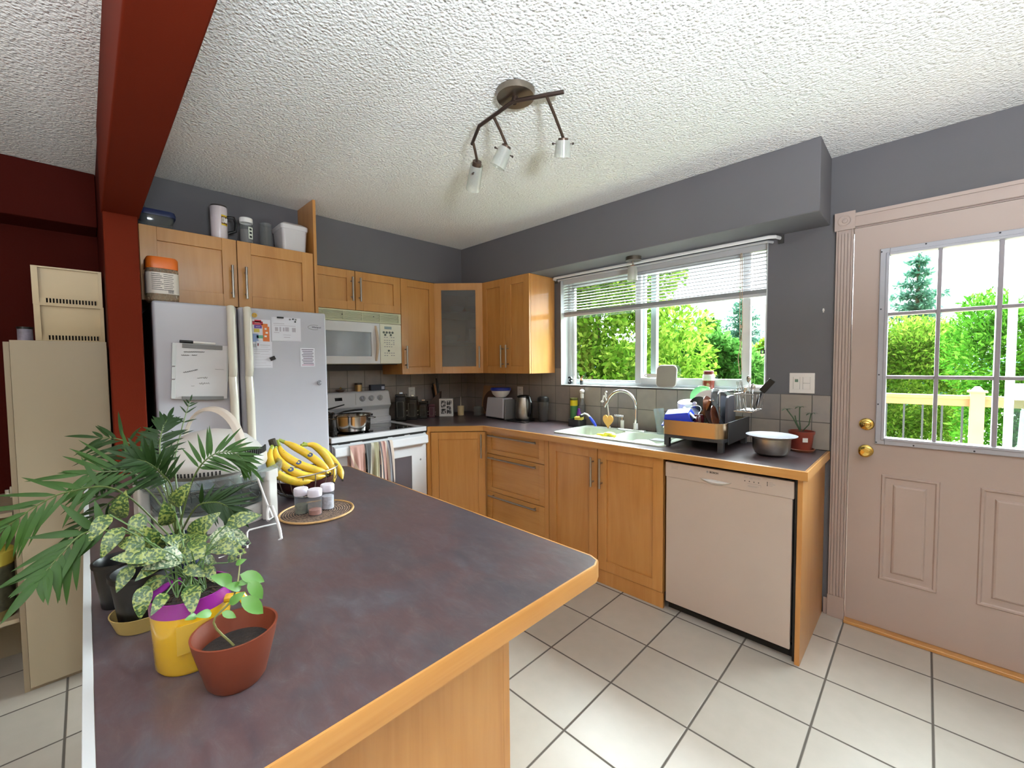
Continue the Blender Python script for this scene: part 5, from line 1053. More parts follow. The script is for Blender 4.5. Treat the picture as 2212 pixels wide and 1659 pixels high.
# ---------------- on the refrigerator ----------------
FXF = .782
def FM(): return frame((FXF, 0.0), (FXF, 1.0))[0]      # local x = world y, front is +x world
M = FM()
t = thing('whiteboard', (FXF, -2.42, 1.23), 'small white message board with grey bars and scribbled notes on the left refrigerator door', 'whiteboard')
MW = M @ Matrix.Translation((-2.42, 0, 1.378)) @ Matrix.Rotation(math.radians(3), 4, 'Y')
MB(MW).box(-.112, -.014, -.142, .112, -.0005, .142).build('board', mat('board_white', 'C9C8CC', .3, var=.01), t, bevel=.002)
tag(MB(MW).box(-.085, -.019, .118, .085, -.0145, .140).build('top_bar', M_['grayp'], t, bevel=.001), 'grey magnetic bar')
tag(MB(MW).box(-.082, -.026, -.146, .095, -.0145, -.128).build('pen_ledge', M_['grayp'], t, bevel=.001), 'grey pen ledge')
b = MB(MW)
for z0, z1 in ((-.140, -.045), (-.040, .02), (.025, .14)): b.box(-.124, -.017, z0, -.108, -.0005, z1)
b.box(.106, -.017, -.05, .113, -.0005, .142); tag(b.build('side_clips', M_['vinyl'], t, bevel=.001), 'white side strips')
def scribble(parent, Mx, lines, m, amp=.004, r=.0011, seed=2):
    g = np.random.default_rng(seed); b = MB(Mx)
    for (x, z, L_, tilt, a) in lines:
        n = max(6, int(L_/.0022)); pts = []
        for i in range(n):
            u = i/(n-1); pts.append((x+L_*u+.0012*math.sin(i*2.1), -.0150, z+tilt*u+a*math.sin(i*1.9)*(.5+.5*g.random())))
        b.tube(pts, r, 5)
    return b.build('handwriting', m, parent, smooth=0)
scribble(t, MW, [(-.078, .098, .085, .004, .003), (-.088, .080, .032, .002, .003), (-.044, .082, .022, .003, .003), (-.078, -.008, .060, .018, .004)], M_['ink'])
scribble(t, MW, [(-.020, -.036, .022, .006, .004), (.004, -.034, .02, .004, .006), (-.012, -.062, .022, .0, .007), (.008, -.062, .024, .004, .006), (-.045, -.075, .014, 0, .0005), (.055, .015, .04, -.001, .0006)], M_['inkg'], seed=5)
b = MB(MW); b.cyl((-.098, -.012, .147), (-.030, -.012, .147), .0068); b.build_ = None
t2 = thing('marker_pen', (.795, -2.45, 1.52), 'dry erase marker with a black cap resting on top of the whiteboard', 'marker')
MB(MW).cyl((-.095, -.009, .1495), (-.040, -.009, .1495), .0075).build('cap', M_['black'], t2, bevel=.001)
MB(MW).cyl((-.040, -.009, .1490), (.055, -.009, .1490), .0062).build('barrel', M_['plastic'], t2)
def paper(name, y0, y1, z0, z1, m, label, cat='paper', rot=0, off=.0008, cols=None):
    cx, cz = (y0+y1)/2, (z0+z1)/2; w_, h_ = (y1-y0)/2, (z1-z0)/2
    Mx = M @ Matrix.Translation((cx, 0, cz)) @ Matrix.Rotation(rot, 4, 'Y')
    t = thing(name, (FXF, cx, z0), label, cat)
    b = MB(Mx); b.box(-w_, -off-.0006, -h_, w_, -off, h_); b.build('sheet', m, t, smooth=0)
    return t, Mx @ Matrix.Translation((0, -off-.0006, 0))
def marks(parent, Mx, rects, m, name='print'):
    b = MB(Mx)
    for x0, z0, x1, z1 in rects: b.box(x0, -.0004, z0, x1, 0, z1)
    return b.build(name, m, parent, smooth=0)
pw = mat('paper_white', 'D2D2DC', .6, var=.01)
t, Mx = paper('colour_flyer', -2.190, -2.090, 1.530, 1.668, pw, 'flyer with red, purple and orange shapes on the right refrigerator door', 'flyer')
mk = lambda h: mat('ink_'+h, h, .6)
for nm, hx, rs in (('red_shape', 'B02A3A', [(-.040, .038, .012, .058), (-.030, .052, .004, .066)]), ('purple_shape', '5A3A8E', [(-.032, .018, .006, .037)]), ('orange_shape', 'C86A30', [(.010, -.062, .044, .030), (.004, .030, .036, .046)]), ('yellow_shape', 'C2B050', [(-.034, -.004, -.006, .016)]), ('blue_shape', '8294BC', [(-.042, -.058, -.012, -.012)]), ('green_shape', '5E9A80', [(-.022, -.038, .012, -.020)])):
    marks(t, Mx, rs, mk(hx), nm)
marks(t, Mx @ Matrix.Translation((0, -.0005, 0)), [(.020, .012, .030, .022), (.024, -.01, .036, 0), (.018, -.03, .030, -.02), (-.028, .048, -.002, .050), (-.024, .026, -.002, .028), (-.016, -.044, .006, -.038)], M_['plastic'], 'white_gaps')
t, Mx = paper('printed_sheet', -2.083, -1.925, 1.550, 1.688, pw, 'white printed sheet with three small tables under a black magnet', 'paper')
marks(t, Mx, [(-.070, .030, -.012, .033), (-.068, .020, .050, .022), (-.062, -.012, -.046, .010), (-.038, -.014, -.030, .012), (-.008, -.012, .012, .012), (-.020, -.012, -.012, .010), (.030, -.014, .050, .010), (-.068, -.022, -.040, -.019), (-.020, -.034, .022, -.032), (-.016, -.048, .018, -.045)], mat('lilac_print', 'A6A0AC', .6))
t, Mx = paper('notice_sheet', -2.190, -2.085, 1.394, 1.510, pw, 'white notice with fine print low on the right refrigerator door', 'paper')
marks(t, Mx, [(-.040, .045, .044, .047), (-.040, .035, .034, .037), (-.040, .022, -.010, .024), (-.006, .018, .040, .019), (-.040, .004, .030, .005), (-.036, -.012, .030, -.011), (-.036, -.030, .020, -.029), (-.036, -.045, .044, -.044)], mat('lilac_print', 'A6A0AC', .6))
t, Mx = paper('small_note', -2.165, -2.085, 1.500, 1.545, pw, 'small note overlapping the flyer and the notice', 'note', .03, .002)
marks(t, Mx, [(-.034, -.005, -.028, .010)], mk('7A2A2A')); marks(t, Mx, [(-.022, .0, .030, .002), (-.020, -.010, .02, -.009)], M_['inkg'], 'fine_print')
t, Mx = paper('quote_card', -1.932, -1.848, 1.400, 1.512, pw, 'small card with lines of lettering near the right edge of the refrigerator door', 'card')
marks(t, Mx, [(-.034+.004*(i % 3), .044-i*.0105, .034-.005*(i % 2), .048-i*.0105) for i in range(9)], mk('5A4A60')); marks(t, Mx, [(-.034, -.050, .036, -.044)], mk('B08AA0'), 'footer')
tag(MB(M @ Matrix.Translation((-2.168, 0, 1.690))).lathe([(0, .006), (.011, .006), (.013, .003), (.013, 0)], (0, 0, 0), 24, (0, -1, 0)).build('smiley_magnet', mat('gold_yellow', 'D8AE40', .4)), 'round yellow face magnet at the top left of the right door', 'magnet')
b = MB(M @ Matrix.Translation((-2.168, 0, 1.690))); b.cyl((-.004, -.0062, .002), (-.004, -.0072, .002), .0022, seg=8); b.cyl((.004, -.0062, .002), (.004, -.0072, .002), .0022, seg=8); b.tube([(-.007, -.0066, -.004), (0, -.0066, -.007), (.007, -.0066, -.004)], .0009, 5); f_ = b.build('magnet_face', M_['ink'], bpy.data.objects['smiley_magnet'])
tag(MB(M).box(-2.055, -.010, 1.681, -2.020, -.0016, 1.690).build('black_magnet', M_['black'], bevel=.001), 'black bar magnet holding the printed sheet', 'magnet')
tag(MB(M @ Matrix.Translation((-2.084, 0, 1.448)) @ Matrix.Rotation(math.radians(-25), 4, 'Y')).box(-.014, -.008, -.010, .014, -.0016, .011).build('square_magnet', M_['black'], bevel=.001), 'black square magnet at the corner of the notice', 'magnet')
for i, (y, z) in enumerate([(-1.985, 1.678), (-1.968, 1.681), (-1.953, 1.678), (-1.956, 1.666)]):
    tag(MB(M).cyl((y, -.0018, z), (y, -.006, z), .0045, seg=12).build('dot_magnet', M_['ink'] if i in (1, 3) else M_['grayp']), ['leftmost of the tiny round magnets on the printed sheet', 'topmost of the tiny round magnets on the printed sheet', 'rightmost of the tiny round magnets in the upper row', 'lowest of the tiny round magnets on the printed sheet'][i], 'magnet', 'tiny round magnets')
b = MB(M @ Matrix.Translation((-1.826, 0, 1.298))); b.tube([(.012*math.cos(a), -.006, .014*math.sin(a)) for a in np.linspace(.5, 2*PI-.5, 16)], .0022, 6); b.tube([(-.004+.008*math.cos(a), -.009, .010*math.sin(a)) for a in np.linspace(.6, 2*PI-.6, 14)], .0022, 6); b.cyl((-.004, 0, 0), (-.004, -.004, 0), .006); tag(b.build('magnetic_hook', mat('grey_hook', '8A8C94', .4, .3)), 'grey ring-shaped magnetic hook near the right edge of the refrigerator door', 'hook')
t = thing('snack_jar', (.695, -2.556, 1.731), 'clear jar with an orange lid and a nutrition label on top of the refrigerator', 'jar')
JP = rrect(-.062, -.064, .062, .064, (.03,)*4, 5)
def jr(f, z): return [(.698+p[0]*f, -2.556+p[1]*f, z) for p in JP]
MB().loft([jr(.88, 1.7315), jr(.98, 1.738), jr(1, 1.76), jr(1, 1.885), jr(.86, 1.905), jr(.82, 1.912)]).build('jar', glassmat('jar_plastic', 'E6DCCC', .08, .12, .35, 'C8B49A'), t)
MB().loft([jr(1.015, 1.768), jr(1.015, 1.872)], True, False, False).build('label', mat('label_cream', 'D8CFC6', .5, var=.03), t)
MB().loft([jr(.98, 1.893), jr(1.0, 1.898), jr(1.0, 1.938), jr(.90, 1.950)]).build('lid', mat('orange_lid', 'D86A1C', .4), t)
b = MB()
for i in range(9): b.box(.7613, -2.602, 1.862-i*.0095, .7617, -2.568+.006*(i % 3), 1.8645-i*.0095); b.box(.7613, -2.555, 1.862-i*.0095, .7617, -2.516-.004*(i % 2), 1.8642-i*.0095)
for i in range(9): b.box(.7613, -2.538+i*.0024, 1.772, .7617, -2.5368+i*.0024, 1.786)
b.build('label_print', M_['ink'], t, smooth=0)
# on top of the fridge cabinet
CT = 2.1302
t = thing('food_container', (.46, -2.555, CT), 'clear food container with a navy lid on top of the fridge cabinet, far left', 'container')
MB().loft([[(.46+p[0]*s_, -2.545+p[1]*s_, CT+z) for p in rrect(-.085, -.072, .085, .072, (.03,)*4)] for s_, z in ((.82, 0), (.9, .01), (1, .085))]).build('tub', M_['cplast'], t)
MB().loft([[(.46+p[0]*s_, -2.545+p[1]*s_, CT+z) for p in rrect(-.085, -.072, .085, .072, (.03,)*4)] for s_, z in ((1.1, .078), (1.12, .09), (1.05, .108), (.7, .112))]).build('lid', M_['navy'], t)
t = thing('spray_bottle', (.40, -2.575, CT), 'tall pale spray bottle behind the navy-lidded container', 'bottle')
MB().lathe([(0, 0), (.030, 0), (.032, .01), (.032, .15), (.015, .195), (.013, .21)], (.345, -2.60, CT), 24).build('bottle', M_['cplast'], t)
b = MB(); b.cyl((.345, -2.60, CT+.205), (.345, -2.60, CT+.235), .014); b.box(.335, -2.618, CT+.235, .365, -2.57, CT+.262); b.build('spray_head', M_['plastic'], t, bevel=.003)
t = thing('travel_mug', (.52, -2.262, CT), 'tall white mug with a brown and yellow emblem and black handle on the fridge cabinet', 'mug')
MB().lathe([(0, 0), (.036, 0), (.038, .01), (.0385, .025), (.041, .03), (.043, .20), (.041, .205), (0, .200)], (.50, -2.262, CT), 32).build('body', mat('mug_white', 'D4C8CC', .3), t)
MB().lathe([(.042, .203), (.040, .212), (0, .213)], (.50, -2.262, CT), 32).build('rim', mat('mug_rim', '3A3230', .3), t)
b = MB(); b.tube([(.52, -2.226, CT+.150), (.53, -2.195, CT+.152), (.534, -2.185, CT+.12), (.53, -2.188, CT+.075), (.52, -2.222, CT+.06)], .009, 8); b.build('handle', M_['black'], t)
ME = T(.50, -2.262, CT+.125, math.radians(28))
em = MB(ME)
for i in range(12):
    a0, a1 = -.42+i*.07, -.35+i*.07; q = .0432
    em.add([(q*math.cos(a0), q*math.sin(a0), -.030), (q*math.cos(a1), q*math.sin(a1), -.030), (q*math.cos(a1), q*math.sin(a1), .026), (q*math.cos(a0), q*math.sin(a0), .026)], [(0, 1, 2, 3)])
em.build('emblem_patch', mat('emblem_brown', '6A4418', .5), t, smooth=80)
em = MB(ME)
for k, (z0, z1) in enumerate(((.022, .030), (-.030, -.022))):
    for i in range(12):
        a0, a1 = -.42+i*.07, -.35+i*.07; q = .0436
        em.add([(q*math.cos(a0), q*math.sin(a0), z0), (q*math.cos(a1), q*math.sin(a1), z0), (q*math.cos(a1), q*math.sin(a1), z1), (q*math.cos(a0), q*math.sin(a0), z1)], [(0, 1, 2, 3)])
em.build('emblem_bands', mat('emblem_yellow', 'D2B024', .5), t, smooth=80)
em = MB(ME); q = .0442
def arcp(a, z): return (q*math.cos(a), q*math.sin(a), z)
for ps in ([(-.32, -.014), (-.32, .012), (-.20, .016), (-.12, .0), (-.20, -.016), (-.32, -.014)], [(-.02, .016), (-.08, -.012), (.06, -.014), (.12, .010)], [(.18, -.014), (.22, .014), (.34, .012), (.34, -.012)]): em.tube([arcp(*p) for p in ps], .0022, 5)
em.build('emblem_lettering', M_['plastic'], t)
t = thing('glass_jar', (.50, -2.128, CT), 'glass jar with a white lid and a patterned sticker standing on the fridge cabinet', 'jar')
jx, jy = .505, -2.125
MB().lathe([(0, .022), (.034, .022), (.035, .03), (.035, .125), (.031, .138), (.030, .142)], (jx, jy, CT), 32).build('jar', M_['cplast'], t)
MB().lathe([(0, .023), (.033, .023), (.033, .10), (0, .098)], (jx, jy, CT), 28).build('contents', mat('grey_powder', '8A8484', .9), t)
MB().lathe([(.035, .142), (.036, .150), (.036, .168), (.033, .172), (0, .172)], (jx, jy, CT), 32).build('lid', M_['plastic'], t)
b = MB(T(jx, jy, CT, math.radians(22))); b.box(.0345, -.012, .045, .0362, .014, .115); b.build('sticker', mat('sticker_green_white', 'D4D8CC', .5), t)
b = MB(T(jx, jy, CT, math.radians(22))); 
for z in (.052, .075, .096): b.box(.0362, -.006, z, .0368, .008, z+.012)
b.build('sticker_print', M_['ink'], t, smooth=0)
tag(MB().lathe([(0, 0), (.045, 0), (.050, .006), (.058, .016), (.056, .017), (.048, .010), (.038, .020), (0, .0215)], (jx, jy, CT), 40).build('glass_saucer', glassmat('grey_glass', 'C8CCCE', .05, .3, .3, '8E9092')), 'grey glass dish under the white-lidded jar', 'dish')
tag(MB().lathe([(0, 0), (.032, 0), (.034, .01), (.034, .165), (.036, .170), (.034, .172), (.030, .165), (0, .160)], (.47, -2.010, CT), 28).build('tall_clear_jar', M_['cplast']), 'tall clear canister between the saucer jar and the white bin', 'jar')
t = thing('white_bin', (.45, -1.86, CT), 'white plastic bin with a lid on top of the fridge cabinet, far right', 'bin')
def br_(s_, z, ex=0): return [(.460+p[0]*s_, -1.863+p[1]*s_, CT+z) for p in rrect(-.095-ex, -.078-ex, .095+ex, .078+ex, (.02,)*4)]
MB().loft([br_(.86, 0), br_(.88, .006), br_(1, .165)]).build('tub', mat('bin_white', 'C8C4C6', .4, var=.02), t)
MB().loft([br_(1.03, .150), br_(1.06, .158), br_(1.06, .176), br_(.98, .182), br_(.72, .196), br_(.3, .200)]).build('lid', mat('bin_white2', 'CECACC', .4, var=.02), t)
# ---------------- on the stove ----------------
pot_st = mat('pot_steel', 'B8B4B0', .12, 1, var=.03)
t = thing('stock_pot', (.40, -1.43, .9085), 'wide stainless pot with loop handles on the front burner', 'pot')
c = (.395, -1.435, .9090)
MB().lathe([(0, 0), (.105, 0), (.118, .012), (.122, .05), (.124, .118), (.134, .124), (.134, .127), (.121, .120), (.118, .05), (.10, .006), (0, .004)], c, 56).build('body', pot_st, t)
for s_ in (1, -1):
    b = MB(); a = math.radians(62)*1; d = Vector((math.cos(a)*s_, math.sin(a)*s_, 0)); n_ = Vector((-d.y, d.x, 0)); C0 = Vector(c)+Vector((0, 0, .098))
    b.tube([tuple(C0+d*.120+n_*.032), tuple(C0+d*.145+n_*.028), tuple(C0+d*.158), tuple(C0+d*.145-n_*.028), tuple(C0+d*.120-n_*.032)], .0045, 8); b.build('loop_handle', pot_st, t)
t = thing('saucepan', (.22, -1.54, .9085), 'saucepan with a black-rimmed lid behind the wide pot', 'pot')
c2 = (.222, -1.610, .9090); MB().lathe([(0, 0), (.088, 0), (.096, .01), (.098, .125), (.102, .128), (.096, .128), (.093, .012), (0, .004)], c2, 44).build('body', pot_st, t)
MB().lathe([(.103, .128), (.104, .134), (.098, .142), (.05, .156), (0, .158)], c2, 44).build('lid', mat('dark_lid_glass', '2A2624', .15, coat=.6), t)
MB().tube([(.270, -1.52, 1.030), (.262, -1.45, 1.046), (.258, -1.36, 1.052), (.258, -1.30, 1.052)], [.008, .010, .011, .010], 8, flat=.7).build('handle', M_['black'], t)
MB().tube([(.250, -1.60, 1.066), (.275, -1.53, 1.085), (.30, -1.46, 1.105)], [.008, .006, .004], 8).build('lid_handle', M_['black'], t)
BG = 1.1852
t = thing('spice_tin', (.045, -1.22, BG), 'small brass tin with a dark lid on top of the stove backguard', 'tin')
MB().lathe([(0, 0), (.029, 0), (.029, .058), (0, .058)], (.042, -1.222, BG), 28).build('tin', mat('brass_tin', 'B89868', .3, .7), t)
MB().lathe([(.030, .056), (.030, .070), (0, .071)], (.042, -1.222, BG), 28).build('lid', mat('dark_brown_lid', '2E2018', .4), t)
t = thing('spice_box', (.04, -1.05, BG), 'dark blue packet box on top of the stove backguard', 'box')
MB().box(.018, -1.118, BG, .060, -.985, BG+.050).build('box', mat('dark_blue_box', '1E2032', .4), t, bevel=.004)
MB().box(.0605, -1.02, BG+.008, .061, -.992, BG+.034).build('label', mat('pale_label', 'A8ACC0', .5), t, smooth=0)
t = thing('small_dish', (.04, -1.37, BG), 'small dark-lidded dish on top of the stove backguard', 'dish')
MB().lathe([(0, 0), (.022, 0), (.030, .014), (.040, .018), (.040, .022), (.02, .027), (0, .028)], (.042, -1.375, BG), 28).build('dish', mat('dark_dish', '4A3A30', .3), t); MB().sphere((.042, -1.375, BG+.033), .008).build('knob', M_['brass'], t)
# towels over the oven handle
def towel(name, y0, y1, zb, cols, label, seed, skew=0., sh=0.):
    m, nt, bs, o = newmat(name+'_stripes'); co = objco(nt); sp = N(nt, 'ShaderNodeSeparateXYZ'); nt.links.new(co, sp.inputs[0])
    sk = N(nt, 'ShaderNodeMath', operation='MULTIPLY_ADD'); sk.inputs[1].default_value = skew; nt.links.new(sp.outputs['Z'], sk.inputs[0]); nt.links.new(sp.outputs['Y'], sk.inputs[2])
    mr = N(nt, 'ShaderNodeMapRange'); w_ = (y1-y0); mr.inputs['From Min'].default_value = -w_/2; mr.inputs['From Max'].default_value = w_/2; nt.links.new(sk.outputs[0], mr.inputs[0])
    r_ = nt.nodes.new('ShaderNodeValToRGB'); r_.color_ramp.interpolation = 'CONSTANT'; e = r_.color_ramp.elements
    while len(e) < len(cols): e.new(.5)
    for i, (p, h) in enumerate(cols): e[i].position = p; e[i].color = lin(h)
    nt.links.new(mr.outputs[0], r_.inputs[0]); nt.links.new(r_.outputs[0], bs.inputs['Base Color']); bs.inputs['Roughness'].default_value = .9; bs.inputs['Sheen Weight'].default_value = .3
    n2 = N(nt, 'ShaderNodeTexNoise', Scale=300.0); nt.links.new(co, n2.inputs['Vector']); bump(nt, bs, n2.outputs[0], .3, .002)
    g = np.random.default_rng(seed); ph = g.random(3)*6; b = MB(); rings = []
    prof = [(.656, zb+.12), (.658, .80), (.664, .838), (.676, .8535), (.692, .853), (.699, .84), (.700, .80), (.701, .74), (.703, .68), (.704, zb+.03), (.703, zb)]
    ny = 26; vs = []
    for (x, z) in prof:
        k = 0 if z > .83 else min(1, (.84-z)/.08)
        row = []
        for j in range(ny+1):
            u = j/ny; y = y0+(y1-y0)*(.5+(u-.5)*(1-.0*k)); front = x > .68
            xx = x+k*(.0075*math.sin(u*9+ph[0])+.005*math.sin(u*19+ph[1]))*(1 if front else -.15)+(.012*k if front else 0)
            row.append((xx, y+k*sh*(.84-z), z-(.012*math.sin(u*3+ph[2]) if z <= zb+.03 else 0)))
        rings.append(row)
    b.loft(rings, False, False, False); return tag(b.build(name, m, solid=.003, smooth=80), label, 'towel', 'kitchen towels on the oven handle')
towel('kitchen_towel', -1.605, -1.500, .565, [(0, '8E6E6A'), (.25, 'A8877E'), (.4, 'C49A8A'), (.55, '9A7670'), (.7, 'CDB8A8'), (.85, 'B08880')], 'dusty pink towel, leftmost on the oven handle', 1, .3)
towel('kitchen_towel', -1.495, -1.395, .545, [(0, '4A4A4C'), (.14, 'B4B0A2'), (.34, '8A8468'), (.6, '9A9478'), (.8, 'C4BEAE'), (.92, '5A5250')], 'beige and grey towel in the middle of the oven handle', 2, -.1)
towel('kitchen_towel', -1.390, -1.283, .560, [(0, 'C4B2A6'), (.16, '4E4C52'), (.28, 'B8948A'), (.42, '8A5A54'), (.56, 'C8BAAE'), (.68, '8E9098'), (.80, '3A3640'), (.92, 'CCBCB2')], 'striped maroon and grey towel, rightmost on the oven handle', 3, .05)
# ---------------- left side: tall cabinet, bins, low shelf ----------------
me_ = M_['mela']
t = thing('storage_cabinet', (.53, -2.92, 0), 'tall cream melamine cabinet left of the rust red pillar', 'cabinet')
MB().box(.735, -3.064, .02, .752, -2.772, 1.522).build('door', me_, t, bevel=.001)
MB().box(.30, -3.083, 0, .733, -3.066, 1.515).build('side_panel', me_, t, bevel=.001)
MB().box(.30, -3.066, .0, .731, -2.770, 1.505).build('body', me_, t, smooth=0)
hg = MB(); hg.box(.690, -3.0995, .868, .722, -3.083, .874); hg.box(.706, -3.090, .856, .722, -3.083, .902); hg.box(.700, -3.104, .862, .716, -3.092, .890); tag(hg.build('hinge', M_['steel'], t, bevel=.001), 'steel hinge plate')
t = thing('low_shelf', (.53, -3.35, 0), 'low open cream shelf unit at the far left', 'shelf')
MB().box(.30, -3.70, .780, .745, -3.0845, .798).build('top_board', me_, t, bevel=.001)
MB().box(.30, -3.70, .0, .318, -3.0845, .780).build('back_panel', me_, t, smooth=0)
MB().box(.318, -3.70, .318, .735, -3.0845, .336).build('shelf_board', me_, t, smooth=0)
MB().box(.318, -3.70, 0, .742, -3.683, .780).build('side_board', me_, t, smooth=0)
MB().box(.318, -3.0995, 0, .742, -3.0845, .780).build('side_board', me_, t, smooth=0) if False else None
t = thing('pretzel_tub', (.60, -3.17, .336), 'large tub with a yellow lid and dark lettered label on the low shelf', 'tub')
jc = (.652, -3.170, .3362)
MB().lathe([(0, 0), (.070, 0), (.074, .01), (.074, .24), (0, .24)], jc, 40).build('tub', glassmat('tub_plastic', 'C8B890', .1, .2, .6, '8A7A50'), t)
MB().lathe([(.0745, .04), (.0745, .225)], jc, 40).build('label', mat('dark_olive_label', '3A3A2A', .5, var=.4, scale=40), t)
MB().lathe([(.078, .232), (.080, .24), (.080, .285), (.074, .292), (0, .292)], jc, 40).build('lid', mat('mustard_lid', 'A89A3A', .5), t)
for k, ch_ in enumerate('ER'):
    a = math.radians(-2+k*26-14+8); Mx = T(jc[0]+.0748*math.cos(a), jc[1]+.0748*math.sin(a), jc[2]+.150, a) @ Matrix(((0, 0, 1, 0), (1, 0, 0, 0), (0, 1, 0, 0), (0, 0, 0, 1)))
    text(t, 'lettering', ch_, Mx, .034, M_['inkg'], bold=.0008)
def bin_(z, dy, label):
    t = thing('storage_bin', (.55, -2.885+dy, z), label, 'bin', 'stacked beige storage bins')
    x0, x1, y0, y1, h = .42, .625, -2.998+dy, -2.772+dy, .168
    b = MB()
    # front wall recessed inside a frame, leaning slightly outwards at the top
    def fx(zz): return x1-.020+.020*(zz/h)
    b.box(x0, y0, z, x0+.004, y1, z+h); b.box(x0, y0, z, x1-.02, y0+.004, z+h); b.box(x0, y1-.004, z, x1-.02, y1, z+h); b.box(x0, y0, z, x1-.022, y1, z+.004)
    def slab(ya, yb, za, zb, d0, d1): b.add([(fx(za)-d0, ya, z+za), (fx(za)-d1, ya, z+za), (fx(za)-d1, yb, z+za), (fx(za)-d0, yb, z+za), (fx(zb)-d0, ya, z+zb), (fx(zb)-d1, ya, z+zb), (fx(zb)-d1, yb, z+zb), (fx(zb)-d0, yb, z+zb)], [(0, 1, 2, 3), (7, 6, 5, 4), (0, 4, 5, 1), (1, 5, 6, 2), (2, 6, 7, 3), (3, 7, 4, 0)])
    slab(y0, y0+.020, 0, h, .014, 0); slab(y1-.012, y1, 0, h, .014, 0); slab(y0, y1, h-.006, h, .02, -.002); slab(y0+.02, y1-.012, .030, h-.006, .020, .016); slab(y0+.02, y1-.012, .0, .008, .014, 0)
    n = 16; 
    for i in range(n+1): ya = y0+.036+i*.0105; slab(ya, ya+.0045, .008, .030, .013, .006)
    slab(y0+.02, y0+.036, .008, .03, .013, .006); slab(y1-.022, y1-.012, .008, .03, .013, .006)
    b.build('body', M_['beigep'], t, smooth=0)
    MB().box(x0+.006, y0+.006, z+.006, x1-.045, y1-.006, z+h-.03).build('dark_inside', mat('dark_bin_fill', '1A1412', .9), t, smooth=0)  # dark block filling the bin behind its front slots
bin_(1.5252, 0, 'lower of two stacked beige storage bins on the tall cabinet')
bin_(1.695, -.002, 'upper of two stacked beige storage bins on the tall cabinet')
t = thing('food_can', (.60, -3.02, 1.515), 'dark food can with a grey label beside the lower storage bin', 'can')
MB().lathe([(0, 0), (.024, 0), (.024, .066), (0, .066)], (.60, -3.028, 1.5155), 28).build('can', mat('can_grey', '7A7484', .4, var=.25, scale=30), t); MB().lathe([(.025, .062), (.026, .072), (0, .071)], (.60, -3.028, 1.5155), 28).build('lid', M_['black'], t)
t = thing('added_lamp_stand', (4.35, -2.75, 0), 'added metal uplighter stand, unseen behind the viewer, holding the ceiling fill light', 'lamp')  # unseen lamp body added around the ceiling fill light
MB().lathe([(0, 0), (.14, 0), (.14, .02), (.02, .03), (0, .03)], (4.35, -2.75, 0), 32).build('base', M_['nickel'], t)
MB().cyl((4.35, -2.75, .03), (4.35, -2.75, 1.42), .012).build('pole', M_['nickel'], t)
MB().lathe([(0, 1.42), (.05, 1.42), (.22, 1.51), (.30, 1.555), (.295, 1.558), (.21, 1.52), (0, 1.44)], (4.35, -2.75, 0), 40).build('lamp_shade', M_['nickel'], t)
# ---------------- peninsula: oven, bananas, jars ----------------
PT = .9106
t = thing('halogen_oven', (1.83, -2.565, .91), 'white tabletop halogen oven with a domed lid, arched handle and glass bowl on the peninsula', 'oven')
oc = (1.825, -2.565, PT); wp = mat('oven_white', 'B8B4B0', .28, var=.02, coat=.3)
MB().lathe([(.150, .0), (.168, .0), (.166, .045), (.158, .052), (.146, .050), (.142, .01), (.150, 0)], oc, 64).build('base_ring', wp, t)
bg_ = glassmat('oven_glass', 'E8EEEE', .02, .22, .05, 'C8CCCC')
MB().lathe([(0, .022), (.10, .022), (.142, .034), (.160, .065), (.178, .125), (.190, .132), (.192, .138), (.176, .136), (.155, .066), (.135, .038), (0, .027)], oc, 64).build('glass_bowl', bg_, t)
tag(MB().lathe([(.188, .136), (.196, .142), (.197, .160), (.188, .166), (.182, .160), (.182, .142), (.188, .136)], oc, 64).build('extender_ring', glassmat('ring_glass', 'DCE4E4', .03, .2, .15, 'B8BCBC'), t), 'clear plastic rim ring')
b = MB()
for zz, rr_ in ((.055, .125), (.112, .15)):
    b.lathe([(rr_, zz), (rr_+.003, zz+.001), (rr_, zz+.003), (rr_, zz)], oc, 40)
    for i in range(7): y = -rr_*.85+i*rr_*.283; h_ = math.sqrt(max(0, rr_**2-y**2)); b.tube([(oc[0]-h_, oc[1]+y, oc[2]+zz+.002), (oc[0]+h_, oc[1]+y, oc[2]+zz+.002)], .0016, 6)
for i in range(4): a = i*PI/2+.4; b.tube([(oc[0]+.12*math.cos(a), oc[1]+.12*math.sin(a), oc[2]+.03), (oc[0]+.13*math.cos(a), oc[1]+.13*math.sin(a), oc[2]+.115)], .002, 6)
b.build('wire_rack', M_['chrome'], t)
ld = MB().lathe([(.120, .162), (.150, .166), (.153, .174), (.152, .196), (.146, .206), (.128, .232), (.098, .262), (.060, .280), (.02, .288), (0, .289)], oc, 64).build('lid', wp, t)
b = MB(); b.lathe([(.118, .150), (.124, .150), (.124, .166), (.118, .166), (.118, .15)], oc, 48); b.build('lid_collar', wp, ld)
b = MB()
for i in range(20):
    a = math.radians(8+i*3.4); Mx = T(*oc, a); s0 = MB(Mx); b.M = Mx; b.box(.1445, -.0018, .204, .150, .0018, .224)
b.M = Matrix(); tag(b.build('vent_slots', M_['dark'], ld, smooth=0), 'dark vent slots')
b = MB()
for i in range(16):
    a = math.radians(-58+i*3.6); b.M = T(*oc, a); b.box(.1515, -.0022, .168, .1536, .0022, .180)
b.M = Matrix(); tag(b.build('lower_vents', M_['dark'], ld, smooth=0), 'dark lower vents')
b = MB(); ua = math.radians(26); ud = Vector((math.cos(ua), math.sin(ua), 0)); n = 22; A_ = []; 
for i in range(n+1):
    a = PI*i/n; A_.append(tuple(Vector(oc)+ud*(.128*math.cos(a))+Vector((0, 0, .205+.150*math.sin(a)**.8))))
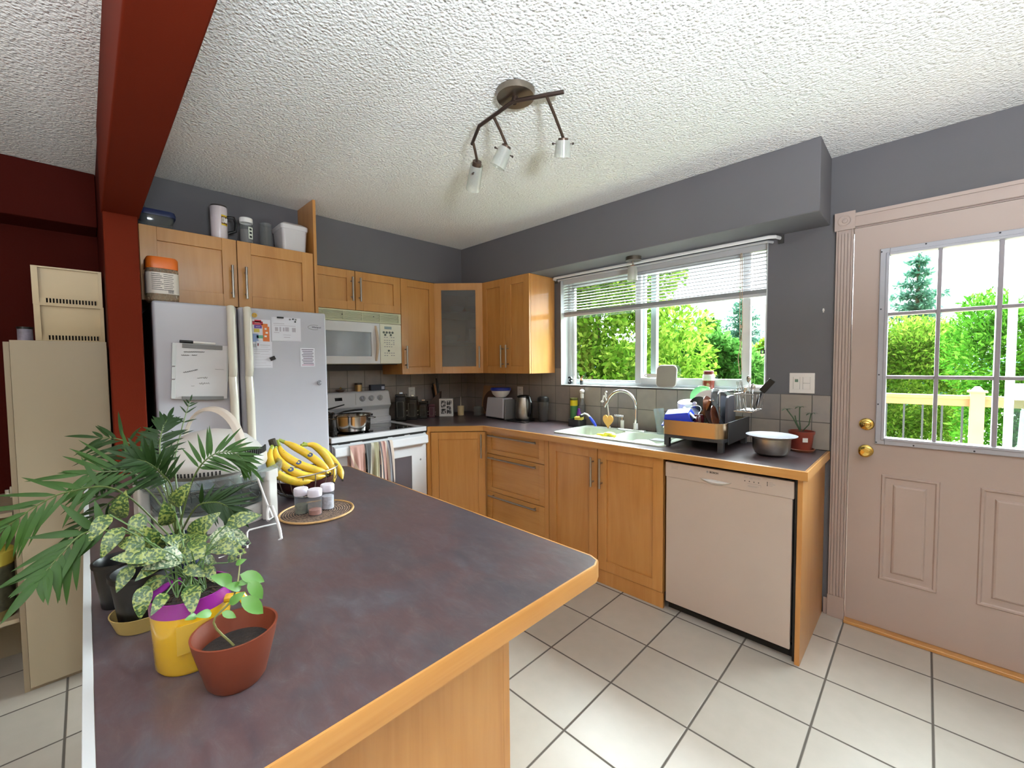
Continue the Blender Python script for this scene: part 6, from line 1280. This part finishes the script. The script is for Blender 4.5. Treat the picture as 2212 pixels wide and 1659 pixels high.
b.tube(A_, .0145, 4, flat=.42); tag(b.build('handle', mat('handle_white', 'B8ACA0', .35), ld, bevel=.002), 'arched flat handle')
b = MB(); b.lathe([(.012, 0), (.012, .018), (0, .019)], tuple(Vector(oc)+Vector((.05, -.143, .172))), 16, (.33, -.94, 0), cap0=True); tag(b.build('dial', M_['black'], ld), 'black dial')
b = MB(); ca = math.radians(42); cc = Vector((math.cos(ca), math.sin(ca), 0)); b.M = T(oc[0]+cc.x*.185, oc[1]+cc.y*.185, PT, ca); b.prism(rrect(-.014, -.024, .014, .024, (.008,)*4), 0, .150); b.prism(rrect(-.020, -.030, .016, .030, (.01,)*4), .128, .156); b.M = Matrix(); tag(b.build('side_post', wp, t, bevel=.003), 'white side post')
for ca in (math.radians(162), math.radians(282)):
    b = MB(); b.M = T(oc[0]+.185*math.cos(ca), oc[1]+.185*math.sin(ca), PT, ca); b.prism(rrect(-.014, -.024, .014, .024, (.008,)*4), 0, .150); b.M = Matrix(); tag(b.build('side_post', wp, t, bevel=.003), 'white side post')
t = thing('wire_stand', (2.15, -2.55, .912), 'bent white wire stand beside the halogen oven', 'wire stand')
wm = mat('white_wire', 'D6D4D4', .3)
MB().tube(WIRE1, .0042, 8).build('outer_wire', wm, t); MB().tube(WIRE2, .0026, 8).build('inner_wire', wm, t); MB().tube(WIRE3, .003, 8).build('prop_wire', wm, t)
# basket
t = thing('fruit_basket', (1.80, -2.29, .91), 'round wire fruit basket with a dark maroon inside, holding bananas', 'basket')
bc = (1.778, -2.272, PT); wire = mat('bronze_wire', '8A8074', .3, .8)
b = MB()
b.tube([(bc[0]+.120*math.cos(a), bc[1]+.120*math.sin(a), bc[2]+.088+.012*math.sin(a*1+.9)) for a in np.linspace(0, 2*PI, 40, endpoint=False)], .003, 8, True)
b.tube([(bc[0]+.060*math.cos(a), bc[1]+.060*math.sin(a), bc[2]+.003) for a in np.linspace(0, 2*PI, 30, endpoint=False)], .0028, 8, True)
for i in range(18):
    a = 2*PI*i/18; b.tube([(bc[0]+r*math.cos(a), bc[1]+r*math.sin(a), bc[2]+z+(.012*math.sin(a+.9) if z > .08 else 0)) for r, z in ((.060, .003), (.088, .014), (.108, .040), (.117, .066), (.120, .088))], .0018, 6)
b.build('wires', wire, t)
tag(MB().lathe([(0, .010), (.055, .010), (.082, .022), (.100, .046), (.107, .068), (.104, .068), (.096, .045), (.077, .026), (0, .014)], bc, 40).build('liner', mat('maroon_liner', '3A1216', .35), t), 'dark maroon liner bowl')
def bananam():
    m, nt, bs, o = newmat('banana_skin'); co = objco(nt); n = N(nt, 'ShaderNodeTexNoise', Scale=22.0, Detail=4.0); nt.links.new(co, n.inputs['Vector']); n2 = N(nt, 'ShaderNodeTexNoise', Scale=120.0, Detail=3.0); nt.links.new(co, n2.inputs['Vector'])
    c = ramp(nt, n.outputs[0], [(.25, 'A8A030'), (.45, 'CFA82C'), (.7, 'DDB83C')]); c = mixc(nt, ramp(nt, n2.outputs[0], [(.27, (1, 1, 1, 1)), (.31, (0, 0, 0, 1))]), c, lin('6A4A1C'))
    nt.links.new(c, bs.inputs['Base Color']); bs.inputs['Roughness'].default_value = .42; return m
bm_ = bananam(); grn = mat('banana_green', '8E9C3A', .5, var=.15); bst = mat('banana_tip', '2E2416', .8)
def smooth(pts, n=14):
    P = [Vector(p) for p in pts]; P = [P[0]*2-P[1]]+P+[P[-1]*2-P[-2]]; out = []
    seg = len(P)-3
    for i in range(n+1):
        u = i/n*seg; k = min(int(u), seg-1); f = u-k; a, b_, c_, d_ = P[k:k+4]
        out.append(tuple(.5*((2*b_)+(c_-a)*f+(2*a-5*b_+4*c_-d_)*f*f+(3*b_-a-3*c_+d_)*f**3)))
    return out
def bunch(name, lists, label, crown):
    t = thing(name, lists[0][0], label, 'bananas', 'banana bunches in the wire basket')
    for L_ in lists:
        pts = smooth(L_, 18); n = len(pts); rad = []
        for i in range(n):
            u = i/(n-1); rad.append(.0055+(.0175-.0055)*min(1, max(0, (u-.10)/.22))**.7 if u < .8 else .0175*max(.18, 1-((u-.8)/.2)**1.6))
        b = MB(); b.tube(pts, rad, 6); o = b.build('banana', bm_, t, sub=1, smooth=0); 
        for p in o.data.polygons: p.use_smooth = True
        q = MB(); q.tube([pts[-1], tuple(Vector(pts[-1])+(Vector(pts[-1])-Vector(pts[-2])).normalized()*.006)], .0036, 8); q.build('tip', bst, o)
        q = MB(); q.tube(pts[:3], [.0062, .0064, .0078], 8); q.build('neck', grn, o)
    if crown:
        q = MB(); p = Vector(lists[0][0]); q.tube([tuple(p+Vector((0, -.004, .016))), tuple(p+Vector((0, 0, 0))), tuple(p+Vector((.008, .004, -.012)))], [.012, .013, .010], 10); tag(q.build('crown', bst, t), 'dark stem end')
    return t
t1 = bunch('banana_bunch', BAN_A, 'main banana bunch in the wire basket, stem end up at the left', True)
t2 = bunch('banana_bunch', BAN2, 'small pair of bananas at the right of the wire basket', False)
bl_ = mat('sticker_blue', '20386E', .4); sy = mat('sticker_yellow', 'D8C84A', .4)
for L_, u in ((BAN_A[3], .55), (BAN_A[2], .52), (BAN_A[1], .50)):
    p = Vector(smooth(L_, 20)[int(20*u)]); d = (CAMLOC-p).normalized(); d = (d+Vector((0, 0, .5))).normalized(); p = p+d*.0145
    q = MB(); q.lathe([(0, .0012), (.0075, .0006), (.0085, 0), (.0085, -.002)], tuple(p), 18, tuple(d), sx=1.15); q.build('sticker', bl_, t1)
    q = MB(); q.lathe([(0, .0018), (.0028, .0016), (.003, 0)], tuple(p), 12, tuple(d)); q.build('sticker_mark', sy, t1)
# mat and spice jars
def rings_mat():
    m, nt, bs, o = newmat('woven_mat'); co = objco(nt); sp = N(nt, 'ShaderNodeVectorMath', operation='LENGTH'); nt.links.new(co, sp.inputs[0])
    w_ = N(nt, 'ShaderNodeMath', operation='MULTIPLY'); w_.inputs[1].default_value = 820.; nt.links.new(sp.outputs['Value'], w_.inputs[0]); s_ = N(nt, 'ShaderNodeMath', operation='SINE'); nt.links.new(w_.outputs[0], s_.inputs[0])
    n = N(nt, 'ShaderNodeTexNoise', Scale=160.0); nt.links.new(co, n.inputs['Vector']); a = N(nt, 'ShaderNodeMath', operation='MULTIPLY_ADD'); a.inputs[1].default_value = .25; nt.links.new(s_.outputs[0], a.inputs[0]); nt.links.new(n.outputs[0], a.inputs[2])
    nt.links.new(ramp(nt, a.outputs[0], [(.3, '2A201C'), (.5, '4A362E'), (.75, '8A705A')]), bs.inputs['Base Color']); bs.inputs['Roughness'].default_value = .8; bump(nt, bs, a.outputs[0], .6, .003); return m
t = thing('woven_mat', (2.028, -2.318, .91), 'round dark woven mat with a tan rim under the spice jars', 'mat')
mc = (2.028, -2.318, PT); MB().lathe([(0, 0), (.110, 0), (.110, .0035), (0, .0035)], mc, 64).build('weave', rings_mat(), t)
b = MB(); b.tube([(mc[0]+.113*math.cos(a), mc[1]+.113*math.sin(a), mc[2]+.0035) for a in np.linspace(0, 2*PI, 72, endpoint=False)], .0036, 8, True); tag(b.build('rim', mat('tan_rattan', 'B08A58', .6, var=.2, scale=60), t), 'tan rattan rim')
for i, (x, y, nm, cc_, lv_) in enumerate([(2.012, -2.362, 'grey green herbs', '6E6E58', .030), (2.058, -2.335, 'pink-brown spice', 'A87060', .018), (2.030, -2.283, 'white salt', 'E0DEE2', .045)]):
    t = thing('spice_jar', (x, y, PT+.0036), ['clear spice jar with grey-green herbs, left of the three on the mat', 'clear spice jar with pink-brown spice, front of the three on the mat', 'clear spice jar with white salt, back right of the three on the mat'][i], 'jar', 'spice jars on the woven mat')
    c = (x, y, PT+.0037)
    MB().lathe([(0, 0), (.0195, 0), (.0205, .004), (.0205, .064)], c, 32).build('jar', glassmat('spice_clear', 'E6E8EC', .04, .08, .10, 'D8DCE4'), t)
    MB().lathe([(0, .003), (.0188, .003), (.0188, lv_), (0, lv_+.002)], c, 28).build('contents', mat('spice_'+cc_, cc_, .9, var=.25, scale=90), t)
    MB().lathe([(.0215, .062), (.022, .066), (.022, .082), (.020, .085), (0, .085)], c, 32).build('lid', mat('lilac_white_lid', 'D6D0DC', .4), t)
# ---------------- potted plants ----------------
pdk = mat('dark_palm_leaf', '182E0C', .55, spec=.2, var=.25, scale=8); pmd = mat('palm_leaf', '284414', .52, spec=.2, var=.25, scale=8); stm = mat('palm_stem', '4A5A2A', .5, var=.2)
t = thing('potted_palm', (2.31, -2.72, .91), 'parlour palm with long feathery fronds in a dark blue pot on the peninsula', 'plant')
pc_ = (2.322, -2.716, PT)
MB().lathe([(0, 0), (.034, 0), (.046, .10), (.049, .102), (.049, .118), (.046, .118), (.043, .10), (0, .098)], pc_, 36).build('pot', mat('navy_pot', '141C3C', .35, coat=.3), t)
MB().lathe([(0, .110), (.044, .107)], pc_, 24).build('soil', M_['soil'], t)
b = MB(T(2.345, -2.745, PT+.112, .5, .3)); b.box(-.008, -.001, 0, .008, .001, .030); tag(b.build('plant_tag', M_['plastic'], t, smooth=0), 'white plant tag')
base_ = Vector((pc_[0], pc_[1], PT+.105))
FLEN = [.110, .095, .028, .050, .070, .062, .090, .085, .080, .075, .060]
for fi, fl in enumerate(FR):
    pts = smooth([tuple(base_+Vector((.01*math.cos(fi), .01*math.sin(fi), 0)))]+fl[1:], 26); b = MB(); b.tube(pts, [.0022-.0014*i/26 for i in range(27)], 5)
    o = b.build('frond_stem', stm, t); lf = MB(); g = np.random.default_rng(fi+1); LL = FLEN[fi]; n = len(pts)
    wide = .013 if fi in (7,) else (.0085 if fi in (0, 6) else (.004 if fi == 2 else .0075))
    for k in range(int(n*.34), n, 2 if fi in (0, 1, 6, 7, 8) else (3 if fi == 2 else 1)):
        p = Vector(pts[k]); tg = (Vector(pts[min(k+1, n-1)])-Vector(pts[k-1])).normalized(); vw = Vector((.86, -.1, .45)); sd = tg.cross(vw).normalized(); u = (k-n*.34)/(n*.66)
        for s_ in (-1, 1):
            L2 = LL*(math.sin(PI*min(.95, .22+u*.75))**.7)*(.85+.3*g.random()); d = (tg*(.55+.5*u)+sd*s_*(.85-.35*u)+Vector((.1*g.normal(), .1*g.normal(), -.22+.12*g.normal()))).normalized()
            leaf(lf, p, p+d*L2, wide*(.85+.3*g.random()), tuple(vw), .10, 6, .62)
    e_ = Vector(pts[-1]); tg = (Vector(pts[-1])-Vector(pts[-3])).normalized(); leaf(lf, e_, e_+tg*LL*.8, wide, (1, 0, .4), .1, 6)
    lf.build('leaflets', pmd if fi in (0, 6, 7, 4) else pdk, o, smooth=80)
def varieg(name, base, spots, sc):
    m, nt, bs, o = newmat(name); co = objco(nt, (1, 1, 1)); v = N(nt, 'ShaderNodeTexVoronoi', Scale=sc); nt.links.new(co, v.inputs['Vector']); n = N(nt, 'ShaderNodeTexNoise', Scale=sc*.8, Detail=6.0); nt.links.new(co, n.inputs['Vector'])
    a = N(nt, 'ShaderNodeMath', operation='MULTIPLY_ADD'); a.inputs[1].default_value = .5; nt.links.new(v.outputs['Distance'], a.inputs[0]); nt.links.new(n.outputs[0], a.inputs[2])
    nt.links.new(ramp(nt, a.outputs[0], [(.72, base), (.86, spots), (.95, spots)]), bs.inputs['Base Color']); bs.inputs['Roughness'].default_value = .4; bump(nt, bs, a.outputs[0], .4, .003); return m
g = np.random.default_rng(21)
for i in range(16):
    a = g.random()*6.28; r_ = .022+.045*g.random(); h_ = .02+.085*g.random(); p = Vector((2.603+r_*math.cos(a), -2.736+r_*math.sin(a), .9106+.112+h_)); d = Vector((math.cos(a)*.8, math.sin(a)*.8, .35-.9*g.random())).normalized(); L_ = .035+.022*g.random(); LV.append([tuple(p), tuple(p+d*L_)])
va = varieg('variegated_leaf', '26421A', '747E3C', 260.); vb = varieg('pale_variegated_leaf', '40583A', '9AA080', 280.)
t = thing('variegated_plant', (2.60, -2.736, .91), 'leafy plant with yellow-speckled leaves in a yellow cup with a purple rim', 'plant')
yc = (2.603, -2.736, PT); ycm = mat('yellow_glaze', 'D2A81E', .25, coat=.5)
MB().lathe([(0, 0), (.046, 0), (.050, .006), (.055, .098), (.052, .098), (.047, .008), (0, .006)], yc, 48).build('cup', ycm, t)
tag(MB().lathe([(.0552, .096), (.0565, .120), (.0535, .120), (.0515, .094)], yc, 48).build('purple_rim', mat('purple_glaze', '8A2A86', .25, coat=.5), t), 'purple rim band')
b = MB(); ha = math.radians(50); hd = Vector((math.cos(ha), math.sin(ha), 0)); C0 = Vector(yc); b.tube([tuple(C0+hd*.052+Vector((0, 0, .098))), tuple(C0+hd*.080+Vector((0, 0, .100))), tuple(C0+hd*.096+Vector((0, 0, .075))), tuple(C0+hd*.090+Vector((0, 0, .045))), tuple(C0+hd*.052+Vector((0, 0, .025)))], .0075, 10); b.build('handle', ycm, t)
b = MB(); M2 = T(*yc, math.radians(-8)); b.M = M2; b.box(.0535, -.020, .040, .0555, .022, .085); tag(b.build('cup_label', mat('ochre_label', 'B89434', .5), t), 'faded square label')
MB().lathe([(0, .112), (.052, .110)], yc, 24).build('soil', M_['soil'], t)
b = MB(T(*yc)); g = np.random.default_rng(9)
for i in range(60): a = g.random()*6.28; r = .048*g.random()**.5; p = Vector((r*math.cos(a), r*math.sin(a), .110)); b.tube([tuple(p), tuple(p+Vector((g.normal()*.008, g.normal()*.008, .003+.004*g.random())))], .0012, 4)
tag(b.build('mulch', mat('mulch_brown', '3A2A1C', .9, var=.5), t), 'brown bark mulch')
b = MB(); root = Vector((yc[0], yc[1], PT+.112))
for i, (p0, p1) in enumerate(LV):
    p0 = Vector(p0); mid = (root+p0)/2+Vector((0, 0, .02)); b.tube(smooth([tuple(root+Vector((.02*math.cos(i*2.4), .02*math.sin(i*2.4), 0))), tuple(mid), tuple(p0)], 8), .0011, 5)
b.build('stems', mat('green_stem', '4A6632', .5), t)
for i, (p0, p1) in enumerate(LV):
    q = MB(); d = Vector(p1)-Vector(p0); leaf(q, p0, p1, d.length*(.62 if i in (6, 8, 9) else .5), (.85, -.1, .55), .22, 8, .7); q.build('leaf', vb if i in (6, 8) else va, t, smooth=80)
# dark nursery pots behind
t = thing('nursery_pot', (2.37, -2.79, .91), 'black nursery pot behind the yellow cup, in a tan saucer', 'pot')
MB().lathe([(0, .012), (.036, .012), (.046, .095), (.049, .096), (.049, .106), (.045, .106), (.042, .095), (.033, .016), (0, .016)], (2.415, -2.785, PT), 36).build('pot', M_['black'], t)
MB().lathe([(0, 0), (.040, 0), (.050, .030), (.048, .030), (.038, .004), (0, .004)], (2.415, -2.785, PT), 36).build('saucer', mat('tan_saucer', 'A08850', .5), t)
tag(MB().lathe([(0, .0), (.030, .0), (.040, .085), (.043, .086), (.043, .094), (.039, .094), (.036, .085), (.028, .004), (0, .004)], (2.285, -2.812, PT), 32).build('empty_pot', M_['black']), 'small empty black pot at the left edge of the peninsula', 'pot')
# sprout in brown bowl
t = thing('seedling_bowl', (2.725, -2.695, .91), 'thin green seedling in a brown bowl at the front of the peninsula', 'plant')
sc0 = (2.716, -2.698, PT); MB().lathe([(0, 0), (.034, 0), (.040, .008), (.054, .064), (.058, .084), (.055, .084), (.050, .064), (.036, .014), (0, .010)], sc0, 48).build('bowl', mat('brown_clay', '6A2E18', .5, coat=.1), t)
MB().lathe([(0, .056), (.048, .054)], sc0, 24).build('soil', M_['soil'], t)
b = MB(); b.tube(smooth([(2.715, -2.70, PT+.054)]+SPR, 20), [.0018-.001*i/20 for i in range(21)], 6); b.build('stem', mat('sprout_stem', '7A7A4A', .5), t)
q = MB()
for i, (p0, p1) in enumerate(SPL): L_ = (Vector(p1)-Vector(p0)).length; leaf(q, p0, p1, L_*.5, (.8, -.1, .6), .15, 6, .8)
q.build('leaves', mat('sprout_leaf', '4E7A34', .45, var=.2), t, smooth=80)
b = MB(); e_ = Vector(SPR[-1])
for dx, dz in ((0, 0), (.004, .006), (.010, .010), (-.003, -.008), (.001, -.018)): b.sphere(tuple(e_+Vector((.002, dx, dz))), .0028, 8, 6)
b.build('buds', M_['ink'], t)
